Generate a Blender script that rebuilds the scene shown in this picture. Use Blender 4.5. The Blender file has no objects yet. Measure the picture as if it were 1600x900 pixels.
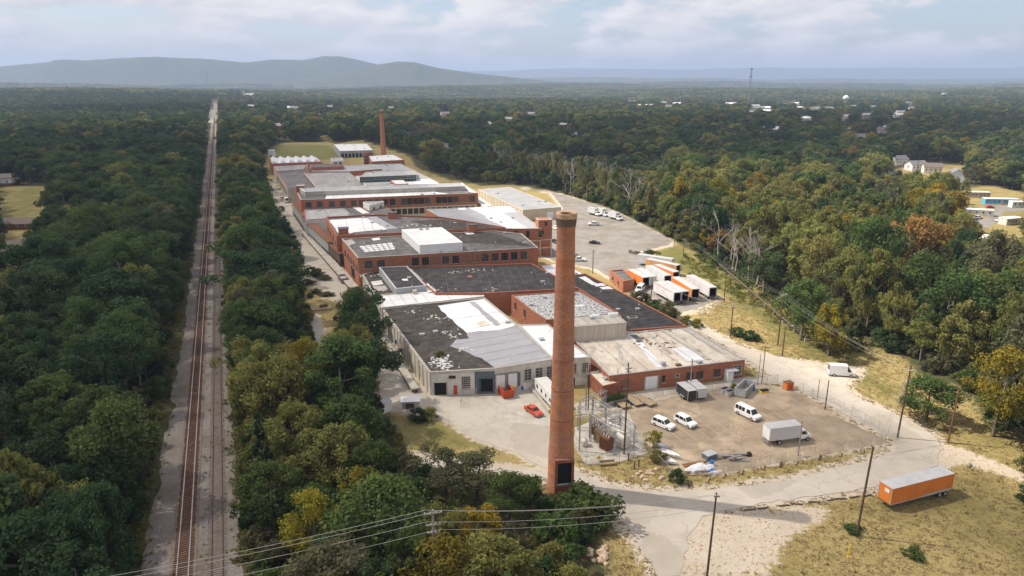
import bpy, bmesh, math, random
import numpy as np
from mathutils import Vector, Matrix
from mathutils.geometry import delaunay_2d_cdt
random.seed(7); RNG = np.random.default_rng(11)
sc = bpy.context.scene
C = sc.collection
# ------------------------------------------------------------------ camera, sky, sun, exposure
F, HZ, H = 1110.0, 124.0, 66.0            # focal length in px of the 1600 wide photo, horizon row, camera height
P = math.atan((450 - HZ) / F); cp, sp = math.cos(P), math.sin(P)
cam = bpy.data.cameras.new('camera'); co = bpy.data.objects.new('camera', cam); C.objects.link(co)
cam.sensor_width = 36; cam.lens = 36 * F / 1600; cam.clip_start = 1; cam.clip_end = 90000
co.location = (0, 0, H); co.rotation_euler = (math.pi / 2 - P, 0, 0); sc.camera = co
SUN_EL = math.radians(51); SDX, SDY = 0.978, -0.208      # direction in which shadows fall
w = bpy.data.worlds.new('World'); sc.world = w; w.use_nodes = True
nt = w.node_tree; nt.nodes.clear()
def N(t, ty, **k):
    n = t.nodes.new(ty)
    for a, b in k.items():
        if a.startswith('i_'):
            key = a[2:]; key = int(key) if key.isdigit() else key.replace('_', ' ')
            n.inputs[key].default_value = b
        else: setattr(n, a, b)
    return n
sky = N(nt, 'ShaderNodeTexSky', sky_type='NISHITA', sun_disc=False, sun_elevation=SUN_EL, altitude=200, air_density=1.0, dust_density=1.2, ozone_density=2.5)
sky.sun_rotation = math.atan2(-SDX, -SDY)
tc = N(nt, 'ShaderNodeTexCoord')
mp = N(nt, 'ShaderNodeMapping'); mp.inputs['Scale'].default_value = (5, 5, 15); nt.links.new(tc.outputs['Generated'], mp.inputs[0])
mp2 = N(nt, 'ShaderNodeMapping'); mp2.inputs['Scale'].default_value = (5, 5, 15); mp2.inputs['Location'].default_value = (-.1, .05, .12); nt.links.new(tc.outputs['Generated'], mp2.inputs[0])
n1 = N(nt, 'ShaderNodeTexNoise', i_Scale=1.55, i_Detail=9.0, i_Roughness=.56); nt.links.new(mp.outputs[0], n1.inputs['Vector'])
n2 = N(nt, 'ShaderNodeTexNoise', i_Scale=1.55, i_Detail=9.0, i_Roughness=.56); nt.links.new(mp2.outputs[0], n2.inputs['Vector'])
cov = N(nt, 'ShaderNodeMapRange', interpolation_type='SMOOTHSTEP', i_1=.39, i_2=.51); nt.links.new(n1.outputs[0], cov.inputs[0])
dif = N(nt, 'ShaderNodeMath', operation='SUBTRACT'); nt.links.new(n1.outputs[0], dif.inputs[0]); nt.links.new(n2.outputs[0], dif.inputs[1])
lit = N(nt, 'ShaderNodeMapRange', i_1=-.1, i_2=.13); nt.links.new(dif.outputs[0], lit.inputs[0])
ccol = N(nt, 'ShaderNodeMix', data_type='RGBA'); ccol.inputs[6].default_value = (4.9, 4.75, 4.85, 1); ccol.inputs[7].default_value = (6.9, 6.4, 6.05, 1)
nt.links.new(lit.outputs[0], ccol.inputs[0])
cmx = N(nt, 'ShaderNodeMix', data_type='RGBA'); nt.links.new(cov.outputs[0], cmx.inputs[0]); tint = N(nt, 'ShaderNodeMix', data_type='RGBA', blend_type='MULTIPLY'); tint.inputs[0].default_value = 1; tint.inputs[7].default_value = (1.0, .93, .90, 1); nt.links.new(sky.outputs[0], tint.inputs[6]); nt.links.new(tint.outputs[2], cmx.inputs[6]); nt.links.new(ccol.outputs[2], cmx.inputs[7])
bg = N(nt, 'ShaderNodeBackground', i_Strength=.088); nt.links.new(cmx.outputs[2], bg.inputs[0])
wo = N(nt, 'ShaderNodeOutputWorld'); nt.links.new(bg.outputs[0], wo.inputs[0])
sl = bpy.data.lights.new('sun', 'SUN'); sl.energy = 4.2; sl.angle = math.radians(.55); sl.color = (1, .915, .78)
so = bpy.data.objects.new('sun', sl); C.objects.link(so); so.location = (-300, 100, 400)
so.rotation_euler = Vector((SDX * math.cos(SUN_EL), SDY * math.cos(SUN_EL), -math.sin(SUN_EL))).to_track_quat('-Z', 'Y').to_euler()
sc.view_settings.view_transform = 'Standard'; sc.view_settings.look = 'None'; sc.view_settings.exposure = 0.95; sc.view_settings.gamma = 1
sc.cycles.use_denoising = True; sc.cycles.max_bounces = 5; sc.cycles.diffuse_bounces = 4; sc.cycles.volume_bounces = 0; sc.cycles.transparent_max_bounces = 12
sc.cycles.sample_clamp_indirect = 4
# ------------------------------------------------------------------ pixel -> place
def at(x, y, z=0.0):
    dx = (x - 800) / F; dy = (y - 450) / F
    t = (H - z) / (dy * cp + sp)
    return (dx * t, (cp - dy * sp) * t)
def atp(x, y, pl):                         # meets the plane z = a + b x + c y
    a, b, c = pl; dx = (x - 800) / F; dy = (y - 450) / F; dn = dy * cp + sp; fw = cp - dy * sp
    t = (H - a) / (dn + b * dx + c * fw)
    return (dx * t, fw * t)
def plane3(p):                             # p: three (px, py, z)
    M = []; zz = []
    for x, y, z in p:
        X, Y = at(x, y, z); M.append([1, X, Y]); zz.append(z)
    return tuple(np.linalg.solve(np.array(M), np.array(zz)))
def pz(pl, X, Y): return pl[0] + pl[1] * X + pl[2] * Y
def proj(X, Y, Z):
    z = Y * cp + (H - Z) * sp; v = (H - Z) * cp - Y * sp
    return 800 + F * X / z, 450 + F * v / z
def inpoly(x, y, poly):
    x = np.asarray(x, float); y = np.asarray(y, float); r = np.zeros(x.shape, bool)
    n = len(poly)
    for i in range(n):
        x0, y0 = poly[i]; x1, y1 = poly[(i + 1) % n]
        if y0 == y1: continue
        r ^= ((y0 > y) != (y1 > y)) & (x < (x1 - x0) * (y - y0) / (y1 - y0) + x0)
    return r
def polydist(x, y, poly, closed=True):
    x = np.asarray(x, float); y = np.asarray(y, float); d = np.full(x.shape, 1e9)
    n = len(poly)
    for i in range(n if closed else n - 1):
        x0, y0 = poly[i]; x1, y1 = poly[(i + 1) % n]
        dx, dy = x1 - x0, y1 - y0; L = dx * dx + dy * dy + 1e-9
        t = np.clip(((x - x0) * dx + (y - y0) * dy) / L, 0, 1)
        d = np.minimum(d, np.hypot(x - x0 - t * dx, y - y0 - t * dy))
    return d
def ccw(p):
    a = sum(p[i][0] * p[(i + 1) % len(p)][1] - p[(i + 1) % len(p)][0] * p[i][1] for i in range(len(p)))
    return list(p) if a > 0 else list(p)[::-1]
def offset(p, d):                          # CCW polygon, d > 0 goes inward
    n = len(p); out = []
    for i in range(n):
        a = Vector(p[i - 1]); b = Vector(p[i]); c = Vector(p[(i + 1) % n])
        u = (b - a).normalized(); v = (c - b).normalized()
        n1 = Vector((-u.y, u.x)); n2 = Vector((-v.y, v.x)); m = n1 + n2
        m = m / max(.35, m.length_squared) * 2
        out.append((b.x + m.x * d, b.y + m.y * d))
    return out
# ------------------------------------------------------------------ mesh builder
class MB:
    def __init__(s): s.v = []; s.f = []; s.m = []; s.mi = 0
    def add(s, vs, fs):
        o = len(s.v); s.v += [tuple(p) for p in vs]; s.f += [tuple(o + i for i in f) for f in fs]; s.m += [s.mi] * len(fs); return s
    def box(s, x0, x1, y0, y1, z0, z1):
        return s.add([(x0, y0, z0), (x1, y0, z0), (x1, y1, z0), (x0, y1, z0), (x0, y0, z1), (x1, y0, z1), (x1, y1, z1), (x0, y1, z1)],
                     [(3, 2, 1, 0), (4, 5, 6, 7), (0, 1, 5, 4), (1, 2, 6, 5), (2, 3, 7, 6), (3, 0, 4, 7)])
    def bar(s, a, b, wd, ht, up=(0, 0, 1)):
        a = Vector(a); b = Vector(b); d = (b - a).normalized(); u = Vector(up)
        if abs(d.dot(u)) > .98: u = Vector((1, 0, 0))
        r = d.cross(u).normalized() * wd / 2; q = r.cross(d).normalized() * ht / 2
        vs = [a - r - q, a + r - q, a + r + q, a - r + q, b - r - q, b + r - q, b + r + q, b - r + q]
        return s.add(vs, [(0, 1, 2, 3), (7, 6, 5, 4), (1, 0, 4, 5), (2, 1, 5, 6), (3, 2, 6, 7), (0, 3, 7, 4)])
    def tube(s, pts, rs, n=8, cap=True):
        if not hasattr(rs, '__len__'): rs = [rs] * len(pts)
        pts = [Vector(p) for p in pts]; vs = []; fs = []
        for i, p in enumerate(pts):
            d = (pts[min(i + 1, len(pts) - 1)] - pts[max(i - 1, 0)]).normalized()
            u = Vector((0, 0, 1)) if abs(d.z) < .9 else Vector((1, 0, 0))
            a = d.cross(u).normalized(); b = d.cross(a)
            vs += [p + (a * math.cos(2 * math.pi * k / n) + b * math.sin(2 * math.pi * k / n)) * rs[i] for k in range(n)]
        for i in range(len(pts) - 1):
            for k in range(n):
                fs.append((i * n + k, (i + 1) * n + k, (i + 1) * n + (k + 1) % n, i * n + (k + 1) % n))
        if cap: fs += [tuple(range(n)), tuple(range((len(pts) - 1) * n, len(pts) * n))[::-1]]
        return s.add(vs, fs)
    def lathe(s, prof, n=32, cx=0, cy=0):
        vs = [(cx + r * math.cos(2 * math.pi * k / n), cy + r * math.sin(2 * math.pi * k / n), z) for r, z in prof for k in range(n)]
        fs = [(i * n + k, i * n + (k + 1) % n, (i + 1) * n + (k + 1) % n, (i + 1) * n + k) for i in range(len(prof) - 1) for k in range(n)]
        return s.add(vs, fs)
    def prism(s, poly, z0, z1):            # z0, z1 numbers or lists
        poly = ccw(poly); n = len(poly)
        za = z0 if hasattr(z0, '__len__') else [z0] * n; zb = z1 if hasattr(z1, '__len__') else [z1] * n
        return s.add([(*p, z) for p, z in zip(poly, za)] + [(*p, z) for p, z in zip(poly, zb)],
                     [tuple(range(n))[::-1], tuple(range(n, 2 * n))] + [(i, (i + 1) % n, n + (i + 1) % n, n + i) for i in range(n)])
    def mesh(s, name, mats, smooth=False):
        me = bpy.data.meshes.new(name); me.from_pydata(s.v, [], s.f)
        for m in (mats if isinstance(mats, (list, tuple)) else [mats]): me.materials.append(m)
        if any(s.m): me.polygons.foreach_set('material_index', s.m)
        if smooth: me.polygons.foreach_set('use_smooth', [True] * len(me.polygons))
        me.update(); return me
    def build(s, name, mats, parent=None, smooth=False, loc=None, rz=0):
        return link(name, s.mesh(name, mats, smooth), parent, loc, rz)
def link(name, me, parent=None, loc=None, rz=0):
    o = bpy.data.objects.new(name, me); C.objects.link(o)
    if parent: o.parent = parent
    if loc: o.location = loc
    if rz: o.rotation_euler = (0, 0, rz)
    return o
def tag(o, label, cat, group=None):
    o['label'] = label; o['category'] = cat
    if group: o['group'] = group
    return o
def thing(name, label, cat, loc=(0, 0, 0), rz=0, group=None):
    o = bpy.data.objects.new(name, None); C.objects.link(o); o.empty_display_size = .5
    o.location = loc; o.rotation_euler = (0, 0, rz)
    return tag(o, label, cat, group)
def struct(o, kind='structure'): o['kind'] = kind; return o
# ------------------------------------------------------------------ materials
def rgb(c): return (*c, 1) if len(c) == 3 else c
def mat(name, c1, c2=None, scale=1.0, rough=.8, lo=.4, hi=.65, detail=5, stretch=(1, 1, 1), bump=0, metal=0, c3=None, s3=.15, l3=.5, h3=.65, world=True, spec=.3, crack=None):
    m = bpy.data.materials.new(name); m.use_nodes = True; t = m.node_tree; b = t.nodes['Principled BSDF']
    b.inputs['Roughness'].default_value = rough; b.inputs['Metallic'].default_value = metal; b.inputs['Specular IOR Level'].default_value = spec
    b.inputs['Base Color'].default_value = rgb(c1); m.diffuse_color = rgb(c1)
    if c2 is not None:
        if world: src = N(t, 'ShaderNodeNewGeometry').outputs['Position']
        else: src = N(t, 'ShaderNodeTexCoord').outputs['Object']
        mpp = N(t, 'ShaderNodeMapping'); mpp.inputs['Scale'].default_value = stretch; t.links.new(src, mpp.inputs[0])
        nz = N(t, 'ShaderNodeTexNoise', i_Scale=scale, i_Detail=float(detail), i_Roughness=.6); t.links.new(mpp.outputs[0], nz.inputs['Vector'])
        r = N(t, 'ShaderNodeMapRange', i_1=lo, i_2=hi); t.links.new(nz.outputs[0], r.inputs[0])
        mx = N(t, 'ShaderNodeMix', data_type='RGBA'); mx.inputs[6].default_value = rgb(c1); mx.inputs[7].default_value = rgb(c2); t.links.new(r.outputs[0], mx.inputs[0])
        out = mx.outputs[2]
        if c3 is not None:
            nz3 = N(t, 'ShaderNodeTexNoise', i_Scale=s3, i_Detail=6.0, i_Roughness=.65); t.links.new(mpp.outputs[0], nz3.inputs['Vector'])
            r3 = N(t, 'ShaderNodeMapRange', i_1=l3, i_2=h3); t.links.new(nz3.outputs[0], r3.inputs[0])
            m3 = N(t, 'ShaderNodeMix', data_type='RGBA'); m3.inputs[7].default_value = rgb(c3); t.links.new(r3.outputs[0], m3.inputs[0]); t.links.new(out, m3.inputs[6]); out = m3.outputs[2]
        if crack is not None:
            vz = N(t, 'ShaderNodeTexNoise', i_Scale=.5, i_Detail=4.0); t.links.new(mpp.outputs[0], vz.inputs['Vector'])
            vs = N(t, 'ShaderNodeVectorMath', operation='MULTIPLY_ADD'); vs.inputs[1].default_value = (3., 3., 3.); t.links.new(vz.outputs['Color'], vs.inputs[0]); t.links.new(mpp.outputs[0], vs.inputs[2])
            vo = N(t, 'ShaderNodeTexVoronoi', feature='DISTANCE_TO_EDGE', i_Scale=.13); t.links.new(vs.outputs[0], vo.inputs['Vector'])
            rc = N(t, 'ShaderNodeMapRange', i_1=.006, i_2=.02, i_3=.45, i_4=0.); t.links.new(vo.outputs['Distance'], rc.inputs[0])
            vp = N(t, 'ShaderNodeTexVoronoi', feature='F1', i_Scale=.09); t.links.new(vs.outputs[0], vp.inputs['Vector']); sp_ = N(t, 'ShaderNodeSeparateColor'); t.links.new(vp.outputs['Color'], sp_.inputs[0])
            rp_ = N(t, 'ShaderNodeMapRange', i_1=.72, i_2=.76, i_3=0., i_4=.4); t.links.new(sp_.outputs[0], rp_.inputs[0])
            mxx = N(t, 'ShaderNodeMath', operation='MAXIMUM'); t.links.new(rc.outputs[0], mxx.inputs[0]); t.links.new(rp_.outputs[0], mxx.inputs[1])
            mc = N(t, 'ShaderNodeMix', data_type='RGBA'); mc.inputs[7].default_value = rgb(crack); t.links.new(mxx.outputs[0], mc.inputs[0]); t.links.new(out, mc.inputs[6]); out = mc.outputs[2]
        t.links.new(out, b.inputs['Base Color'])
        if bump:
            bp = N(t, 'ShaderNodeBump', i_Strength=1.0, i_Distance=bump); t.links.new(nz.outputs[0], bp.inputs['Height']); t.links.new(bp.outputs[0], b.inputs['Normal'])
    return m
M = {}
M['brick'] = mat('brick', (.38, .15, .085), (.285, .11, .065), .9, .9, stretch=(1, 1, 3), c3=(.44, .20, .12), s3=.35, l3=.52, h3=.8)
M['brick_old'] = mat('brick_old', (.27, .09, .05), (.20, .075, .045), .8, .9, stretch=(1, 1, 3), c3=(.35, .22, .16), s3=.5, l3=.55, h3=.75)
M['cream'] = mat('cream_paint', (.60, .56, .48), (.47, .43, .36), .8, .85, stretch=(1, 1, .35), c3=(.28, .22, .16), s3=.9, l3=.6, h3=.8)
M['white_wall'] = mat('white_wall', (.70, .67, .61), (.56, .53, .48), .8, .8, c3=(.38, .35, .30), s3=.6, l3=.58, h3=.8)
M['tar'] = mat('tar_roof', (.042, .035, .031), (.082, .068, .058), .4, .95, c3=(.20, .18, .16), s3=.5, l3=.58, h3=.85)
M['tar_black'] = mat('tar_black', (.026, .024, .025), (.062, .056, .055), .35, .9, c3=(.115, .108, .105), s3=.45, l3=.56, h3=.8)
M['tar_grey'] = mat('tar_grey', (.085, .08, .08), (.15, .14, .138), .3, .9, c3=(.21, .205, .20), s3=.35, l3=.57, h3=.8)
M['speckle'] = mat('speckled_roof', (.08, .08, .085), (.5, .5, .5), 1.6, .9, lo=.42, hi=.52, detail=7)
M['membrane'] = mat('white_membrane', (.68, .68, .69), (.58, .58, .59), .2, .6, c3=(.50, .46, .40), s3=.35, l3=.66, h3=.82)
M['grey_membrane'] = mat('grey_membrane', (.29, .29, .315), (.33, .33, .35), .25, .65, c3=(.24, .24, .25), s3=.6, l3=.62, h3=.8)
M['beige_roof'] = mat('beige_roof', (.60, .545, .47), (.47, .40, .325), .35, .85, c3=(.24, .17, .12), s3=.5, l3=.54, h3=.72, stretch=(1, .45, 1))
M['metal_roof'] = mat('grey_metal_roof', (.34, .34, .35), (.27, .27, .28), .25, .55, c3=(.45, .45, .45), s3=.2, l3=.55, h3=.8)
M['rib_roof'] = mat('ribbed_roof', (.22, .21, .21), (.30, .29, .29), .5, .7, c3=(.15, .13, .12), s3=.2, l3=.5, h3=.75, stretch=(1, .2, 1))
M['corr'] = mat('beige_corrugated', (.55, .49, .40), (.44, .385, .31), 1.1, .6, stretch=(1.6, 1.6, .12), c3=(.24, .19, .15), s3=.6, l3=.62, h3=.85)
M['galv'] = mat('galvanised', (.42, .43, .44), (.34, .35, .37), .7, .5, stretch=(1, 1, .3), metal=.15)
M['blue_metal'] = mat('slate_metal', (.10, .12, .145), (.13, .15, .175), .8, .6)
M['concrete'] = mat('concrete', (.46, .43, .38), (.37, .34, .30), .5, .9, c3=(.29, .26, .22), s3=.2, l3=.5, h3=.75)
M['coping'] = mat('coping', (.40, .38, .35), (.30, .27, .24), 1.2, .85)
M['flash'] = mat('flashing', (.34, .12, .06), (.26, .10, .06), 1.0, .8)
M['glass'] = mat('dark_glass', (.018, .02, .022), rough=.12, spec=.5)
M['glass_old'] = mat('grimy_glass', (.045, .045, .045), (.16, .15, .13), 1.3, .35, lo=.5, hi=.7)
M['frame'] = mat('window_frame', (.16, .12, .09), rough=.7)
M['frame_w'] = mat('window_frame_pale', (.48, .46, .42), rough=.7)
M['board'] = mat('boarded_window', (.33, .145, .075), (.27, .115, .06), 1, .85)
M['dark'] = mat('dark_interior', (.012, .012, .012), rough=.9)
M['white'] = mat('white_paint', (.78, .78, .78), (.70, .70, .69), .6, .45, world=False)
M['white_car'] = mat('white_car_paint', (.80, .80, .80), rough=.25, spec=.5)
M['trailer_white'] = mat('trailer_white', (.56, .56, .57), (.48, .48, .49), .35, .45, world=False, c3=(.45, .43, .41), s3=.5, l3=.6, h3=.8)
M['trailer_orange'] = mat('trailer_orange', (.66, .20, .036), (.57, .165, .032), .4, .5, world=False, c3=(.42, .13, .04), s3=.9, l3=.62, h3=.85)
M['trailer_faded'] = mat('trailer_faded_orange', (.62, .26, .04), (.36, .25, .17), 1.2, .55, world=False, stretch=(1, .1, .1), lo=.42, hi=.55)
M['trailer_roof'] = mat('trailer_roof', (.43, .43, .44), (.36, .36, .37), .5, .5, world=False)
M['steel'] = mat('steel', (.30, .30, .31), (.22, .21, .20), 1.2, .55, metal=.3)
M['alum'] = mat('aluminium', (.55, .55, .56), (.45, .45, .46), 1, .4, metal=.4)
M['tyre'] = mat('tyre', (.018, .018, .018), rough=.9)
M['rim'] = mat('rim', (.5, .5, .5), rough=.4, metal=.5)
M['red_paint'] = mat('red_paint', (.52, .075, .025), (.42, .06, .025), .8, .5, world=False)
M['red_car'] = mat('red_car_paint', (.50, .055, .018), rough=.25, spec=.5)
M['black_car'] = mat('black_car_paint', (.02, .022, .03), rough=.25, spec=.5)
M['wood'] = mat('weathered_pole', (.115, .075, .05), (.075, .05, .035), 2, .9, stretch=(3, 3, .3))
M['wood_grey'] = mat('grey_pole', (.30, .27, .23), (.22, .19, .16), 2, .9, stretch=(3, 3, .3))
M['timber'] = mat('timber', (.36, .27, .17), (.25, .18, .11), 2, .9, world=False)
M['timber_dark'] = mat('creosoted_timber', (.085, .06, .045), (.13, .10, .08), 2, .9)
M['wire'] = mat('wire', (.34, .325, .30), rough=.5)
M['insul'] = mat('insulator', (.55, .54, .52), rough=.3)
M['rust'] = mat('rust', (.20, .085, .04), (.12, .06, .04), 1.5, .85)
M['blue'] = mat('blue_plastic', (.02, .14, .50), rough=.4)
M['yellow'] = mat('yellow_paint', (.72, .48, .02), rough=.6)
M['line'] = mat('lot_line_paint', (.50, .38, .20), (.36, .27, .17), 1.4, .85, lo=.4, hi=.62)
M['lot'] = mat('worn_asphalt', (.36, .28, .195), (.255, .195, .138), .3, .92, c3=(.46, .375, .265), s3=.14, l3=.46, h3=.68, bump=.01, crack=(.16, .13, .10))
M['road'] = mat('pale_asphalt', (.43, .385, .33), (.37, .33, .28), .3, .92, c3=(.465, .42, .36), s3=.07, l3=.45, h3=.7, bump=.01, crack=(.30, .26, .21))
M['street'] = mat('gravel_street', (.42, .38, .325), (.36, .32, .275), .4, .95, c3=(.31, .255, .19), s3=.09, l3=.52, h3=.75, bump=.02)
M['yardg'] = mat('grey_gravel', (.20, .185, .17), (.26, .24, .22), .2, .95, c3=(.15, .125, .085), s3=.06, l3=.5, h3=.72, bump=.02)
M['ballast'] = mat('ballast', (.16, .142, .13), (.255, .23, .212), 3.0, .95, lo=.35, hi=.68, detail=9, c3=(.135, .108, .085), s3=.12, l3=.45, h3=.7, bump=.05)
M['ballast_brown'] = mat('ballast_brown', (.14, .105, .08), (.21, .17, .14), 3.0, .95, lo=.35, hi=.68, detail=9, bump=.05)
M['rail'] = mat('rail_steel', (.42, .38, .38), (.34, .30, .30), 1, .35, metal=.6)
M['rail_rust'] = mat('rail_rusty', (.16, .09, .065), (.12, .075, .055), 2, .8)
M['tie'] = mat('sleeper_wood', (.115, .06, .035), (.17, .095, .06), 1.2, .95)
M['tie_grey'] = mat('sleeper_grey', (.17, .145, .125), (.12, .10, .085), 1.2, .95)
M['roof_brown'] = mat('shingle_brown', (.17, .135, .12), (.13, .105, .095), 1, .9)
M['roof_grey'] = mat('shingle_grey', (.20, .20, .21), (.15, .15, .155), 1, .9)
M['bluehome'] = mat('blue_siding', (.10, .36, .60), rough=.6)
M['tan'] = mat('tan_siding', (.46, .32, .23), rough=.7)
M['rock'] = mat('sandstone', (.50, .38, .26), (.40, .30, .21), 1.2, .95)
M['teal'] = mat('teal_panel', (.03, .09, .10), rough=.5)
M['rubble'] = mat('white_rubble', (.62, .61, .59), (.45, .43, .41), 3, .9)
M['tarp'] = mat('pale_tarp', (.62, .62, .64), (.5, .5, .52), 2, .6)
def chimney_mat():
    m = bpy.data.materials.new('chimney_brick'); m.use_nodes = True; t = m.node_tree; b = t.nodes['Principled BSDF']; b.inputs['Roughness'].default_value = .92; b.inputs['Specular IOR Level'].default_value = .15
    g = N(t, 'ShaderNodeTexCoord'); sx = N(t, 'ShaderNodeSeparateXYZ'); t.links.new(g.outputs['Object'], sx.inputs[0])
    an = N(t, 'ShaderNodeMath', operation='ARCTAN2'); t.links.new(sx.outputs[1], an.inputs[0]); t.links.new(sx.outputs[0], an.inputs[1])
    rr = N(t, 'ShaderNodeMath', operation='MULTIPLY', i_1=1.9); t.links.new(an.outputs[0], rr.inputs[0])
    cb = N(t, 'ShaderNodeCombineXYZ'); t.links.new(rr.outputs[0], cb.inputs[0]); t.links.new(sx.outputs[2], cb.inputs[1])
    bt = N(t, 'ShaderNodeTexBrick', i_Scale=1.0, i_Mortar_Size=.02, i_Brick_Width=.32, i_Row_Height=.12)
    bt.inputs['Color1'].default_value = (.50, .185, .09, 1); bt.inputs['Color2'].default_value = (.20, .066, .038, 1); bt.inputs['Mortar'].default_value = (.36, .24, .17, 1)
    t.links.new(cb.outputs[0], bt.inputs['Vector'])
    cb2 = N(t, 'ShaderNodeMapping'); cb2.inputs['Scale'].default_value = (.5, .5, .5); t.links.new(g.outputs['Object'], cb2.inputs[0])
    nz = N(t, 'ShaderNodeTexNoise', i_Scale=.8, i_Detail=7.0, i_Roughness=.65); t.links.new(cb2.outputs[0], nz.inputs['Vector'])
    r = N(t, 'ShaderNodeMapRange', i_1=.5, i_2=.72); t.links.new(nz.outputs[0], r.inputs[0])
    mx = N(t, 'ShaderNodeMix', data_type='RGBA'); mx.inputs[7].default_value = (.52, .18, .06, 1); t.links.new(r.outputs[0], mx.inputs[0]); t.links.new(bt.outputs[0], mx.inputs[6])
    cb3 = N(t, 'ShaderNodeMapping'); cb3.inputs['Scale'].default_value = (.08, .08, .45); t.links.new(g.outputs['Object'], cb3.inputs[0])
    n3 = N(t, 'ShaderNodeTexNoise', i_Scale=1.5, i_Detail=5.0); t.links.new(cb3.outputs[0], n3.inputs['Vector'])
    r3 = N(t, 'ShaderNodeMapRange', i_1=.5, i_2=.62, i_3=0.0, i_4=.55); t.links.new(n3.outputs[0], r3.inputs[0])
    m3 = N(t, 'ShaderNodeMix', data_type='RGBA'); m3.inputs[7].default_value = (.30, .115, .07, 1); t.links.new(r3.outputs[0], m3.inputs[0]); t.links.new(mx.outputs[2], m3.inputs[6])
    t.links.new(m3.outputs[2], b.inputs['Base Color']); m.diffuse_color = (.3, .1, .05, 1)
    return m
M['chimney'] = chimney_mat()
M['cap'] = mat('chimney_cap', (.50, .34, .22), (.38, .22, .14), 1.5, .9, world=False)
M['soot'] = mat('soot_band', (.10, .075, .06), (.17, .11, .08), 2.5, .95, world=False)
LC = {'dark': ((.036, .066, .032), (.078, .124, .050)), 'green': ((.056, .092, .032), (.122, .168, .052)), 'olive': ((.112, .128, .040), (.275, .268, .082)),
      'yellow': ((.14, .140, .026), (.36, .285, .038)), 'orange': ((.14, .125, .040), (.33, .215, .065)), 'brown': ((.090, .098, .052), (.175, .170, .088)), 'drygrass': ((.20, .165, .07), (.42, .33, .17)), 'conifer': ((.024, .050, .028), (.050, .085, .042))}
def leafmat(k):
    m = bpy.data.materials.new('foliage_' + k); m.use_nodes = True; t = m.node_tree; t.nodes.clear()
    a = N(t, 'ShaderNodeAttribute', attribute_name='tint'); oi = N(t, 'ShaderNodeObjectInfo')
    ad = N(t, 'ShaderNodeMath', operation='MULTIPLY_ADD', i_1=.55, i_2=-.27); t.links.new(oi.outputs['Random'], ad.inputs[0])
    s = N(t, 'ShaderNodeMath', operation='ADD', use_clamp=True); t.links.new(a.outputs['Fac'], s.inputs[0]); t.links.new(ad.outputs[0], s.inputs[1])
    mx = N(t, 'ShaderNodeMix', data_type='RGBA'); mx.inputs[6].default_value = rgb(LC[k][0]); mx.inputs[7].default_value = rgb(LC[k][1]); t.links.new(s.outputs[0], mx.inputs[0])
    hs = N(t, 'ShaderNodeHueSaturation', i_Saturation=1.0); mr = N(t, 'ShaderNodeMapRange', i_3=.475, i_4=.52)
    rn = N(t, 'ShaderNodeMath', operation='FRACT'); mu = N(t, 'ShaderNodeMath', operation='MULTIPLY', i_1=7.31); t.links.new(oi.outputs['Random'], mu.inputs[0]); t.links.new(mu.outputs[0], rn.inputs[0])
    t.links.new(rn.outputs[0], mr.inputs[0]); t.links.new(mr.outputs[0], hs.inputs['Hue']); t.links.new(mx.outputs[2], hs.inputs['Color'])
    d = N(t, 'ShaderNodeBsdfDiffuse'); tr = N(t, 'ShaderNodeBsdfTranslucent'); t.links.new(hs.outputs[0], d.inputs[0]); t.links.new(hs.outputs[0], tr.inputs[0])
    ms = N(t, 'ShaderNodeMixShader', i_0=.42); t.links.new(d.outputs[0], ms.inputs[1]); t.links.new(tr.outputs[0], ms.inputs[2])
    o = N(t, 'ShaderNodeOutputMaterial'); t.links.new(ms.outputs[0], o.inputs[0]); m.diffuse_color = rgb(LC[k][1])
    return m
LM = {k: leafmat(k) for k in LC}
M['bark'] = mat('bark', (.10, .08, .06), (.16, .135, .11), 2, .95, stretch=(2, 2, .4), world=False)
M['bark_pale'] = mat('pale_dead_wood', (.33, .30, .26), (.24, .215, .185), 2, .95, world=False)
# ------------------------------------------------------------------ the setting: terrain, roads, lot, yard
def G(pts, z=0.0): return [at(x, y, z) for x, y in pts]
def terrain(x, y):
    x = np.asarray(x, float); y = np.asarray(y, float); d = np.hypot(x, y)
    k = np.clip((d - 900) / 2500, 0, 1); k = k * k * (3 - 2 * k)
    h = 17 * np.sin(x / 610 + 1.3) * np.cos(y / 830 + .4) + 7 * np.sin(x / 270 - y / 410) + 5 * np.cos(y / 300 + x / 900)
    far = np.clip((d - 5000) / 6000, 0, 1)
    side = np.clip((x / np.maximum(d, 1) - .05) / .4, 0, 1)
    return k * (h - 2) + far * (9 + 12 * side + 10 * np.sin(x / 900))
CLEAR = [(965, 902), (940, 850), (958, 815), (925, 762), (880, 760), (855, 772), (845, 742), (760, 735), (640, 722), (640, 700), (622, 672), (612, 650), (590, 640), (598, 560), (596, 520), (600, 470),
         (548, 448), (528, 468), (515, 545), (497, 545), (485, 492), (468, 440), (470, 405), (455, 385), (440, 345), (418, 300), (411, 262), (420, 240), (438, 222), (505, 222), (497, 213), (506, 211), (522, 226), (560, 218),
         (640, 244), (650, 262), (700, 280), (750, 290), (800, 288), (880, 303), (960, 329), (1052, 376), (1095, 400), (1130, 425), (1190, 447), (1266, 500), (1356, 537), (1414, 562), (1440, 592), (1500, 603),
         (1538, 655), (1602, 682), (1602, 902)]
RAILP = [(215, 902), (262, 640), (296, 440), (313, 320), (327, 165), (331, 150), (340, 150), (343, 170), (345, 280), (354, 440), (368, 640), (382, 902)]
LEFTC = [(-5, 290), (84, 291), (76, 330), (62, 341), (60, 358), (40, 362), (36, 418), (-5, 422)]
PARK = [(1490, 300), (1530, 290), (1602, 300), (1602, 400), (1560, 408), (1500, 395), (1500, 350)]
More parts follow.
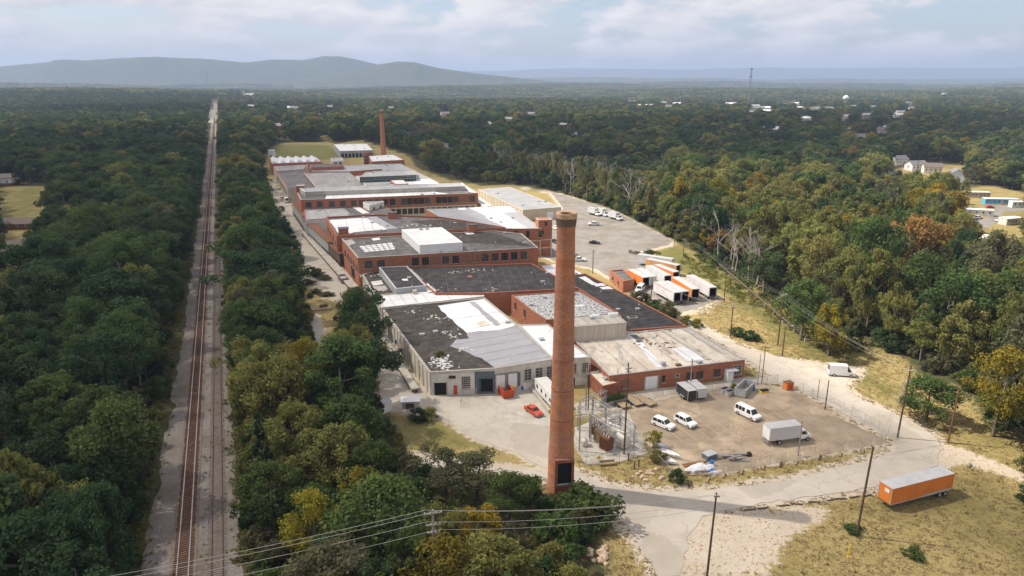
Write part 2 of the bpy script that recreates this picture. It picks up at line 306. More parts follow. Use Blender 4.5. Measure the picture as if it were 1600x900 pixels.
HOUSES = [(1392, 254), (1508, 256), (1510, 284), (1400, 278)]
P_road = [(1060, 498), (1085, 503), (1150, 538), (1200, 556), (1290, 570), (1345, 577), (1325, 595), (1320, 605), (1345, 625), (1410, 652), (1455, 678), (1472, 700), (1462, 728), (1430, 748), (1380, 760), (1270, 776), (1150, 794),
          (1100, 806), (1075, 838), (1062, 902), (1030, 902), (1012, 868), (985, 832), (950, 792), (905, 760), (855, 748), (780, 742), (640, 724), (640, 712), (760, 729), (855, 738), (898, 735), (930, 750), (985, 766), (1100, 768), (1250, 747), (1370, 716), (1402, 700),
          (1398, 688), (1345, 660), (1270, 620), (1240, 606), (1200, 584), (1170, 562), (1110, 527)]
P_apron = [(600, 622), (640, 628), (672, 618), (715, 612), (838, 606), (852, 640), (874, 690), (868, 737), (850, 731), (800, 706), (740, 685), (690, 655), (640, 648), (604, 640)]
P_street = [(412, 285), (425, 283), (458, 330), (500, 385), (548, 438), (600, 520), (640, 590), (672, 619), (640, 629), (600, 623), (592, 600), (575, 540), (540, 480), (512, 452), (478, 420), (460, 388), (440, 345), (416, 300)]
P_path = [(925, 628), (1000, 613), (1100, 601), (1165, 590), (1225, 589), (1262, 612), (1245, 612), (1215, 598), (1165, 601), (1060, 615), (965, 632), (945, 642), (905, 650), (900, 632)]
P_lot = [(958, 640), (1060, 620), (1140, 604), (1192, 600), (1240, 612), (1278, 628), (1312, 652), (1372, 682), (1388, 692), (1250, 717), (1130, 738), (1065, 738), (1010, 690), (968, 655)]
P_yard = [(868, 408), (842, 398), (862, 345), (880, 325), (860, 300), (795, 290), (882, 305), (960, 330), (1050, 376), (1045, 384), (992, 394), (1012, 410), (1122, 466), (1090, 482), (1052, 492), (1040, 482), (930, 420)]
P_trail = [(480, 492), (494, 490), (506, 515), (510, 548), (497, 552), (490, 520)]
road_w = {k: ccw(G(v)) for k, v in dict(road=P_road, apron=P_apron, street=P_street, path=P_path, lot=P_lot, yard=P_yard, trail=P_trail).items()}
def steps(a, b, s0, grow, lim): 
    out = [a]; s = s0
    while out[-1] < b: out.append(out[-1] + s); s = min(s * grow, lim)
    return out
xr = steps(150, 14000, 1.4, 1.10, 900); xs = np.array([-x for x in xr[::-1]] + list(np.arange(-148.6, 149, 1.4)) + xr)
ys = np.array([-3000, -1000, -300, -100, 0, 40, 60] + list(np.arange(74, 215, 1.2)) + steps(216, 14500, 1.6, 1.055, 900))
X, Y = np.meshgrid(xs, ys); Z = terrain(X, Y)
nx, ny = len(xs), len(ys)
idx = np.arange(nx * ny).reshape(ny, nx)
faces = np.stack([idx[:-1, :-1], idx[:-1, 1:], idx[1:, 1:], idx[1:, :-1]], -1).reshape(-1, 4)
me = bpy.data.meshes.new('ground'); me.from_pydata(np.stack([X, Y, Z - .0], -1).reshape(-1, 3).tolist(), [], faces.tolist())
px = np.full(X.shape, -1e4); py = np.full(X.shape, -1e4); ok = Y > 30
px[ok], py[ok] = proj(X[ok], Y[ok], 0.0)
open_ = np.zeros(X.shape)
wp = [ccw(G(p)) for p in (CLEAR, LEFTC, PARK, HOUSES)]
for p in wp:
    d = polydist(X, Y, p); ins = inpoly(X, Y, p); open_ = np.maximum(open_, np.clip(np.where(ins, .5 + d / 8, .5 - d / 8), 0, 1))
open_[(Y < 83) & (X > 12)] = 1
grav = np.zeros(X.shape)
for k, wd in (('road', 3.4), ('lot', 1.5), ('path', 1.0), ('apron', 1.5), ('street', 3.0), ('yard', 4.0), ('trail', 1.0)):
    p = road_w[k]; d = polydist(X, Y, p); ins = inpoly(X, Y, p); grav = np.maximum(grav, np.where(ins, 1, np.clip(1 - d / wd, 0, 1)))
sandp = ccw(G([(1040, 905), (1062, 840), (1100, 806), (1240, 790), (1300, 790), (1290, 812), (1240, 840), (1200, 905)]))
d = polydist(X, Y, sandp); grav = np.maximum(grav, np.where(inpoly(X, Y, sandp), np.clip(.45 + d / 5, 0, .95), np.clip(.35 - d / 6, 0, 1)))
sp2 = ccw(G([(1460, 690), (1500, 700), (1600, 740), (1600, 752), (1500, 722), (1460, 740)])); d = polydist(X, Y, sp2); grav = np.maximum(grav, np.where(inpoly(X, Y, sp2), .75, np.clip(.6 - d / 3, 0, 1)))
sp3 = ccw(G([(1040, 470), (1125, 468), (1110, 490), (1060, 492)])); grav = np.maximum(grav, np.where(inpoly(X, Y, sp3), .6, 0))
sp4 = ccw(G([(455, 390), (520, 455), (510, 470), (470, 440)])); d = polydist(X, Y, sp4); grav = np.maximum(grav, np.where(inpoly(X, Y, sp4), .7, np.clip(.5 - d / 4, 0, 1)))
# lush green rather than dry grass: the meadow past the trailer yard and the verge below the wood
lush = np.zeros(X.shape)
for pts, v in (([(1050, 380), (1130, 420), (1215, 490), (1335, 560), (1420, 620), (1380, 620), (1260, 560), (1180, 500), (1100, 440), (1010, 405)], .85), ([(620, 650), (700, 655), (760, 700), (640, 710)], .7), ([(430, 225), (510, 225), (560, 250), (420, 250)], .95), ([(0, 290), (85, 290), (70, 340), (0, 345)], .7)):
    p = ccw(G(pts)); d = polydist(X, Y, p); lush = np.maximum(lush, v * np.where(inpoly(X, Y, p), np.clip(.5 + d / 10, 0, 1), np.clip(.5 - d / 10, 0, 1)))
at_ = me.color_attributes.new('zone', 'FLOAT_COLOR', 'POINT')
colr = np.stack([open_, grav, lush, np.ones(X.shape)], -1).reshape(-1).astype(np.float32); at_.data.foreach_set('color', colr)
gm = bpy.data.materials.new('ground_cover'); gm.use_nodes = True; t = gm.node_tree; b = t.nodes['Principled BSDF']; b.inputs['Roughness'].default_value = .95; b.inputs['Specular IOR Level'].default_value = .1
ge = N(t, 'ShaderNodeNewGeometry'); za = N(t, 'ShaderNodeAttribute', attribute_name='zone'); sz = N(t, 'ShaderNodeSeparateColor'); t.links.new(za.outputs['Color'], sz.inputs[0])
def nz(scale, detail=6.0, rough=.62):
    n = N(t, 'ShaderNodeTexNoise', i_Scale=scale, i_Detail=detail, i_Roughness=rough); t.links.new(ge.outputs['Position'], n.inputs['Vector']); return n.outputs[0]
def mr(src, a, b_, c=0., d_=1.):
    n = N(t, 'ShaderNodeMapRange', i_1=a, i_2=b_, i_3=c, i_4=d_); t.links.new(src, n.inputs[0]); return n.outputs[0]
def mixc(f, a, b_):
    n = N(t, 'ShaderNodeMix', data_type='RGBA')
    t.links.new(f, n.inputs[0])
    for i, v in ((6, a), (7, b_)):
        if isinstance(v, tuple): n.inputs[i].default_value = rgb(v)
        else: t.links.new(v, n.inputs[i])
    return n.outputs[2]
def mth(op, a, b_):
    n = N(t, 'ShaderNodeMath', operation=op)
    for i, v in ((0, a), (1, b_)):
        if isinstance(v, (int, float)): n.inputs[i].default_value = v
        else: t.links.new(v, n.inputs[i])
    return n.outputs[0]
big, mid, fine, vf = nz(.045, 5.), nz(.22), nz(1.1, 8., .7), nz(4.5, 4., .7)
dry = mixc(mr(mid, .38, .64), (.345, .262, .115), (.255, .20, .078))
dry = mixc(mr(fine, .42, .66), dry, (.20, .165, .06)); dry = mixc(mr(vf, .52, .70), dry, (.43, .345, .19)); dry = mixc(mr(nz(2.2, 6., .75), .56, .68), dry, (.10, .095, .03))
dry = mixc(mr(big, .50, .64), dry, (.19, .16, .06))
grn = mixc(mr(mid, .35, .65), (.115, .125, .036), (.18, .16, .056)); grn = mixc(mr(fine, .5, .75), grn, (.075, .09, .026))
gl = mth('ADD', sz.outputs[2], mr(mid, .3, .7, -.3, .3)); grass = mixc(mr(gl, .3, .7), dry, grn)
sand = mixc(mr(mid, .35, .65), (.48, .415, .335), (.41, .345, .265)); sand = mixc(mr(vf, .5, .7), sand, (.52, .475, .41)); sand = mixc(mr(fine, .62, .8), sand, (.30, .21, .13))
gf = mth('ADD', sz.outputs[1], mth('ADD', mr(fine, .3, .7, -.42, .42), mr(mid, .3, .7, -.25, .25)))
surf = mixc(mr(gf, .42, .62), grass, sand)
fl = mixc(mr(mid, .4, .6), (.045, .055, .022), (.085, .07, .036))
of = mth('ADD', sz.outputs[0], mr(fine, .3, .7, -.3, .3))
t.links.new(mixc(mr(of, .35, .6), fl, surf), b.inputs['Base Color'])
bp = N(t, 'ShaderNodeBump', i_Strength=1.0, i_Distance=.12); t.links.new(fine, bp.inputs['Height']); t.links.new(bp.outputs[0], b.inputs['Normal'])
me.materials.append(gm); me.polygons.foreach_set('use_smooth', [True] * len(me.polygons)); struct(link('ground', me))
def sheet(name, poly, m, z, jit=.25, sub=1.5, parent=None):
    poly = ccw(poly); out = []
    rr = random.Random(len(poly) * 13 + int(poly[0][0] * 10))
    for i, p in enumerate(poly):
        q = poly[(i + 1) % len(poly)]; L = math.dist(p, q); n = max(1, int(L / sub))
        for k in range(n):
            f = k / n; out.append((p[0] + (q[0] - p[0]) * f + rr.gauss(0, jit), p[1] + (q[1] - p[1]) * f + rr.gauss(0, jit)))
    r_ = delaunay_2d_cdt([Vector(p) for p in out], [], [list(range(len(out)))], 1, 1e-4)
    m_ = bpy.data.meshes.new(name); m_.from_pydata([(v.x, v.y, z) for v in r_[0]], [], [tuple(f) for f in r_[2]]); m_.materials.append(m)
    o = link(name, m_, parent)
    return o if parent else struct(o)
sheet('gravel_street', road_w['street'], M['street'], .03, .3)
sheet('dirt_trail', road_w['trail'], M['street'], .03, .2)
sheet('truck_yard', road_w['yard'], M['yardg'], .03, .4)
sheet('concrete_apron', road_w['apron'], M['road'], .05, .12)
sheet('loading_pad', G([(752, 612), (838, 606), (852, 640), (866, 668), (796, 660)]), M['concrete'], .07, .03)
sheet('road', road_w['road'], M['road'], .06, .22)
sheet('footpath', road_w['path'], M['street'], .04, .2)
lot = sheet('parking_lot', road_w['lot'], M['lot'], .035, .2)
# worn stall lines: two rows hanging on a spine line
LM_ = lambda p, q, wd=.13: MB().prism([(p[0] - (q[1] - p[1]) / math.dist(p, q) * wd / 2, p[1] + (q[0] - p[0]) / math.dist(p, q) * wd / 2), (p[0] + (q[1] - p[1]) / math.dist(p, q) * wd / 2, p[1] - (q[0] - p[0]) / math.dist(p, q) * wd / 2),
        (q[0] + (q[1] - p[1]) / math.dist(p, q) * wd / 2, q[1] - (q[0] - p[0]) / math.dist(p, q) * wd / 2), (q[0] - (q[1] - p[1]) / math.dist(p, q) * wd / 2, q[1] + (q[0] - p[0]) / math.dist(p, q) * wd / 2)], .039, .046).build('stall_line', M['line'], lot)
s0 = Vector(at(1045, 673)); s1 = Vector(at(1305, 632)); sd = (s1 - s0).normalized(); ld = (Vector(at(1088, 694)) - Vector(at(1052, 666))).normalized()
LM_(tuple(s0), tuple(s1))
k = 0.0
while k < (s1 - s0).length - 1:
    a = s0 + sd * k; LM_(tuple(a - ld * 5.0), tuple(a + ld * 5.2)); k += 2.75
e0 = Vector(at(1150, 737)); e1 = Vector(at(1382, 693)); ed = (e1 - e0).normalized(); k = 6.
while k < (e1 - e0).length - 2:
    a = e0 + ed * k; LM_(tuple(a - ld * .6), tuple(a - ld * 5.4)); k += 2.75
for q in ((985, 640, 1006, 652), (1010, 634, 1033, 646), (1045, 628, 1065, 640), (1160, 608, 1182, 620), (1180, 604, 1204, 616)): LM_(at(*q[:2]), at(*q[2:]))
# ------------------------------------------------------------------ railway
r0 = Vector(at(285.5, 900)); r1 = Vector(at(332.8, 220)); rd = (r1 - r0).normalized(); rn = Vector((rd.y, -rd.x))
def rp(s, o): p = r0 + rd * s + rn * o; return (p.x, p.y)
rbd = random.Random(8); bw = lambda s: (5.9 - .9 * min(1, max(0, s) / 50) - .8 * min(1, max(0, s - 50) / 100), 8.0 - 1.4 * min(1, max(0, s) / 150))
ss = [-60 + 1.5 * i for i in range(260)] + [350 + 20 * i for i in range(98)]; lft = []; rgt = []; n0 = n1 = 0
for s in ss: n0 = .75 * n0 + rbd.gauss(0, .28); n1 = .75 * n1 + rbd.gauss(0, .28); a_, c_ = bw(s); lft.append(rp(s, -a_ + n0)); rgt.append(rp(s, c_ + n1))
bed = MB(); nn_ = len(ss); mid_l = [rp(s, -3.) for s in ss]; mid_r = [rp(s, 5.6) for s in ss]
bed.add([(*p, -.02) for p in lft] + [(*p, .11) for p in mid_l] + [(*p, .11) for p in mid_r] + [(*p, -.02) for p in rgt], [(k * nn_ + i, (k + 1) * nn_ + i, (k + 1) * nn_ + i + 1, k * nn_ + i + 1) for k in range(3) for i in range(nn_ - 1)])
struct(bed.build('railway_bed', M['ballast']))
struct(MB().prism([rp(-60, -1.75), rp(-60, 1.75), rp(2300, 1.75), rp(2300, -1.75)], .05, .19).build('ballast_strip', M['ballast_brown']))
def track(o_, label, tm, rm, zb, sp_):
    tr = thing('railway_track', label, 'railway track', (*rp(0, o_), zb), math.atan2(rd.y, rd.x))
    for g in (-.75, .75):
        mb = MB().box(-60, 2300, g - .045, g + .045, .15, .30).box(-60, 2300, g - .09, g + .09, .13, .16); mb.build('rail', rm, tr)
    ms = MB().box(-.12, .12, -1.3, 1.3, .0, .14).mesh('sleeper', tm); n = 0; s = -12.0; rest = MB(); rr = random.Random(3)
    while s < 1300:
        if n < 300:
            o = link('sleeper', ms, tr, (s, rr.gauss(0, .05), rr.gauss(0, .006)), rr.gauss(0, .015))
        else:
            rest.box(s - .12, s + .12, -1.3, 1.3, 0, .14)
        n += 1; s += sp_ * rr.uniform(.94, 1.06)
    struct(rest.build('sleepers', tm, tr), 'stuff')
track(0, 'main railway track with bright worn rails on rust brown sleepers', M['tie'], M['rail'], .17, .52)
track(4.45, 'disused siding track with dull rusty rails and grey sleepers sunk in ballast', M['tie_grey'], M['rail_rust'], .02, .55)
# far end: level crossing and pale yard where the line leaves the wood
sheet('crossing_yard', [rp(1150, -14), rp(1150, 16), rp(1700, 22), rp(1700, -16)], M['street'], .2, .5, 20)
# ------------------------------------------------------------------ hills
def ridge(name, sky_, dist, depth, m, seed):
    rr = np.random.default_rng(seed); xs_ = np.linspace(sky_[0][0], sky_[-1][0], 130)
    hy = np.interp(xs_, [p[0] for p in sky_], [p[1] for p in sky_]); hy = hy + np.convolve(rr.normal(0, 1.4, 130) * min(1, (sky_[-1][0] - sky_[0][0]) / 1400) ** 1.5, np.ones(7) / 7, 'same')
    v = []; f = []; n = len(xs_); prof = [(-.5, 0), (-.38, .14), (-.26, .36), (-.14, .66), (-.05, .92), (0, 1), (.12, .8), (.3, .4), (.5, 0)]
    nz_ = rr.normal(0, .05 * min(1, (sky_[-1][0] - sky_[0][0]) / 1400), (len(prof), n)); nz_ = np.apply_along_axis(lambda a: np.convolve(a, np.ones(4) / 4, 'same'), 1, nz_) * 2.4
    for i, (u, q) in enumerate(prof):
        for k in range(n):
            d = dist + u * depth; a = (xs_[k] - 800) / F
            top = H + dist * (HZ - hy[k]) / F * 1.02
            v.append((a * d, d, -30 + (top + 30) * max(0, q + (nz_[i, k] if 0 < i < len(prof) - 1 and q < 1 else 0))))
    for i in range(len(prof) - 1):
        for k in range(n - 1): f.append((i * n + k, i * n + k + 1, (i + 1) * n + k + 1, (i + 1) * n + k))
    mb = MB(); mb.add(v, f); struct(mb.build(name, m, smooth=True))
M['hill'] = mat('hill_forest', (.030, .045, .020), (.055, .068, .028), .012, .95, detail=8)
ridge('hills', [(-500, 122), (-250, 117), (0, 109), (60, 104), (120, 99), (200, 95), (270, 92), (340, 96), (400, 100), (440, 97), (490, 98), (520, 91.5), (545, 91), (575, 97), (610, 105), (680, 112), (730, 117), (800, 122), (900, 127)], 6800, 1500, M['hill'], 4)
ridge('near_hills', [(470, 127), (530, 118), (580, 106), (630, 99), (655, 100), (690, 108), (740, 115), (800, 121), (860, 127)], 5900, 1200, M['hill'], 31)
ridge('far_hills', [(500, 118), (700, 112), (800, 112), (900, 108), (1000, 110), (1080, 111), (1170, 107), (1300, 109), (1380, 107), (1450, 108), (1600, 106), (1900, 110)], 16500, 3500, M['hill'], 9)
ridge('low_hills', [(620, 126), (760, 123), (900, 121), (1050, 122), (1200, 123), (1400, 124), (1600, 122), (1900, 121)], 9500, 2500, M['hill'], 12)
# ------------------------------------------------------------------ clouds that shade the wood and the mill
def cloudmat():
    m = bpy.data.materials.new('cloud'); m.use_nodes = True; t_ = m.node_tree; t_.nodes.clear()
    g = N(t_, 'ShaderNodeTexCoord'); sx = N(t_, 'ShaderNodeSeparateXYZ'); t_.links.new(g.outputs['Object'], sx.inputs[0])
    cx = N(t_, 'ShaderNodeCombineXYZ'); t_.links.new(sx.outputs[0], cx.inputs[0]); t_.links.new(sx.outputs[1], cx.inputs[1])
    ln = N(t_, 'ShaderNodeVectorMath', operation='LENGTH'); t_.links.new(cx.outputs[0], ln.inputs[0])
    n = N(t_, 'ShaderNodeTexNoise', i_Scale=3.0, i_Detail=5.0); t_.links.new(g.outputs['Object'], n.inputs['Vector'])
    ad = N(t_, 'ShaderNodeMath', operation='MULTIPLY_ADD', i_1=.3, i_2=-.15); t_.links.new(n.outputs[0], ad.inputs[0])
    s = N(t_, 'ShaderNodeMath', operation='ADD'); t_.links.new(ln.outputs['Value'], s.inputs[0]); t_.links.new(ad.outputs[0], s.inputs[1])
    r = N(t_, 'ShaderNodeMapRange', interpolation_type='SMOOTHSTEP', i_1=.62, i_2=.98, i_3=.46, i_4=0.); t_.links.new(s.outputs[0], r.inputs[0])
    d = N(t_, 'ShaderNodeBsdfTranslucent'); d.inputs[0].default_value = (.9, .9, .9, 1); tr = N(t_, 'ShaderNodeBsdfTransparent'); mx = N(t_, 'ShaderNodeMixShader')
    t_.links.new(r.outputs[0], mx.inputs[0]); t_.links.new(tr.outputs[0], mx.inputs[1]); t_.links.new(d.outputs[0], mx.inputs[2])
    o = N(t_, 'ShaderNodeOutputMaterial'); t_.links.new(mx.outputs[0], o.inputs[0]); return m
cm = cloudmat(); CA = 900.
def cloud(gx, gy, rx, ry, rz, seed):
    k = CA / math.tan(SUN_EL); bm = bmesh.new(); bmesh.ops.create_icosphere(bm, subdivisions=5, radius=1)
    rr = random.Random(seed); cs = [Vector((rr.uniform(-1, 1), rr.uniform(-1, 1), rr.uniform(.1, 1))).normalized() for _ in range(26)]
    for v in bm.verts:
        n = v.co.copy(); e = sum(max(0, 1 - (n - c).length / .45) ** 1.0 for c in cs) * .16
        v.co = Vector((n.x * (.86 + e * .5), n.y * (.86 + e * .5), (n.z + e * 1.4) if n.z > 0 else n.z * .25))
    m_ = bpy.data.meshes.new('cloud'); bm.to_mesh(m_); bm.free(); m_.materials.append(cm); m_.polygons.foreach_set('use_smooth', [True] * len(m_.polygons))
    o = struct(link('cloud', m_)); o.location = (gx - SDX * k, gy - SDY * k, CA); o.scale = (rx, ry, 130); o.rotation_euler.z = rz
cloud(-268, 330, 232, 620, math.radians(24), 1)
cloud(-20, 760, 560, 340, math.radians(10), 2)
cloud(560, 980, 420, 330, math.radians(-12), 5)
cloud(-700, 1450, 420, 300, .2, 6)
# ------------------------------------------------------------------ haze
hb = MB().box(-21000, 21000, -3500, 27500, -60, 520).build('haze', [])
struct(hb, 'stuff'); hm = bpy.data.materials.new('haze'); hm.use_nodes = True; t = hm.node_tree; t.nodes.clear()
pv = N(t, 'ShaderNodeVolumePrincipled'); pv.inputs['Color'].default_value = (.50, .64, .93, 1); pv.inputs['Density'].default_value = 1.25e-4; pv.inputs['Anisotropy'].default_value = .1
ho = N(t, 'ShaderNodeOutputMaterial'); t.links.new(pv.outputs[0], ho.inputs['Volume']); hb.data.materials.append(hm)
# ------------------------------------------------------------------ trees
def crown_mesh(name, k, seed, h=15., r=5.5, base=3.2, ncl=46, nlf=190, ls=.31, cone=False, spread=.30, trunk=False, flat=1.0, lob=.2):
    g = np.random.default_rng(seed); cz = (h + base) / 2; hz = (h - base) / 2
    V = []; T = []
    ctr = []
    for i in range(ncl):
        u = g.uniform(-1, 1); th = g.uniform(0, 2 * np.pi)
        if cone:
            q = g.uniform(0, 1) ** .75; z = base + (h - base) * (1 - q); rr = r * q * g.uniform(.55, 1.0); c = np.array([rr * np.cos(th), rr * np.sin(th), z]); rc = r * .22 * (.55 + q)
        else:
            u = np.clip(u * 1.05 + .12, -1, 1); s = g.uniform(.5, 1.0) ** .5
            prof = np.sqrt(max(0, 1 - u * u)) ** .8
            lobes = 1 + lob * np.sin(3 * th + seed + 2 * u) + lob * .7 * np.sin(5 * th + 2 * seed - 3 * u)
            c = np.array([prof * r * s * lobes * np.cos(th), prof * r * s * lobes * np.sin(th), cz + hz * u * s * .93]); rc = r * spread * g.uniform(.65, 1.25)
        ctr.append((c, rc, g.uniform(0, 1)))
    for c, rc, tn in ctr:
        d = g.normal(size=(nlf, 3)); d[:, 2] += .25; d /= np.linalg.norm(d, axis=1, keepdims=True)
        p = c + d * rc * g.uniform(.45, 1.08, (nlf, 1)) * np.array([1, 1, .8 * flat])
        nrm = d + g.normal(size=(nlf, 3)) * .55; nrm /= np.linalg.norm(nrm, axis=1, keepdims=True)
        a = np.cross(nrm, g.normal(size=(nlf, 3))); a /= np.linalg.norm(a, axis=1, keepdims=True); b_ = np.cross(nrm, a)
        s = ls * g.uniform(.45, 1.6, (nlf, 1)); l = s * g.uniform(.9, 1.6, (nlf, 1))
        q = np.stack([p - a * l * .55, p + b_ * s * .5, p + a * l * .6, p - b_ * s * .5], 1)
        V.append(q.reshape(-1, 3)); T.append(np.repeat(np.clip(.5 * tn + g.uniform(0, .5, nlf), 0, 1), 4))
    V = np.concatenate(V); T = np.concatenate(T); n = len(V)
    V[:, 2] = np.maximum(V[:, 2], .12)
    tm = MB()
    if trunk: trunk_geo(tm, seed, h, r, base)
    nt_ = len(tm.v); allv = V.tolist() + [tuple(x) for x in tm.v]
    f = np.arange(n).reshape(-1, 4).tolist() + [tuple(i + n for i in q) for q in tm.f]
    me = bpy.data.meshes.new(name); me.from_pydata(allv, [], f); me.materials.append(LM[k]); me.materials.append(M['bark'])
    if nt_: me.polygons.foreach_set('material_index', [0] * (n // 4) + [1] * len(tm.f))
    at = me.attributes.new('tint', 'FLOAT', 'POINT'); at.data.foreach_set('value', np.concatenate([T, np.zeros(nt_)]).astype(np.float32))
    return me
def trunk_geo(mb, seed, h, r, base):
    rr = random.Random(seed); tw = h * .022
    top = (rr.uniform(-.5, .5), rr.uniform(-.5, .5), h * .72)
    mb.tube([(0, 0, -.15), (0, 0, .5), (rr.uniform(-.2, .2), rr.uniform(-.2, .2), base), top], [tw * 1.5, tw * 1.1, tw, tw * .25], 7)
    for i in range(6):
        z = base * rr.uniform(.7, 1.0) + h * .07 * i; a = i * 2.4 + rr.uniform(-.4, .4); e = r * rr.uniform(.6, .9)
        mb.tube([(0, 0, z), (math.cos(a) * e * .5, math.sin(a) * e * .5, z + h * .09), (math.cos(a) * e, math.sin(a) * e, z + h * .2)], [tw * .55, tw * .38, tw * .1], 5)
def bare_geo(seed, h=15., r=3.2):
    rr = random.Random(seed); mb = MB()
    def br(p, d, L, w_, lev):
        q = p + d * L; m_ = p + d * L * .5 + Vector((rr.gauss(0, 1), rr.gauss(0, 1), rr.gauss(0, .4))) * L * .04
        mb.tube([p, m_, q], [w_, w_ * .8, w_ * .55], 5, cap=False)
        if lev == 0: return
        for i in range(3 if lev > 1 else 3):
            s = rr.uniform(.45, 1.0); st = p + d * L * s
            nd = (d + Vector((rr.gauss(0, 1), rr.gauss(0, 1), rr.uniform(-.1, .6))) * .55).normalized()
            br(st, nd, L * rr.uniform(.42, .62), w_ * .5, lev - 1)
    br(Vector((0, 0, -.1)), Vector((rr.gauss(0, .03), rr.gauss(0, .03), 1)).normalized(), h * .62, h * .017, 4)
    return mb
PROTO = {'dark': [], 'green': [], 'olive': [], 'yellow': [], 'orange': [], 'brown': [], 'conifer': []}
for k, n in (('dark', 4), ('green', 5), ('olive', 5), ('yellow', 2), ('orange', 1), ('brown', 2), ('conifer', 1)):
    for i in range(n):
        sd = len(k) * 31 + i * 7 + ord(k[0])
        kw = dict(h=15, r=3.0, base=.6, ncl=60, nlf=120, ls=.3, cone=True) if k == 'conifer' else dict(base=[2.6, 4.2, 1.8, 5.0, 3.0][i % 5], ncl=[50, 34, 64, 26, 44][i % 5], spread=[.28, .33, .22, .30, .38][i % 5], lob=[.18, .34, .26, .40, .12][i % 5])
        cmh = crown_mesh('crown', k, sd, **kw); tb = MB(); trunk_geo(tb, sd, 15, kw.get('r', 5.5), kw['base']); PROTO[k].append((cmh, tb.mesh('trunk', M['bark'], True)))
SHRUB = [crown_mesh('shrub_foliage', k, 71 + i, h=3., r=1.9, base=.1, ncl=26, nlf=110, ls=.2, spread=.38) for i, k in enumerate(('green', 'olive', 'dark', 'brown'))]
BARE = [bare_geo(s).mesh('bare_branches', M['bark_pale'], True) for s in (5, 8, 13)]
KLAB = {'dark': 'dark green broadleaf tree', 'green': 'mid green broadleaf tree', 'olive': 'pale olive green broadleaf tree', 'yellow': 'yellowing autumn tree', 'orange': 'orange tinted autumn tree', 'brown': 'thin brownish tree', 'conifer': 'narrow dark evergreen tree'}
placed = []                                # (x, y, r)
NT = [0]
def tree(x, y, h, r, k, label, group, seed=None, cat='tree'):
    s = random.Random(int(x * 17 + y * 31)); cm_, tm_ = s.choice(PROTO[k]); nr = 3.0 if k == 'conifer' else 5.5
    o = thing('evergreen_tree' if k == 'conifer' else 'broadleaf_tree', label, cat, (x, y, float(terrain(x, y)) - .05), s.uniform(0, 6.28), group)
    q_ = s.uniform(.82, 1.2); o.scale = (r / nr * q_, r / nr / q_, h / 15.)
    link('trunk', tm_, o); link('crown', cm_, o); placed.append((x, y, r)); NT[0] += 1
    return o
def shrub(x, y, h, r, label, group=None, i=0, cat='bush'):
    o = thing('shrub', label, cat, (x, y, float(terrain(x, y)) - .03), random.uniform(0, 6), group); o.scale = (r / 1.9, r / 1.9, h / 3.)
    link('foliage', SHRUB[i], o)
    MB().tube([(0, 0, -.1), (.05, 0, .6), (.3, .1, 1.6)], [.09, .07, .03], 6).tube([(0, 0, .2), (-.4, -.2, 1.5)], [.06, .02], 5).build('stem', M['bark'], o)
    return o
# --- hand placed trees: (px of crown top, height, radius, kind, label)
for x, y, h, r, k, lab in [
    (572, 452, 18, 6.2, 'dark', 'tall dark tree rising beside the white roofed strip of the mill'),
    (556, 524, 16, 6.3, 'dark', 'broad dark tree beside the gravel street near the small white shed'),
    (470, 534, 15, 4.2, 'yellow', 'yellow green tree among dark ones between railway and sandy trail'),
    (455, 634, 14, 5.6, 'olive', 'broad pale olive tree beside the narrow evergreen near the siding'),
    (400, 641, 15, 2.6, 'conifer', 'narrow dark evergreen tree at the edge of the siding ballast'),
    (545, 622, 13, 5.5, 'green', 'green tree in front of the small white shed'),
    (490, 774, 12, 4.2, 'yellow', 'yellow leaved tree under the power wires beside the siding'),
    (432, 365, 15, 7.0, 'dark', 'wide dark tree shading cars parked on the gravel street'),
    (395, 232, 17, 6.0, 'olive', 'pale green tree leaning towards the railway beyond the mill'),
    (400, 255, 16, 6.0, 'olive', 'pale olive tree on the railway edge opposite the mill sheds'),
    (695, 704, 8, 4.6, 'brown', 'low brownish tree below the sloping grass field'),
    (745, 712, 8, 4.6, 'brown', 'low brownish tree beside the lane to the chimney'),
    (795, 742, 8, 3.4, 'green', 'round fresh green tree near the foot of the big chimney'),
    (740, 798, 9, 3.8, 'yellow', 'golden leaved tree beside the grey power pole'),
    (1458, 594, 8.6, 5.2, 'green', 'round green tree alone on the lawn beside a brown pole'),
    (1430, 332, 27, 9.5, 'orange', 'big orange tinted tree at the edge of the mobile home park'),
    (1375, 345, 26, 7.0, 'green', 'tall green tree draped in creepers in front of the orange one'),
    (1460, 300, 22, 7.0, 'olive', 'pale olive tree in front of the white mobile homes'),
    (1350, 262, 22, 7.5, 'olive', 'light olive tree in front of the houses'),
    (1560, 365, 24, 8.0, 'brown', 'half bare tree beside the mobile home park road'),
    (1304, 478, 13, 4.8, 'yellow', 'bright yellow green tree at the edge of the wood by the power line'),
    (1200, 390, 15, 6.0, 'dark', 'dark dense tree standing over the pipeline'),
    (1580, 545, 18, 5.5, 'yellow', 'yellow green tree at the edge of the wood by the sandy track'),
    (1500, 425, 22, 8.0, 'green', 'broad green tree in front of the mobile home park'),
    (1580, 430, 22, 8.0, 'green', 'big green tree crowning the wood above the lawn'),
    (1570, 640, 5, 3.0, 'green', 'small green tree at the foot of the wood above the sandy track'),
    (1262, 440, 16, 6, 'green', 'green tree standing behind the power line pole'),
    (1022, 673, 3.6, 1.4, 'yellow', 'small yellow green tree at the corner of the parking lot'),
]:
    X_, Y_ = at(x, y, h); tree(X_, Y_, h, r, k, lab, None)
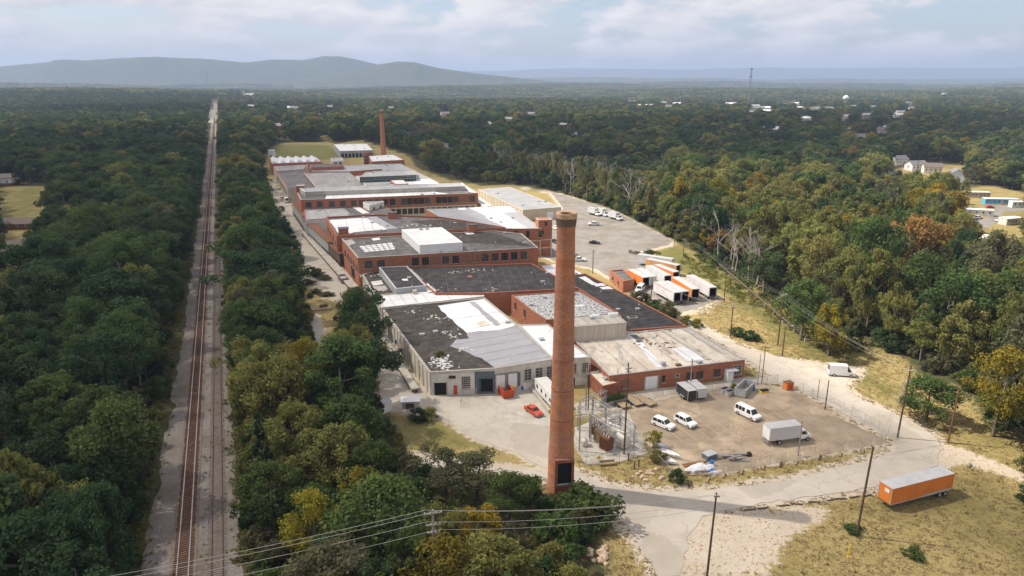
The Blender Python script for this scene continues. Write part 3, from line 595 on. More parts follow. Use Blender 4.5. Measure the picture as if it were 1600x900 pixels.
for x, y, h, r, lab, i in [(918, 768, 5.2, 4.4, 'dense round green bush at the foot of the big chimney', 0), (1153, 524, 2.2, 1.7, 'round green bush on the lawn nearer the trailers', 0), (1172, 530, 2.2, 2.2, 'wide round green bush on the lawn nearer the road', 2),
    (1001, 456, 4.2, 2.8, 'bush with reddish leaves beside the white van', 3), (1023, 470, 3.4, 2.3, 'green bush between two reddish ones at the black roof', 0), (1044, 473, 4.4, 2.8, 'reddish bush at the corner of the black roof', 3),
    (1336, 832, 1.0, 1.2, 'low green clump at the foot of the leaning pole', 0), (1425, 868, 1.2, 1.3, 'low green bush around a stump in the dry grass', 0),
    (1058, 735, 2.4, 1.3, 'dark bush at the fence corner beside the junk', 2), (1028, 705, 2.0, 1.4, 'scrubby bush beside the substation fence', 1), (1073, 495, 2.2, 1.6, 'scrubby bush beside the road sign on the lawn', 1), (1090, 500, 2.0, 1.7, 'twiggy low bush behind the road at the lawn edge', 1), (1148, 600, 1.3, .9, 'small weed bush beside the long grey dumpster', 1),
    (655, 640, 2.2, 2.0, 'dark bush beside the open white carport', 2), (672, 640, 2.0, 1.8, 'olive bush near the fence of the sloping field', 1), (1017, 392, 3.5, 3.0, 'round bush beside the broken pallets in the meadow', 2)]:
    X_, Y_ = at(x, y, 0 if lab.startswith(('low green', 'wide', 'round green b')) else h); shrub(X_, Y_, h, r, lab, None, i)
MAN = np.array(placed)
# --- the woods: jittered grid, kept out of clearings on the ground and in front of them
bld_keep = [ccw(G(p)) for p in (CLEAR, LEFTC, PARK, HOUSES, RAILP)] + [[rp(-60, -6.4), rp(-60, 8.6), rp(60, 7.9), rp(1300, 7.2), rp(1300, -5)], [(14, 60), (150, 60), (150, 96), (14, 84)]]
imgkeep = [CLEAR, RAILP, LEFTC]
imgpark = [(1505, 302), (1602, 302), (1602, 395), (1565, 400), (1520, 380)]
imghouse = [(1385, 252), (1512, 252), (1512, 282), (1385, 278)]
rt = random.Random(33); TOWN = []
for x0, x1, y0, y1, n in ((1090, 1260, 150, 172, 9), (1250, 1420, 160, 182, 9), (1420, 1600, 140, 170, 8), (980, 1100, 148, 166, 5), (1290, 1400, 196, 232, 5), (20, 280, 128, 150, 8), (340, 620, 140, 172, 8), (620, 900, 140, 200, 6)):
    for _ in range(n): TOWN.append((rt.uniform(x0, x1), rt.uniform(y0, y1)))
BOXES = [(x, y, 9 if y < 175 else 12, 5, 3 if y < 175 else 7) for x, y in TOWN] + [(1208, 199, 14, 5, 6), (437, 196, 12, 8, 8), (897, 212, 14, 8, 8), (640, 207, 10, 6, 6), (700, 226, 10, 6, 6), (1320, 275, 8, 18, 14), (1390, 212, 10, 5, 5), (388, 145, 16, 6, 3), (30, 350, 36, 12, 10), (12, 398, 24, 32, 18), (5, 282, 24, 16, 8), (1480, 322, 26, 8, 10), (1440, 264, 66, 14, 14), (1450, 300, 14, 6, 6)]
def grid(d0, d1, s, seed):
    g = np.random.default_rng(seed); xm = min(d1 * .86, 9e9)
    gx, gy = np.meshgrid(np.arange(-xm, xm, s), np.arange(max(60, d0 * .7), d1, s)); gx = gx.ravel() + g.uniform(-.42, .42, gx.size) * s; gy = gy.ravel() + g.uniform(-.42, .42, gy.size) * s
    d = np.hypot(gx, gy); m = (d >= d0) & (d < d1) & (np.abs(gx) < gy * .78 + 25)
    return gx[m], gy[m]
def wood(d0, d1, s, seed, hmin, hmax, checks=True):
    x, y = grid(d0, d1, s, seed); g = np.random.default_rng(seed + 1); h = g.uniform(hmin, hmax, x.size); r = h * g.uniform(.27, .42, x.size)
    keep = np.ones(x.size, bool)
    for p in bld_keep: keep &= ~inpoly(x, y, p) & (polydist(x, y, p) > np.minimum(r * .45, 3.))
    if checks:
        for p, f in [(q, (0., .6, .97)) for q in imgkeep] + [(imgpark, (.5, .98)), (imghouse, (.5, .98))]:
            for q in f:
                for sx in ((-.45, 0, .45) if p is not CLEAR else (-.75, 0, .75)):
                    a, b_ = proj(x + sx * r * (1 if q < .9 else .2), y, h * q); keep &= ~inpoly(a, b_, p)
        for bx_, by_, bw_, bu_, bd_ in BOXES:
            for q in (.5, .97):
                a, b_ = proj(x, y, h * q); keep &= ~((np.abs(a - bx_) < bw_) & (b_ > by_ - bu_) & (b_ < by_ + bd_))
        for mx, my, mrr in MAN: keep &= np.hypot(x - mx, y - my) > (mrr + r) * .62
    x, y, h, r = x[keep], y[keep], h[keep], r[keep]
    if d1 < 1100 and s > 6:
        big = (g.random(x.size) < .16) & (np.minimum.reduce([polydist(x, y, p) for p in bld_keep]) > 8.5); h = np.where(big, h * 1.2, h); r = np.where(big, r * 1.5, r); dead = np.zeros(x.size, bool); cell = {}
        for i in np.nonzero(big)[0]:
            if dead[i]: continue
            dd_ = np.hypot(x - x[i], y - y[i]); dead |= (dd_ > .01) & (dd_ < r[i] * 1.05)
        x, y, h, r = x[~dead], y[~dead], h[~dead], r[~dead]
    return x, y, h, r
def kindof(x, y, g):
    u = g.random(); px_, py_ = proj(x, y, 10)
    right = px_ > 1000 and y < 420
    lf = x < -.4 * y - 8
    n = .5 + .5 * math.sin(x / 37 + 1) * math.cos(y / 53)
    if right: t = (('olive', .56), ('green', .19), ('yellow', .055), ('orange', .012), ('brown', .13), ('dark', .053))
    elif lf: t = (('dark', .58), ('green', .29), ('olive', .07), ('brown', .056), ('orange', .004))
    elif y < 150: t = (('green', .36), ('olive', .38), ('yellow', .13), ('dark', .10), ('brown', .03))
    else: t = (('dark', .36), ('green', .33), ('olive', .22), ('brown', .07), ('yellow', .012), ('orange', .008))
    c = 0
    for k, p in t:
        c += p
        if u < c: return k
    return 'dark'
near = wood(60, 470, 6.6, 21, 11, 18); mid_ = wood(470, 1000, 7.6, 22, 11, 18); far_ = wood(1000, 2600, 11, 23, 12, 19)
g = np.random.default_rng(5); cand = []
for x, y, h, r in list(zip(*near)) + list(zip(*mid_)):
    a, b_ = proj(x, y, h * .7); k = kindof(x, y, g)
    right = a > 1000 and y < 420
    if right: h *= g.uniform(.9, 1.5); r *= g.uniform(.75, 1.2)
    if x > -30 and 300 < y < 560 and 740 < a < 1040: h *= .62; r *= .8
    if -.42 * y - 5 < x < 14 and y < 118: h *= .72; r *= .85
    vis = -20 < a < 1620 and 0 < b_ < 915
    if right and not (1360 < a < 1600 and 320 < b_ < 560): h = min(h, 22)
    cand.append((r / max(y, 1) * (1 if vis else 0), x, y, h, r, k))
cand.sort(reverse=True)
def region(x, y):
    o_ = (x - r0.x) * rn.x + (y - r0.y) * rn.y
    if o_ < 0:
        if o_ > -15: return 'at the railway edge across from the mill'
        if y > 300: return 'around the mown field across the railway'
        if o_ > -35: return 'in the second row across the railway'
        return 'deep inside the wood across the railway'
    if x < .02 * y + 15 and y < 560:
        if y < 125: return 'in the thicket between siding and chimney'
        if o_ < 20: return 'at the siding edge before the mill'
        return 'along the street before the mill'
    if y < 480:
        if y < 190: return 'in the wood rising above the lawn'
        if x > .5 * y: return 'around the mobile home park'
        if y < 300: return 'in the wood along the raised pipe'
        return 'in the wood behind the truck yard'
    return 'in the deep wood past the far end of the mill'
nb = 300 - NT[0] - 2
PT = []                                    # instanced rest: x, y, sx, sz, index
KI = []; protos = bpy.data.collections.new('tree_models')
for k in PROTO:
    for i, (cm_, tm_) in enumerate(PROTO[k]):
        KI.append(k)
for i, c in enumerate(cand):
    _, x, y, h, r, k = c
    if i < nb:
        lab = ('tall ' if h > 17 else 'low ' if h < 12 else '') + f'{KLAB[k]} {region(x, y)}'; lab = lab.replace(' broadleaf', '') if len(lab.split()) > 16 else lab; tree(x, y, h, r, k, lab, 'trees ' + region(x, y))
    else: PT.append((x, y, h, r, k))
rq = random.Random(6)
for i in range(120):
    x = rq.uniform(760, 1020); yy = float(np.interp(x, [740, 800, 880, 960, 1052], [287, 286, 301, 327, 374])) - rq.uniform(2, 18); bx, by = at(x, yy, 0); PT.append((bx, by, rq.uniform(11, 20), rq.uniform(1.6, 2.8), rq.choice(['brown', 'olive', 'olive', 'green'])))
for x, y, h, r in zip(*far_): PT.append((x, y, h, r, kindof(x, y, g)))
# undergrowth along the edges of the woods
ux, uy, uh, ur = wood(60, 430, 4.2, 31, 2.0, 5.0)
dd = np.minimum.reduce([polydist(ux, uy, p) for p in bld_keep]); ks = dd < 16
under = list(zip(ux[ks], uy[ks], uh[ks], ur[ks] * 1.5))
names = []; cnt = 0
def add_model(me):
    global cnt
    o = bpy.data.objects.new('tree_model_%02d' % cnt, me); protos.objects.link(o); cnt += 1; return cnt - 1
IDX = {}
for k in PROTO:
    IDX[k] = []
    for i in range(len(PROTO[k])):
        kw = dict(h=15, r=3.0, base=.6, ncl=40, nlf=70, ls=.42, cone=True) if k == 'conifer' else dict(base=[2.2, 4, 1.6, 4.5, 3][i % 5], ncl=[44, 34, 56, 26, 40][i % 5], nlf=100, ls=.46, spread=[.30, .34, .24, .31, .38][i % 5], lob=[.18, .34, .26, .4, .12][i % 5])
        IDX[k].append(add_model(crown_mesh('tree_model', k, 200 + 9 * i + ord(k[0]), trunk=True, **kw)))
IDX['shrub'] = [add_model(m_) for m_ in SHRUB]
def patch(k, seed):
    g_ = np.random.default_rng(seed); V = []; T = []
    for i in range(26):
        cx, cy = g_.uniform(-32, 32, 2); hh = g_.uniform(10, 18); rr = g_.uniform(4.5, 8); tn = g_.uniform(0, 1); n = 85
        d = g_.normal(size=(n, 3)); d[:, 2] = np.abs(d[:, 2]) * 1.0 - .25; d /= np.linalg.norm(d, axis=1, keepdims=True)
        p = np.array([cx, cy, hh - rr * .8]) + d * rr * g_.uniform(.75, 1.05, (n, 1)) * np.array([1, 1, .8])
        nn = d + g_.normal(size=(n, 3)) * .4; nn /= np.linalg.norm(nn, axis=1, keepdims=True); a = np.cross(nn, g_.normal(size=(n, 3))); a /= np.linalg.norm(a, axis=1, keepdims=True); b_ = np.cross(nn, a)
        s = 1.5 * g_.uniform(.6, 1.4, (n, 1)); V.append(np.stack([p - a * s, p + b_ * s * .8, p + a * s, p - b_ * s * .8], 1).reshape(-1, 3)); T.append(np.repeat(np.clip(tn * .7 + g_.uniform(0, .3, n), 0, 1), 4))
    V = np.concatenate(V); T = np.concatenate(T); me = bpy.data.meshes.new('canopy'); me.from_pydata(V.tolist(), [], np.arange(len(V)).reshape(-1, 4).tolist()); me.materials.append(LM[k])
    me.attributes.new('tint', 'FLOAT', 'POINT').data.foreach_set('value', T.astype(np.float32)); return me
IDX['patch'] = [add_model(patch(k, 40 + i)) for i, k in enumerate(('green', 'dark', 'olive', 'green', 'olive'))]
pts = []; scl = []; ix = []
rr_ = random.Random(77)
for x, y, h, r, k in PT:
    pts.append((x, y, float(terrain(x, y)) - .1)); scl.append((r / (3. if k == 'conifer' else 5.5),) * 2 + (h / 15,)); ix.append(rr_.choice(IDX[k]))
for x, y, h, r in under:
    pts.append((x, y, -.05)); scl.append((r / 1.9, r / 1.9, h / 3)); ix.append(rr_.choice(IDX['shrub']))
fx, fy = grid(2550, 5200, 46, 61); fx2, fy2 = grid(5200, 9400, 85, 62)
for x, y in zip(fx, fy): pts.append((x, y, float(terrain(x, y)) - 1)); s = rr_.uniform(.85, 1.25); scl.append((s, s, s)); ix.append(rr_.choice(IDX['patch']))
for x, y in zip(fx2, fy2): pts.append((x, y, float(terrain(x, y)) - 1)); s = rr_.uniform(1.6, 2.3); scl.append((s, s, s * .62)); ix.append(rr_.choice(IDX['patch']))
me = bpy.data.meshes.new('woodland'); me.from_pydata(pts, [], [])
me.attributes.new('inst_scale', 'FLOAT_VECTOR', 'POINT').data.foreach_set('vector', np.array(scl, np.float32).ravel())
me.attributes.new('inst_index', 'INT', 'POINT').data.foreach_set('value', np.array(ix, np.int32))
rot = np.zeros((len(pts), 3), np.float32); rot[:, 2] = RNG.uniform(0, 6.28, len(pts)); me.attributes.new('inst_rot', 'FLOAT_VECTOR', 'POINT').data.foreach_set('vector', rot.ravel())
wood_o = struct(link('woodland', me), 'stuff')
ng = bpy.data.node_groups.new('woodland_scatter', 'GeometryNodeTree')
ng.interface.new_socket('Geometry', in_out='INPUT', socket_type='NodeSocketGeometry'); ng.interface.new_socket('Geometry', in_out='OUTPUT', socket_type='NodeSocketGeometry')
gi = N(ng, 'NodeGroupInput'); go = N(ng, 'NodeGroupOutput'); ip = N(ng, 'GeometryNodeInstanceOnPoints'); ci = N(ng, 'GeometryNodeCollectionInfo'); ci.inputs['Collection'].default_value = protos; ci.inputs['Separate Children'].default_value = True; ci.inputs['Reset Children'].default_value = True
def na(nm, ty): n = N(ng, 'GeometryNodeInputNamedAttribute', data_type=ty); n.inputs['Name'].default_value = nm; return n.outputs['Attribute']
ng.links.new(gi.outputs[0], ip.inputs['Points']); ng.links.new(ci.outputs[0], ip.inputs['Instance']); ip.inputs['Pick Instance'].default_value = True
ng.links.new(na('inst_index', 'INT'), ip.inputs['Instance Index']); ng.links.new(na('inst_scale', 'FLOAT_VECTOR'), ip.inputs['Scale'])
er = N(ng, 'FunctionNodeEulerToRotation'); ng.links.new(na('inst_rot', 'FLOAT_VECTOR'), er.inputs[0]); ng.links.new(er.outputs[0], ip.inputs['Rotation'])
ng.links.new(ip.outputs[0], go.inputs[0]); wood_o.modifiers.new('scatter', 'NODES').node_group = ng
# bare pale trees along the wood's edge behind the truck yard
rb = random.Random(19); nbare = 0
edge_y = lambda x: float(np.interp(x, [740, 800, 880, 960, 1052, 1095, 1180], [287, 286, 301, 327, 374, 398, 453]))
bt = []
for i in range(104):
    x = rb.uniform(765, 1015) if i < 86 else rb.uniform(1085, 1185); h = rb.uniform(14, 23); bx, by = at(x, edge_y(x) - rb.uniform(3, 20), 0); bt.append((*proj(bx, by, h), h))
for x, y, h in bt + [(1306, 206, 24), (1300, 330, 20), (1385, 320, 22), (1340, 350, 18), (1590, 372, 22), (1545, 380, 20), (214, 545, 11), (130, 470, 14)]:
    X_, Y_ = at(x, y, h)
    o = thing('bare_tree', 'leafless pale dead tree standing among the green woods', 'tree', (X_, Y_, -.05), rb.uniform(0, 6), 'leafless trees at the edge of the woods'); s = h / 15; o.scale = (s * rb.uniform(.8, 1.1), s, s)
    link('branches', rb.choice(BARE), o)
print('TREES', NT[0], 'inst', len(pts))
# ------------------------------------------------------------------ the mill
def V2(p): return Vector((p[0], p[1]))
def building(name, label, cat, px_, z, wall, roof, par=.5, cop='coping', base=-.1, group=None, patches=(), parn='wall'):
    """px_: roof corners in the photo, z: number or plane; footprint follows from the roof's height"""
    pl = z if isinstance(z, tuple) else (z, 0., 0.)
    poly = ccw([atp(x, y, pl) for x, y in px_]); n = len(poly)
    cx = sum(p[0] for p in poly) / n; cy = sum(p[1] for p in poly) / n
    b = thing(name, label, cat, (cx, cy, 0), 0, group); L = [(p[0] - cx, p[1] - cy) for p in poly]
    zz = [pz(pl, *p) for p in poly]; inn = offset(L, .35)
    mb = MB(); v = [(*p, base) for p in L] + [(*p, q + par) for p, q in zip(L, zz)] + [(*p, q + par) for p, q in zip(inn, zz)] + [(*p, q - .3) for p, q in zip(inn, zz)]
    fs = []
    for i in range(n):
        j = (i + 1) % n; fs += [(i, j, n + j, n + i), (n + i, n + j, 2 * n + j, 2 * n + i), (2 * n + i, 2 * n + j, 3 * n + j, 3 * n + i)]
    mb.add(v, fs); mb.build('wall', M[wall], b)
    rf = MB(); rf.add([(*p, q) for p, q in zip(offset(L, .2), zz)], [tuple(range(n))]); rf = rf.build('roof', M[roof], b)
    if cop:
        o1 = offset(L, -.08); o2 = offset(L, .45); c = MB(); v = []
        for ring, dz in ((o1, par + .01), (o1, par + .1), (o2, par + .1), (o2, par + .01)): v += [(*p, q + dz) for p, q in zip(ring, zz)]
        fs = [(k * n + i, k * n + (i + 1) % n, ((k + 1) % 4) * n + (i + 1) % n, ((k + 1) % 4) * n + i) for k in range(4) for i in range(n)]
        c.add(v, fs); c.build('coping', M[cop], b)
    b['pl'] = pl; k = 0
    for pname, pts, pm in patches:
        k += 1; pp = ccw([atp(x, y, pl) for x, y in pts]); m_ = MB(); rr = random.Random(k); out = []
        for i, p in enumerate(pp):
            q = pp[(i + 1) % len(pp)]; m = max(1, int(math.dist(p, q) / 1.6))
            for s in range(m): f = s / m; out.append((p[0] + (q[0] - p[0]) * f + rr.gauss(0, .12), p[1] + (q[1] - p[1]) * f + rr.gauss(0, .12)))
        r_ = delaunay_2d_cdt([Vector(p) for p in out], [], [list(range(len(out)))], 1, 1e-4)
        m_.add([(p.x - cx, p.y - cy, pz(pl, p.x, p.y) + .03 + .018 * k) for p in r_[0]], [tuple(f) for f in r_[2]]); m_.build(pname, M[pm], b)
    del b['pl']
    b_info[b.name] = (poly, pl, (cx, cy)); return b
b_info = {}
WIN = {}
def win_mesh(w_, h_, nx_, ny_, fr):
    key = (round(w_, 2), round(h_, 2), nx_, ny_, fr)
    if key not in WIN:
        pane = {g: MB().box(-w_ / 2, w_ / 2, -.06, .02, 0, h_).mesh('window', M[g]) for g in ('glass', 'glass_old', 'board', 'dark')}
        f = MB(); t_ = .09
        f.box(-w_ / 2 - .05, -w_ / 2 + t_, -.12, .0, 0, h_).box(w_ / 2 - t_, w_ / 2 + .05, -.12, .0, 0, h_).box(-w_ / 2 + t_, w_ / 2 - t_, -.12, 0, h_ - t_, h_ + .02).box(-w_ / 2 + t_, w_ / 2 - t_, -.12, 0, .0, t_)
        for i in range(1, nx_): x = -w_ / 2 + w_ * i / nx_; f.box(x - .035, x + .035, -.095, -.03, t_, h_ - t_)
        for i in range(1, ny_): z = h_ * i / ny_; f.box(-w_ / 2 + t_, w_ / 2 - t_, -.09, -.03, z - .035, z + .035)
        s = MB().box(-w_ / 2 - .15, w_ / 2 + .15, -.22, .0, -.16, -.01).mesh('sill', M['coping'])
        WIN[key] = (pane, f.mesh('frame', M[fr]), s)
    return WIN[key]
def edge(b, pa, pb, z=None):
    """a facade line of building b given by two photo points on its roof edge: world a, b, wall angle"""
    poly, pl, c = b_info[b.name]; a = V2(atp(*pa, pl)); e = V2(atp(*pb, pl)); return a, e
def windows(b, pa, pb, fracs, z0, w_, h_, nx_=2, ny_=3, fr='frame', glass='glass_old', name='window', sill=True, mix=None):
    a, e = edge(b, pa, pb); c = b_info[b.name][2]; d = (e - a).normalized(); ang = math.atan2(d.y, d.x); nrm = Vector((d.y, -d.x))
    rr = random.Random(int(a.x * 7 + len(fracs)))
    for i, f in enumerate(fracs):
        pane, fm, sm = win_mesh(w_, h_, nx_, ny_, fr); g_ = glass
        if mix: g_ = rr.choice(mix)
        p = a + (e - a) * f + nrm * .03
        o = link(name, pane[g_], b, (p.x - c[0], p.y - c[1], z0), ang); link('frame', fm, o)
        if sill: link('sill', sm, o)
def panel(b, pa, pb, f0, f1, z0, z1, m, name, off=.04, th=.1):
    a, e = edge(b, pa, pb); c = b_info[b.name][2]; d = (e - a).normalized(); nrm = Vector((d.y, -d.x)); p = a + (e - a) * f0; q = a + (e - a) * f1
    L = (q - p).length; mb = MB().box(0, L, -off, th - off, z0, z1)
    return mb.build(name, M[m], b, loc=(p.x - c[0], p.y - c[1], 0), rz=math.atan2(d.y, d.x))
def rbox(name, b, cpx, z, sx, sy, h, m, rz=None, ang=.24):
    """a box standing on roof of b at photo point cpx"""
    poly, pl, c = b_info[b.name]; X_, Y_ = atp(*cpx, pl); o = MB().box(-sx / 2, sx / 2, -sy / 2, sy / 2, -.15, h).build(name, M[m], b, loc=(X_ - c[0], Y_ - c[1], pz(pl, X_, Y_)), rz=ang); return o
def debris(b, pts, m='rubble', name='roof_debris', seed=1, n=14, spread=1.3, size=.35):
    poly, pl, c = b_info[b.name]; rr = random.Random(seed); mb = MB()
    for q in pts:
        X_, Y_ = atp(*q, pl)
        for i in range(n):
            x = X_ + rr.gauss(0, spread); y = Y_ + rr.gauss(0, spread); s = size * rr.uniform(.3, 1.3); z = pz(pl, x, y) + .03; a = rr.uniform(0, 3)
            u = Vector((math.cos(a), math.sin(a), 0)) * s; v = Vector((-u.y, u.x, 0)) * rr.uniform(.3, .9); o = Vector((x - c[0], y - c[1], z)); hh = Vector((0, 0, s * rr.uniform(.15, .5)))
            vs = [o - u - v, o + u - v, o + u + v, o - u + v]; mb.add(vs + [p * .85 + o * .15 + hh for p in vs], [(3, 2, 1, 0), (4, 5, 6, 7), (0, 1, 5, 4), (1, 2, 6, 5), (2, 3, 7, 6), (3, 0, 4, 7)])
    return struct(mb.build(name, M[m], b), 'stuff')
lin = lambda a, b_, n: [a + (b_ - a) * i / (n - 1) for i in range(n)]
# --- A: painted warehouse with loading docks
plA = plane3([(671, 583, 5.2), (866, 562, 6.3), (596, 482, 5.4)])
A = building('warehouse', 'cream painted warehouse with dark tar and grey membrane roof and loading docks', 'building', [(671, 583), (773, 577), (866, 562), (808, 508), (757, 466), (596, 482)], plA, 'cream', 'tar', .12, 'coping',
    patches=[('white_membrane', [(683, 478), (756, 467), (807, 508), (782, 516), (729, 520), (706, 500)], 'membrane'), ('grey_membrane', [(729, 520), (782, 516), (807, 508), (864, 561), (774, 575), (752, 560), (742, 556), (727, 549), (716, 545), (703, 541), (712, 531), (731, 529)], 'grey_membrane'),
             ('grey_strip', [(733, 472), (741, 471), (783, 508), (775, 510)], 'grey_membrane'), ('stain_patch', [(743, 505), (756, 501), (765, 508), (750, 511)], 'beige_roof')])
FA = ((671, 583), (773, 577)); FB = ((773, 577), (866, 562))
panel(A, *FA, .03, .99, .0, 4.9, 'white_wall', 'painted_facade', .03, .05)
panel(A, *FA, .07, .25, 0, 2.9, 'dark', 'garage_opening', .045, .08); panel(A, *FA, .05, .07, 0, 3.05, 'coping', 'door_jamb', .09, .1); panel(A, *FA, .25, .27, 0, 3.05, 'coping', 'door_jamb', .09, .1)
panel(A, *FA, .36, .42, .1, 2.2, 'red_paint', 'red_door', .1, .1)
windows(A, *FA, [.555], 1.4, 1.9, 2.9, 4, 6, 'frame_w', 'glass_old'); windows(A, *FA, [.345], 3.9, 1.4, .6, 2, 1, 'frame', 'dark')
panel(A, *FA, .69, 1.0, .0, 5.3, 'blue_metal', 'slate_cladding', .09, .1); panel(A, *FA, .78, .97, .6, 3.6, 'dark', 'dock_opening', .13, .1); panel(A, *FA, .755, .785, .5, 3.7, 'teal', 'dock_door', .16, .1)
for f0, f1 in ((.02, .17), (.22, .37)):
    panel(A, *FB, f0, f1, 1.2, 4.2, 'white', 'roll_up_door', .08, .1); panel(A, *FB, f0 - .02, f0, 1.0, 4.4, 'steel', 'door_jamb', .2, .2); panel(A, *FB, f1, f1 + .02, 1.0, 4.4, 'steel', 'door_jamb', .2, .2); panel(A, *FB, f0 - .02, f1 + .02, 4.4, 4.6, 'steel', 'door_head', .2, .2)
panel(A, *FB, .385, .42, 1.2, 4.4, 'blue_metal', 'dock_bumper', .3, .2); panel(A, *FB, .23, .36, .9, 1.2, 'yellow', 'dock_leveller', .3, .3)
windows(A, *FB, [.55, .74, .93], 2.2, 1.7, 2.7, 2, 4, 'frame_w', 'glass_old')
panel(A, *FB, .45, 1.0, -.1, 1.5, 'white_wall', 'foundation', .12, .1)
for i, f in enumerate(lin(.03, .95, 14)): panel(A, (596, 482), (671, 583), f, f + .012, 0, 5.0, 'concrete', 'pilaster', .14, .2)
for f in (.22, .42, .63, .8): panel(A, (596, 482), (671, 583), f, f + .035, 1.2, 3.8, 'timber', 'side_door', .07, .1)
debris(A, [(690, 566), (688, 560), (694, 571)], 'rubble', 'broken_tiles', 3, 46, 1.2, .3); debris(A, [(676, 497), (690, 499), (698, 522), (712, 526), (724, 546), (606, 481), (620, 480), (644, 487)], 'rubble', 'roof_scraps', 5, 10, .9, .32)
debris(A, [(640, 505), (660, 492), (700, 550)], 'tar_grey', 'roof_scraps', 6, 9, 2.2, .3)
X_, Y_ = atp(688, 557, plA); sh = link('roof_weed', SHRUB[1], A, (X_ - A.location.x, Y_ - A.location.y, pz(plA, X_, Y_))); sh.scale = (.55, .55, .4)
# loading platform along the left wall
pf = [at(655, 606, 1.1), at(643, 608, 1.1), at(575, 500, 1.1), at(586, 498, 1.1)]
dk = thing('loading_platform', 'long concrete loading platform along the side of the painted warehouse', 'platform', (*at(643, 608), 0)); dl = at(643, 608)
MB().prism([(p[0] - dl[0], p[1] - dl[1]) for p in pf], .85, 1.15).build('deck', M['concrete'], dk)
pi = offset(ccw(pf), .25); MB().prism([(p[0] - dl[0], p[1] - dl[1]) for p in pi], -.1, .849).build('base', M['timber_dark'], dk)
# --- A2: white roofed annex
A2 = building('annex', 'annex with bright white roof and tall windows behind the big chimney', 'building', [(863, 563), (923, 559), (856, 507), (810, 508)], 6.4, 'cream', 'membrane', .05, 'coping')
windows(A2, (863, 563), (923, 559), [.2, .55, .86], 2.9, 1.5, 2.5, 3, 5, 'frame_w', 'glass_old'); panel(A2, (863, 563), (923, 559), 0.02, .98, -.1, 1.7, 'white_wall', 'foundation', .1, .1); panel(A2, (863, 563), (923, 559), .4, .6, 0, 1.8, 'dark', 'undercroft_opening', .14, .1)
windows(A2, (923, 559), (856, 507), [.12, .3, .5], 3, 1.4, 2.4, 3, 4, 'frame', 'glass_old')
# --- B white strip, C low roofs
B = building('flat_roofed_bay', 'narrow bay with crisp white membrane roof between two tar roofs', 'building', [(596, 481), (757, 463), (746, 447), (585, 463)], 6.1, 'cream', 'membrane', .08, None); rbox('roof_vent', B, (648, 459), 0, 1.2, 1.2, 1.1, 'corr')
C1 = building('side_bay', 'low bay with patched tar roof beside the box clad in grey sheets', 'building', [(585, 463), (622, 459), (600, 420), (566, 430)], 5.4, 'concrete', 'tar', .15, 'coping', patches=[('pale_patch', [(580, 440), (596, 438), (600, 444), (582, 447)], 'rubble'), ('pale_patch', [(583, 448), (603, 446), (606, 452), (590, 455)], 'coping')])
debris(C1, [(575, 432), (590, 431), (600, 455)], 'rubble', 'roof_scraps', 8, 6, 1.6, .5)
C2 = building('clad_roof_box', 'small black roofed block clad in grey corrugated sheets', 'building', [(618, 452), (666, 447), (636, 416.5), (592, 418)], 7.6, 'galv', 'tar_black', .08, 'alum', patches=[('pale_patch', [(628, 436), (637, 435.5), (638, 438.5), (629, 439)], 'membrane')]); debris(C2, [(640, 443), (620, 434), (626, 430)], 'tar_grey', 'roof_scraps', 9, 6, 1.2, .4)
C3 = building('tar_roofed_weaving_shed', 'wide shed with a black tar roof below the row of brick windows', 'building', [(680, 460), (757, 460), (904, 452), (831, 413), (634, 419)], 6.3, 'brick', 'tar_black', .3, 'flash', patches=[('torn_membrane', [(634, 421), (642, 420), (661, 437), (655, 440)], 'coping'), ('white_membrane', [(660, 445), (669, 443), (682, 455), (668, 457)], 'membrane'), ('red_patch', [(729, 431), (737, 430.5), (739, 434), (731, 434)], 'flash')]); debris(C3, [(712, 425), (738, 424), (765, 452), (690, 452)], 'coping', 'roof_scraps', 10, 8, 2.0, .45)
# --- E2 speckled roof, R brick shed, K corrugated box, R2 black roof
E2 = building('courtyard_building', 'brick building with speckled pale roof facing the inner courtyard', 'building', [(834, 489), (853, 501), (968, 491), (905, 455), (799, 462)], 6.2, 'brick', 'speckle', .12, 'flash', patches=[('white_patch', [(898, 477), (912, 475.5), (914, 479), (900, 480)], 'membrane')])
windows(E2, (799, 462), (834, 489), [.2, .62], 3.0, 1.2, 2.2, 2, 3, 'frame', 'dark')
R = building('brick_shed', 'low red brick shed with pale beige streaked roof beside the parking lot', 'building', [(952, 588), (1164, 563), (1074, 511), (895, 530)], 4.2, 'brick', 'beige_roof', .1, 'coping', patches=[('roof_strip', [(978, 519), (988, 518), (1037, 573), (1026, 575)], 'membrane'), ('roof_strip', [(1062, 513), (1074, 511), (1163, 562), (1150, 564)], 'concrete'), ('pale_patch', [(1050, 545), (1075, 541), (1100, 563), (1075, 566)], 'membrane'), ('tar_patch', [(984, 524), (994, 523), (1006, 534), (998, 536)], 'tar_grey'), ('roof_strip', [(960, 540), (966, 539), (985, 580), (978, 581)], 'concrete'), ('roof_strip', [(1005, 517), (1010, 516.5), (1050, 552), (1045, 553)], 'concrete'), ('roof_strip', [(1030, 515), (1034, 514.5), (1110, 562), (1104, 563)], 'concrete')])
FR = ((952, 588), (1164, 563))
panel(R, *FR, .26, .345, 0, 3.0, 'white', 'roll_up_door', .08, .1); panel(R, *FR, .25, .26, 0, 3.15, 'coping', 'door_jamb', .12, .1); panel(R, *FR, .345, .355, 0, 3.15, 'coping', 'door_jamb', .12, .1)
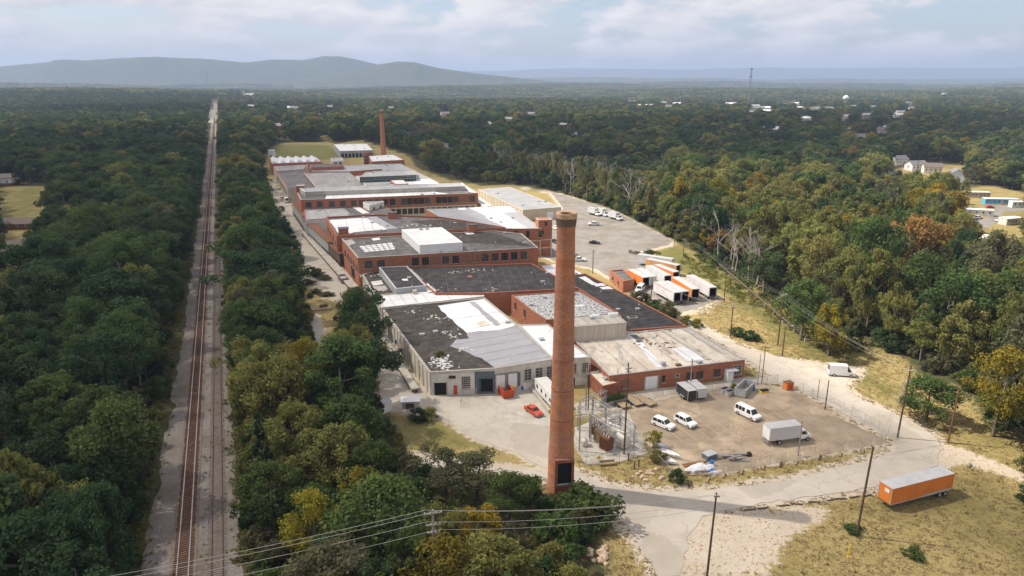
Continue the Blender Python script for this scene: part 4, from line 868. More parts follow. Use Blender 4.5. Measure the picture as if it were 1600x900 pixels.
windows(R, *FR, [.12], .9, 1.9, 1.9, 3, 4, 'frame', 'board'); windows(R, *FR, [.39], 1.2, .8, 1.7, 1, 2, 'frame', 'glass'); windows(R, *FR, [.585, .66, .79], 1.0, 1.7, 1.9, 3, 4, 'frame', 'glass'); windows(R, *FR, [.945], .9, 2.2, 2.4, 2, 4, 'frame_w', 'glass_old'); windows(R, *FR, [.49], 2.1, .9, .8, 1, 1, 'frame_w', 'glass_old')
ent = panel(R, *FR, .845, .89, 0, 2.6, 'white', 'entrance_porch', 1.6, 1.5); panel(R, *FR, .84, .925, 2.62, 2.72, 'trailer_roof', 'porch_roof', 1.9, 1.85)
rbox('roof_vent', R, (1036, 571), 0, 1.0, .9, .9, 'galv'); rbox('roof_vent', R, (1060, 571), 0, 1.2, .9, .35, 'rust')
debris(R, [(1018, 540), (1030, 545), (1012, 532)], 'rust', 'roof_scraps', 12, 10, 2.0, .4)
K = building('corrugated_hall', 'tall beige corrugated block with two round roof vents', 'building', [(892, 512), (979, 505), (962, 489), (880, 497)], 8.0, 'corr', 'concrete', .06, 'coping')
for f in lin(.02, .93, 10): panel(K, (892, 512), (979, 505), f, f + .066, 4.3, 7.9, 'corr', 'wall_sheet', .06 + .012 * (int(f * 100) % 2), .1)
for q in ((929, 497), (958, 494)):
    o = rbox('roof_vent', K, q, 0, 2.4, 1.2, .35, 'white'); mb = MB().tube([(-1.2, 0, .45), (1.2, 0, .45)], .5, 10).build('vent_hood', M['white'], o)
R2 = building('black_roofed_shed', 'long shed with black tar roof below the parked trailers', 'building', [(977, 517), (1073, 510), (915, 428), (868, 435), (904, 452), (966, 491)], 4.5, 'brick', 'tar_black', .12, 'flash', patches=[('white_strip', [(905, 434), (914, 432), (934, 444), (925, 446)], 'membrane'), ('white_strip', [(926, 444), (942, 442.5), (948, 446), (930, 448)], 'membrane'), ('white_strip', [(936, 449), (952, 447.5), (959, 452), (942, 453)], 'membrane')])
o = rbox('roof_hatch', R2, (988, 497), 0, 2.6, 1.8, .35, 'coping'); MB().box(-1.0, 1.0, -.6, .6, .3, .37).build('hatch_opening', M['dark'], o)
W4 = building('low_white_shed', 'low shed with pale ribbed metal roof under the big brick mill', 'building', [(868, 437), (914, 429), (880, 411), (843, 415)], 3.4, 'brick', 'membrane', .05, None)
# lean-to by the brick shed
LT = building('lean_to_shelter', 'rusty sheet roofed lean-to at the corner of the brick shed', 'shelter', [(941, 604), (966, 598), (938, 577), (918, 581)], 3.0, 'brick_old', 'beige_roof', .03, None)
# --- D: brick mill with a row of big windows
D = building('brick_mill', 'red brick mill with a row of dark windows above the black roof', 'building', [(559, 404), (841, 388), (815, 366), (772, 361.5), (534, 374)], 10.4, 'brick', 'tar_grey', .18, 'coping', patches=[('dark_roof', [(720, 379), (835, 385), (770, 364), (693, 358)], 'tar'), ('pale_patch', [(537, 376), (550, 374), (556, 380), (545, 384)], 'coping'), ('pale_patch', [(580, 373), (592, 371.5), (595, 375), (583, 376.5)], 'membrane'), ('pale_patch', [(722, 362), (735, 361), (742, 366), (730, 367)], 'membrane')])
FD = ((559, 404), (841, 388)); zb = 6.9
windows(D, *FD, [.055, .12], zb, 2.5, 2.6, 3, 3, 'frame', 'glass_old')
windows(D, *FD, [.19, .26], zb + .2, 2.6, 2.4, 1, 1, 'board', 'board')
windows(D, *FD, lin(.305, .915, 12), zb, 2.3, 2.7, 3, 3, 'frame', 'glass', mix=['glass', 'glass', 'glass_old', 'dark', 'board'])
for f in (.445, .635): panel(D, *FD, f, f + .004, 6.2, 11.6, 'steel', 'drain_pipe', .18, .14)
windows(D, (534, 374), (559, 404), lin(.2, .9, 5), 5.2, 2.0, 2.6, 2, 3, 'frame', 'glass'); panel(D, (534, 374), (559, 404), .55, .75, 1.4, 4.6, 'dark', 'dock_opening', .06, .1)
# skylight grid
poly, pl, c = b_info[D.name]; q = [V2(atp(*p, pl)) for p in ((561, 386), (613, 380), (619, 391), (571, 395.5))]
for i in range(6):
    for j in range(4):
        u0, u1, v0, v1 = (i + .08) / 6, (i + .86) / 6, (j + .1) / 4, (j + .82) / 4
        bl = lambda u, v: q[0] * (1 - u) * (1 - v) + q[1] * u * (1 - v) + q[2] * u * v + q[3] * (1 - u) * v
        cc = [bl(u0, v0), bl(u1, v0), bl(u1, v1), bl(u0, v1)]; MB().prism([(p.x - c[0], p.y - c[1]) for p in cc], 10.35, 10.72).build('skylight', M['membrane'], D)
PH = building('rooftop_block', 'bright white box shaped block on the roof of the brick mill', 'building', [(655.6, 383), (723, 378.5), (690, 355), (627.5, 358.5)], 13.4, 'white', 'membrane', .03, None, base=10.3)
# --- E, F behind
E_ = building('parapet_mill', 'brick mill with white and dark roof and brick parapet', 'building', [(526, 371), (790, 357.5), (690, 341), (590, 337), (509, 341)], 10.9, 'brick', 'tar_grey', .55, 'flash', patches=[('white_membrane', [(514, 344), (570, 340), (608, 358), (553, 363), (540, 368), (530, 366)], 'membrane'), ('grey_strip', [(571, 340), (588, 338), (620, 357), (606, 358.5)], 'grey_membrane'), ('dark_roof', [(690, 343), (786, 356), (700, 359), (640, 346)], 'tar')])
for q_, hh in (((537, 366), 2.3), ((613, 341), 2.4), ((738, 360.5), 2.4)):
    o = rbox('brick_stair_head', E_, q_, 0, 3.6, 3.0, hh, 'brick'); MB().box(-2.0, 2.0, -1.7, 1.7, hh + .01, hh + .16).build('slab', M['tar_grey'], o)
windows(E_, (509, 341), (526, 371), lin(.2, .9, 4), 6.5, 1.8, 2.4, 2, 3, 'frame', 'glass')
debris(E_, [(640, 352), (620, 355), (660, 353)], 'membrane', 'roof_scraps', 14, 5, 2.0, .5)
F_ = building('corner_mill', 'brick mill block with grey and white roof and cream bands', 'building', [(790, 358), (846, 357.5), (797, 322), (665, 327), (690, 341)], 10.9, 'brick', 'grey_membrane', .1, 'coping', patches=[('white_membrane', [(731, 324), (770, 323), (824, 357), (793, 356.5), (763, 343), (758, 337)], 'membrane'), ('white_membrane', [(770, 323), (796, 322.5), (808, 331), (782, 332.5)], 'membrane'), ('white_patch', [(714, 325), (725, 324.5), (729, 328), (718, 328.5)], 'membrane')])
FF = ((790, 358), (846, 357.5)); windows(F_, *FF, [.30, .62, .97], 7.6, 1.3, 2.6, 2, 3, 'frame', 'glass')
for z_ in (2.8, 6.0): panel(F_, *FF, 0.0, 1.0, z_, z_ + .45, 'cream', 'band_course', .06, .1)
for f in (.02, .45, .96): panel(F_, *FF, f, f + .025, .0, 6.0, 'cream', 'pilaster', .07, .1)
windows(F_, (665, 327), (690, 341), lin(.15, .9, 6), 6.5, 1.4, 2.2, 2, 3, 'frame', 'glass')
ta = V2(at(841, 400)); tb_ = V2(at(862, 399)); td = (tb_ - ta).normalized(); T = thing('stair_tower', 'square brick stair tower at the corner of the banded mill block', 'tower', (*ta, 0), math.atan2(td.y, td.x)); tl = (tb_ - ta).length
MB().box(0, tl, 0, 5, -.1, 14).build('wall', M['brick'], T); MB().box(-.1, tl + .1, -.1, .35, 14.01, 14.2).box(-.1, tl + .1, 4.65, 5.1, 14.01, 14.2).box(-.1, .35, .36, 4.64, 14.01, 14.2).box(tl - .35, tl + .1, .36, 4.64, 14.01, 14.2).build('coping', M['coping'], T)
for z_ in (3.0, 6.2): MB().box(-.03, tl + .03, -.06, .05, z_, z_ + .4).build('band_course', M['cream'], T)
for x_, z_ in ((tl * .55, 11.9), (tl * .3, 8.6)):
    o = link('window', win_mesh(1.1, 1.5, 2, 2, 'frame')[0]['glass'], T, (x_, -.03, z_)); link('frame', win_mesh(1.1, 1.5, 2, 2, 'frame')[1], o)
MB().box(tl - .5, tl + .03, -.08, .0, 0, 6.2).build('pilaster', M['cream'], T)
# --- G: long mill with two rows of windows, G2 annex
Gm = building('long_mill', 'long brick and cream mill with two rows of tall windows', 'building', [(470, 313), (747, 302), (723, 287), (462, 296)], 12.3, 'brick', 'tar_grey', .08, 'coping', patches=[('white_membrane', [(508, 311), (700, 303), (675, 299), (600, 300.5), (510, 305)], 'membrane'), ('white_membrane', [(735, 300.5), (744, 301), (722, 287.5), (717, 288)], 'membrane')])
FG = ((470, 313), (747, 302))
windows(Gm, *FG, lin(.5, .965, 15), 8.2, 2.6, 3.1, 3, 3, 'frame', 'glass_old', mix=['glass_old', 'glass_old', 'glass', 'board']); windows(Gm, *FG, [.04, .1, .165, .225] + lin(.285, .46, 5), 8.6, 2.6, 2.7, 3, 3, 'frame', 'glass', mix=['glass', 'glass_old'])
panel(Gm, *FG, .48, .99, -.1, 6.9, 'cream', 'cream_wall', .04, .1)
windows(Gm, *FG, lin(.5, .965, 15), 3.6, 2.3, 2.7, 3, 3, 'frame', 'glass', sill=False)
for f in lin(.515, .98, 15): panel(Gm, *FG, f, f + .006, 0, 6.8, 'cream', 'pilaster', .14, .1)
panel(Gm, *FG, .70, .82, 2.6, 2.9, 'metal_roof', 'awning', 1.2, 1.2); panel(Gm, *FG, .72, .74, 0, 2.3, 'dark', 'doorway', .16, .1); panel(Gm, *FG, .76, .79, 0, 2.3, 'dark', 'doorway', .16, .1)
MO = building('roof_monitor', 'long low roof monitor running along the long mill', 'building', [(476, 300), (727, 291), (722, 286), (468, 294.5)], 14.4, 'concrete', 'metal_roof', .05, 'membrane', base=12.2)
o = thing('brick_roof_hut', 'square brick hut on the end of the long mill roof', 'hut', (*atp(470, 300, (12.3, 0, 0)), 12.25), .2); MB().box(-2, 2, -2, 2, 0, 3.2).build('wall', M['brick'], o); MB().box(-2.1, 2.1, -2.1, 2.1, 3.21, 3.4).build('slab', M['coping'], o)
G2 = building('mill_annex', 'low annex with weathered grey and white roof in front of the long mill', 'building', [(477, 344), (618, 335), (598, 319), (474, 324)], 8.0, 'white_wall', 'metal_roof', .1, 'flash', patches=[('grey_roof', [(532, 321), (596, 319.5), (615, 334), (552, 338)], 'tar_grey'), ('white_strip', [(545, 320), (556, 320), (578, 333), (566, 334)], 'membrane')])
ST = building('stair_block', 'white walled stair block with sloping roof on the annex', 'building', [(577, 321), (600, 315), (589, 310), (567, 316)], 10.6, 'white_wall', 'metal_roof', .03, None); windows(ST, (577, 321), (600, 315), [.3, .75], 8.0, 1.0, 1.3, 2, 2, 'frame', 'glass')
WB = building('white_roof_hut', 'small white hut on the annex roof beside the brick mill end', 'hut', [(474, 317), (485, 316), (483, 313), (472, 314)], 10.6, 'white', 'membrane', .02, None, base=7.9)
# --- Hh: grey metal warehouse and link
Hh = building('metal_warehouse', 'big metal warehouse with plain grey roof and cream sheet walls', 'building', [(817, 328), (877, 323.5), (797, 292), (747, 296)], 5.6, 'corr', 'metal_roof', .02, None)
panel(Hh, (817, 328), (877, 323.5), .62, .8, 0, 3.6, 'white', 'roll_up_door', .06, .1)
for f in lin(.04, .96, 14): panel(Hh, (747, 296), (817, 328), f, f + .004, 0, 5.4, 'steel', 'sheet_seam', .06, .1)
LK = building('link_corridor', 'narrow white roofed corridor joining the long mill to the metal warehouse', 'building', [(757, 323), (769, 321), (746, 307), (736, 309)], 7.0, 'white_wall', 'membrane', .04, None); windows(LK, (736, 309), (757, 323), [.3, .7], 4, 1.0, 1.2, 2, 2, 'frame', 'glass')
# --- far sheds
far_specs = [
 ('weaving_shed', 'far shed with ribbed grey roof behind the long mill', [(494, 294), (573, 291), (543, 268), (475, 271)], 9, 'brick_old', 'rib_roof', .1, 'coping'),
 ('side_shed', 'far shed with dull grey roof along the gravel street', [(449, 294), (492, 293.5), (474, 266), (432, 268)], 8, 'concrete', 'tar_grey', .15, 'flash'),
 ('street_shed', 'grey roofed shed between the street and the white sawtooth roofs', [(432, 268), (474, 265), (482, 257), (427, 260)], 8.5, 'concrete', 'rib_roof', .1, 'flash'),
 ('white_strip_shed', 'shed with a narrow white roof strip beyond the ribbed grey roof', [(489, 268), (545, 268), (597, 264), (580, 257), (484, 262)], 9.5, 'brick', 'metal_roof', .1, 'membrane'),
 ('white_fronted_shed', 'far shed with weathered white roof beside the wood', [(592, 290), (686, 286), (626, 256), (580, 257)], 8.6, 'white_wall', 'metal_roof', .1, 'coping'),
 ('brick_gable_shed', 'plain red brick block with a flat top beyond the grey roofs', [(486, 262), (537, 260), (536, 256), (484, 257)], 11.5, 'brick', 'tar_grey', .1, 'flash'),
 ('boiler_house', 'brick boiler house with white roof at the foot of the far chimney', [(580, 253), (632, 250), (614, 241), (576, 244)], 7, 'brick', 'membrane', .1, 'flash'),
 ('small_white_house', 'small white rooftop house with dark windows beyond the brick block', [(518, 252), (536, 251), (535, 246), (517, 247)], 12, 'white_wall', 'metal_roof', .05, None)]
fb = {}
for nm, lb, pts_, z_, wl, rf_, pr, cp_ in far_specs: fb[nm] = building(nm, lb, 'building', pts_, z_, wl, rf_, pr, cp_)
windows(fb['small_white_house'], (518, 252), (536, 251), [.35, .75], 8.6, 1.6, 2.6, 2, 3, 'frame', 'glass'); windows(fb['side_shed'], (432, 268), (449, 294), lin(.1, .9, 8), 3, 2.2, 3, 3, 3, 'frame', 'glass')
NB = building('clerestory_block', 'white walled block with teal clerestory bands behind the long mill', 'building', [(573, 290), (602, 289), (650, 276), (652, 270), (556, 275)], 10, 'white_wall', 'metal_roof', .1, 'coping')
windows(NB, (556, 275), (573, 290), lin(.3, .9, 3), 7, 2, 2.2, 2, 2, 'frame', 'glass')
CL = building('clerestory', 'raised roof with dark teal window bands above the white block', 'building', [(562, 277), (650, 273.5), (647, 266), (572, 269)], 13, 'teal', 'metal_roof', .05, 'coping', base=9.9); windows(CL, (562, 277), (650, 273.5), lin(.08, .92, 8), 11.2, 3.0, 1.2, 3, 1, 'frame_w', 'glass')
WR = building('rooftop_shed', 'white topped low shed on the roof behind the long mill', 'building', [(618, 288), (638, 287), (630, 281), (610, 282)], 11.0, 'brick', 'membrane', .03, None)
NW = building('white_wing', 'white walled wing with small square windows behind the long mill', 'building', [(570, 292), (688, 288), (672, 279), (574, 284)], 9.6, 'white_wall', 'membrane', .05, 'coping'); windows(NW, (570, 292), (688, 288), lin(.06, .5, 7), 7.2, 1.8, 1.9, 2, 2, 'frame', 'glass')
# sawtooth roofs
sw = building('sawtooth_shed', 'shed with a row of white sawtooth roof lights at the far end', 'building', [(424, 256), (503, 253), (494, 245), (421, 247)], 7.5, 'brick', 'membrane', .1, 'flash')
poly, pl, c = b_info[sw.name]; q = [V2(atp(*p, pl)) for p in ((424, 255.5), (502, 252.5), (494, 245.3), (421.5, 247.3))]
for i in range(6):
    u0, u1 = (i + .05) / 6, (i + .9) / 6; bl = lambda u, v: q[0] * (1 - u) * (1 - v) + q[1] * u * (1 - v) + q[2] * u * v + q[3] * (1 - u) * v
    a_, b_, c_, d_ = bl(u0, .04), bl(u1, .04), bl(u1, .96), bl(u0, .96); lo = 7.5; f = lambda p, z_: (p.x - c[0], p.y - c[1], z_); m1 = bl(u0 * .7 + u1 * .3, .04); m2 = bl(u0 * .7 + u1 * .3, .96)
    mb = MB(); mb.add([f(a_, lo), f(b_, lo), f(c_, lo), f(d_, lo), f(m1, lo + 1.7), f(m2, lo + 1.7)], [(0, 3, 5, 4), (1, 4, 5, 2), (0, 4, 1), (2, 5, 3)]); mb.build('roof_light', M['membrane'], sw)
FWH = building('white_roofed_barn', 'far open sided barn with a broad white metal roof', 'building', [(531, 236), (583, 234.5), (573, 224.5), (521, 225.5)], 6, 'metal_roof', 'membrane', .02, None)
for f in lin(.04, .9, 9): panel(FWH, (531, 236), (583, 234.5), f, f + .07, .3, 3.6, 'dark', 'bay_opening', .06, .1)
o = thing('water_tank', 'dark upright cylindrical tank beside the far chimney', 'tank', (*at(575, 256), 0)); MB().lathe([(0, -.1), (3.2, -.1), (3.2, 8.5), (2.6, 9.2), (0, 9.6)], 24).build('shell', M['rust'], o, True)
for z_ in (2, 4.5, 7): MB().lathe([(3.21, z_), (3.3, z_), (3.3, z_ + .3), (3.21, z_ + .3)], 24).build('hoop', M['steel'], o)
o = thing('white_water_house', 'small white tower hut at the end of the gravel street', 'hut', (*at(425, 246), 0)); MB().box(-2.3, 2.3, -2.3, 2.3, 0, 6.2).build('wall', M['white'], o); MB().box(-2.6, 2.6, -2.6, 2.6, 6.21, 6.5).build('roof', M['membrane'], o); MB().box(-.7, .7, -2.36, -2.28, 0, 2.1).build('door', M['dark'], o)
# --- covered conveyor gallery on the street side
def gallery(name, label, pa, pb, z0, z1, wd, m, rm, zref):
    a = V2(at(*pa, zref)); e = V2(at(*pb, zref)); d = (e - a); L = d.length; o = thing(name, label, 'gallery', (*a, 0), math.atan2(d.y, d.x))
    n = max(3, int(L / 3.2))
    for i in range(n): MB().box(L * i / n + .02, L * (i + 1) / n - .02, 0, wd, z0, z1 - .01).build('wall_panel', M[m], o)
    MB().box(-.2, L + .2, -.25, wd + .25, z1, z1 + .18).build('roof', M[rm], o); MB().box(-.05, L + .05, .1, wd - .1, z0 - .3, z0 - .02).build('floor', M['timber_dark'], o)
    for i in range(n + 1):
        for yy in (.2, wd - .2): MB().box(L * i / n - .12, L * i / n + .12, yy - .12, yy + .12, -.1, z0 - .31).build('post', M['timber_dark'], o)
gallery('covered_gallery', 'long raised gallery clad in grey sheets along the mill wall', (474, 355), (513, 392), 2.6, 6.2, 3.4, 'galv', 'rust', 3)
gallery('covered_gallery', 'short rusty roofed gallery end beside the dark dock of the brick mill', (514, 392), (531, 407), 2.2, 5.4, 4.2, 'timber_dark', 'rust', 3)
gallery('covered_gallery', 'rusty roofed gallery below the end of the long mill', (457, 327), (474, 352), 2.4, 6.8, 4.0, 'galv', 'rust', 3)
wf = [at(560, 447, 1.2), at(546, 449, 1.2), at(470, 362, 1.2), at(480, 361, 1.2)]; o = thing('loading_platform', 'long timber walkway platform along the brick mill by the street', 'platform', (*at(560, 447), 0)); dl = at(560, 447); MB().prism([(p[0] - dl[0], p[1] - dl[1]) for p in wf], .9, 1.2).build('deck', M['concrete'], o); MB().prism([(p[0] - dl[0], p[1] - dl[1]) for p in offset(ccw(wf), .2)], -.1, .899).build('base', M['timber_dark'], o)
# ------------------------------------------------------------------ sheet laps, pipes and curbs on the roofs
M['seam'] = mat('roof_seam', (.12, .11, .105), (.20, .19, .18), .8, .9)
rs = random.Random(51)
for bn, (poly, pl, c) in list(b_info.items()):
    b = bpy.data.objects[bn]; n = len(poly); i = max(range(n), key=lambda k: math.dist(poly[k], poly[(k + 1) % n])); d = (V2(poly[(i + 1) % n]) - V2(poly[i])).normalized(); q = Vector((-d.y, d.x)); inn = offset(poly, .5); ps = [V2(p) for p in inn]
    u = [p.dot(d) for p in ps]; v = [p.dot(q) for p in ps]; sm = MB(); s_ = min(u) + rs.uniform(.5, 2); st = rs.choice((2.6, 3.2, 4.2))
    if max(u) - min(u) < 6: continue
    while s_ < max(u):
        xs_ = []
        for k in range(n):
            a, e = k, (k + 1) % n
            if (u[a] - s_) * (u[e] - s_) < 0: f = (s_ - u[a]) / (u[e] - u[a]); xs_.append(v[a] + f * (v[e] - v[a]))
        xs_.sort()
        for k in range(0, len(xs_) - 1, 2):
            if rs.random() < .8:
                lo, hi = xs_[k], xs_[k + 1]; A_ = d * s_ + q * lo; B_ = d * s_ + q * hi; w2 = d * .04
                sm.add([(*(p - V2(c)), pz(pl, p.x, p.y) + .118) for p in (A_ - w2, A_ + w2, B_ + w2, B_ - w2)], [(0, 1, 2, 3)])
        s_ += st
    if sm.v: struct(sm.build('roof_seams', M['seam'], b), 'stuff')
    for k in range(2 + int(abs((max(u) - min(u)) * (max(v) - min(v))) / 220)):
        for _ in range(20):
            x, y = rs.uniform(min(p[0] for p in inn), max(p[0] for p in inn)), rs.uniform(min(p[1] for p in inn), max(p[1] for p in inn))
            if inpoly([x], [y], inn)[0]: break
        else: continue
        z_ = pz(pl, x, y)
        if rs.random() < .6: MB().tube([(0, 0, -.05), (0, 0, .5)], .09, 8).lathe([(.26, .0), (.1, .2)], 8).build('vent_pipe', M['alum'], b, loc=(x - c[0], y - c[1], z_))
        else: MB().box(-.55, .55, -.45, .45, -.05, .45).box(-.62, .62, -.52, .52, .451, .52).build('roof_curb', M['galv'], b, loc=(x - c[0], y - c[1], z_), rz=.3)
# ------------------------------------------------------------------ chimneys
def chimney(label, x, y, hgt, rb_, rt_, door=True):
    o = thing('brick_chimney', label, 'chimney', (x, y, 0)); n = 48; prof = [(rb_ * 1.16, -.2), (rb_ * 1.16, .9), (rb_ * 1.08, 1.2), (rb_ * 1.05, 7.6), (rb_, 8.2)]
    for i in range(1, 13): f = i / 12; prof.append((rb_ + (rt_ - rb_) * f ** .9, 8.2 + (hgt - 2.6 - 8.2) * f))
    zt = hgt - 2.6; prof += [(rt_ * 1.02, zt + .3), (rt_ * 1.06, zt + .6)]
    MB().lathe(prof, n).build('shaft', M['chimney'], o, True)
    MB().lathe([(rt_ * 1.06, zt + .6), (rt_ * 1.08, zt + .62), (rt_ * 1.09, zt + 1.0), (rt_ * 1.12, zt + 1.02), (rt_ * 1.13, zt + 1.75)], n).build('corbel_band', M['soot'], o)
    MB().lathe([(rt_ * 1.13, zt + 1.75), (rt_ * 1.18, zt + 1.77), (rt_ * 1.19, zt + 2.4), (rt_ * 1.13, zt + 2.6), (rt_ * .72, zt + 2.5), (rt_ * .68, zt + 1.6)], n).build('cap_ring', M['cap'], o)
    MB().lathe([(rt_ * .70, zt + 2.3), (rt_ * .70, zt - 14)], n).add([(0, 0, zt - 14)], []).build('flue', M['soot'], o)
    for i in range(1, 4):
        f = i / 7; r_ = rb_ + (rt_ - rb_) * f ** .9; z_ = 8.2 + (zt - 8.2) * f; MB().lathe([(r_ + .005, z_), (r_ + .035, z_), (r_ + .035, z_ + .09), (r_ + .005, z_ + .09)], n).build('iron_band', M['brick_old'], o)
    if door:
        a = math.radians(-80); d = MB(); w2 = 1.15; f0 = rb_ * 1.0; f1 = rb_ * 1.2 + .1
        d.box(f0, f1, -w2 - .45, -w2, -.1, 6.4).box(f0, f1, w2, w2 + .45, -.1, 6.4).box(f0, f1, -w2 - .449, w2 + .449, 6.41, 7.0).box(f0, f1 - .05, -w2 + .001, w2 - .001, -.1, 2.5)
        d.build('door_surround', M['brick_old'], o, rz=a)
        MB().box(f0 + .1, f1 - .32, -w2, w2, 2.52, 6.39).build('flue_opening', M['dark'], o, rz=a)
        MB().box(f1 - .2, f1 + .06, -w2 - .3, w2 + .3, 2.35, 2.6).build('ledge', M['coping'], o, rz=a)
    return o
cx0, cy0 = at(876, 768); chimney('tall red brick chimney with flared pale cap beside the road', cx0, cy0 + .6, 47.0, 2.02, 1.38)
cx1, cy1 = at(600, 255); chimney('second brick chimney standing at the far end of the mill', cx1, cy1, 42.3, 2.3, 1.5, False)
# ------------------------------------------------------------------ vehicles
WH = {}
def wheel(parent, x, y, r, wd=.24):
    k = (round(r, 2), wd)
    if k not in WH:
        WH[k] = (MB().tube([(0, -wd / 2, 0), (0, wd / 2, 0)], r, 18).mesh('tyre', M['tyre'], False), MB().tube([(0, -wd / 2 - .015, 0), (0, wd / 2 + .015, 0)], r * .58, 12).mesh('rim', M['rim'], False))
    o = link('wheel', WH[k][0], parent, (x, y, r)); link('rim', WH[k][1], o); return o
def shell(mb, prof, wlo, whi, belt):
    """closed side profile (x, z); width narrows above the belt line"""
    zt = max(z for _, z in prof); n = len(prof)
    wz = lambda z: wlo / 2 if z <= belt else wlo / 2 + (whi - wlo) / 2 * (z - belt) / (zt - belt)
    v = [(x, -wz(z), z) for x, z in prof] + [(x, wz(z), z) for x, z in prof]
    return mb.add(v, [tuple(range(n)), tuple(range(n, 2 * n))[::-1]] + [(i, n + i, n + (i + 1) % n, (i + 1) % n) for i in range(n)])
def car(name, label, cat, pxy, heading, L, W, lower, cab, glass_, paint, wr=.34, wx=None, group=None):
    """lower: body profile under the belt; cab: greenhouse (xb0, xb1, xt0, xt1, zbelt, ztop); glass_: list of side pane x ranges"""
    o = thing(name, label, cat, (pxy[0], pxy[1], .05), heading, group); zb, zt = cab[4], cab[5]
    body = MB(); shell(body, lower, W, W * .94, zb * .8); body.build('body', M[paint], o)
    g = MB(); shell(g, [(cab[0], zb - .03), (cab[1], zb - .03), (cab[3], zt), (cab[2], zt)], W * .95, W * .78, zb); g.build('cabin', M[paint], o)
    wz = lambda z: W * .95 / 2 + (W * .78 - W * .95) / 2 * (z - zb) / (zt - zb)
    fx = lambda xb, xt, z: xb + (xt - xb) * (z - zb) / (zt - zb)
    z0, z1 = zb + .04, zt - .09
    for (a, b_) in glass_:
        for s in (-1, 1):
            q = []
            for x_, z_ in ((a, z0), (b_, z0), (b_, z1), (a, z1)):
                xx = min(max(x_, fx(cab[0], cab[2], z_) + .08), fx(cab[1], cab[3], z_) - .08); q.append((xx, s * (wz(z_) + .012), z_))
            m = MB(); m.add(q + [(x_, y_ - s * .03, z_) for x_, y_, z_ in q], [(0, 1, 2, 3), (7, 6, 5, 4), (0, 4, 5, 1), (1, 5, 6, 2), (2, 6, 7, 3), (3, 7, 4, 0)]); m.build('side_window', M['glass'], o)
    for nm, xb, xt, s in (('rear_window', cab[0], cab[2], -1), ('windscreen', cab[1], cab[3], 1)):
        q = [(fx(xb, xt, z_) + s * .015, y_, z_) for z_, y_ in ((z0, -wz(z0) + .1), (z0, wz(z0) - .1), (z1, wz(z1) - .1), (z1, -wz(z1) + .1))]
        m = MB(); m.add(q + [(x_ - s * .03, y_, z_) for x_, y_, z_ in q], [(0, 1, 2, 3), (7, 6, 5, 4), (0, 4, 5, 1), (1, 5, 6, 2), (2, 6, 7, 3), (3, 7, 4, 0)]); m.build(nm, M['glass'], o)
    x0 = min(p[0] for p in lower); x1 = max(p[0] for p in lower)
    for s in (-1, 1):
        MB().box(x1 - .12, x1 + .02, s * W * .36 - .16, s * W * .36 + .16, .62, .80).build('headlight', M['alum'], o); MB().box(x0 - .02, x0 + .1, s * W * .42 - .09, s * W * .42 + .09, .75, 1.0).build('tail_light', M['red_paint'], o)
    MB().box(x1 - .1, x1 + .05, -W * .46, W * .46, .3, .5).build('bumper', M['steel'], o); MB().box(x0 - .05, x0 + .1, -W * .46, W * .46, .3, .5).build('bumper', M['steel'], o)
    for x_ in (wx or (x0 + L * .19, x1 - L * .19)):
        for s in (-1, 1): wheel(o, x_, s * (W / 2 - .1), wr)
    return o
suvL = [(-2.3, .3), (2.25, .3), (2.35, .55), (2.3, .82), (2.1, .98), (1.0, 1.06), (-2.2, 1.06), (-2.35, .9)]
def suv(nm, lb, p, h, paint, g=None): return car(nm, lb, 'car', p, h, 4.7, 1.9, suvL, (-2.3, 1.15, -1.95, .35, 1.04, 1.74), [(-2.1, -1.05), (-.95, .02), (.12, .95)], paint, group=g)
sedL = [(-2.3, .3), (2.25, .3), (2.35, .5), (2.3, .72), (2.0, .84), (.9, .93), (-1.6, .95), (-2.25, .9), (-2.35, .7)]
def sedan(nm, lb, p, h, paint, g=None): return car(nm, lb, 'car', p, h, 4.7, 1.82, sedL, (-1.75, 1.0, -1.0, .15, .92, 1.42), [(-1.4, -.5), (-.4, .8)], paint, group=g)
vanL = [(-2.75, .35), (2.65, .35), (2.75, .6), (2.7, .95), (2.2, 1.15), (1.6, 1.22), (-2.7, 1.22), (-2.75, 1.0)]
def passenger_van(nm, lb, p, h): return car(nm, lb, 'van', p, h, 5.5, 2.0, vanL, (-2.72, 1.85, -2.6, 1.15, 1.2, 2.1), [(-2.5, -1.75), (-1.65, -.95), (-.85, -.15), (.35, 1.35)], 'white_car', .37)
cgoL = [(-2.9, .4), (2.9, .4), (3.0, .7), (2.95, 1.0), (2.3, 1.25), (-2.9, 1.3), (-2.95, .9)]
def cargo_van(nm, lb, p, h): return car(nm, lb, 'van', p, h, 6.0, 2.05, cgoL, (-2.9, 2.2, -2.82, 1.1, 1.25, 2.7), [(1.05, 1.9)], 'white_car', .38)
def pickup(nm, lb, p, h, paint='white_car', g=None):
    o = car(nm, lb, 'pickup', p, h, 5.6, 1.95, [(-2.75, .4), (2.65, .4), (2.75, .7), (2.7, .98), (1.2, 1.08), (-2.75, 1.08)], (-.9, 1.3, -.7, .6, 1.05, 1.78), [(-.75, .15), (.25, 1.0)], paint, .38, group=g)
    MB().box(-2.6, -1.0, -.8, .8, 1.085, 1.11).build('cargo_bed', M['tyre'], o); return o
def ang(pa, pb): a = V2(at(*pa)); b_ = V2(at(*pb)); d = b_ - a; return math.atan2(d.y, d.x)
lotdir = math.atan2(-ld.y, -ld.x)
suv('parked_car', 'white minivan with dark side glass parked beside a white SUV', at(1036.5, 667), ang((1021, 660), (1050, 672)) + .0, 'white_car')
suv('parked_car', 'white SUV with roof rack parked beside the white minivan', at(1071, 663), ang((1059, 655), (1082, 667)), 'white_car')
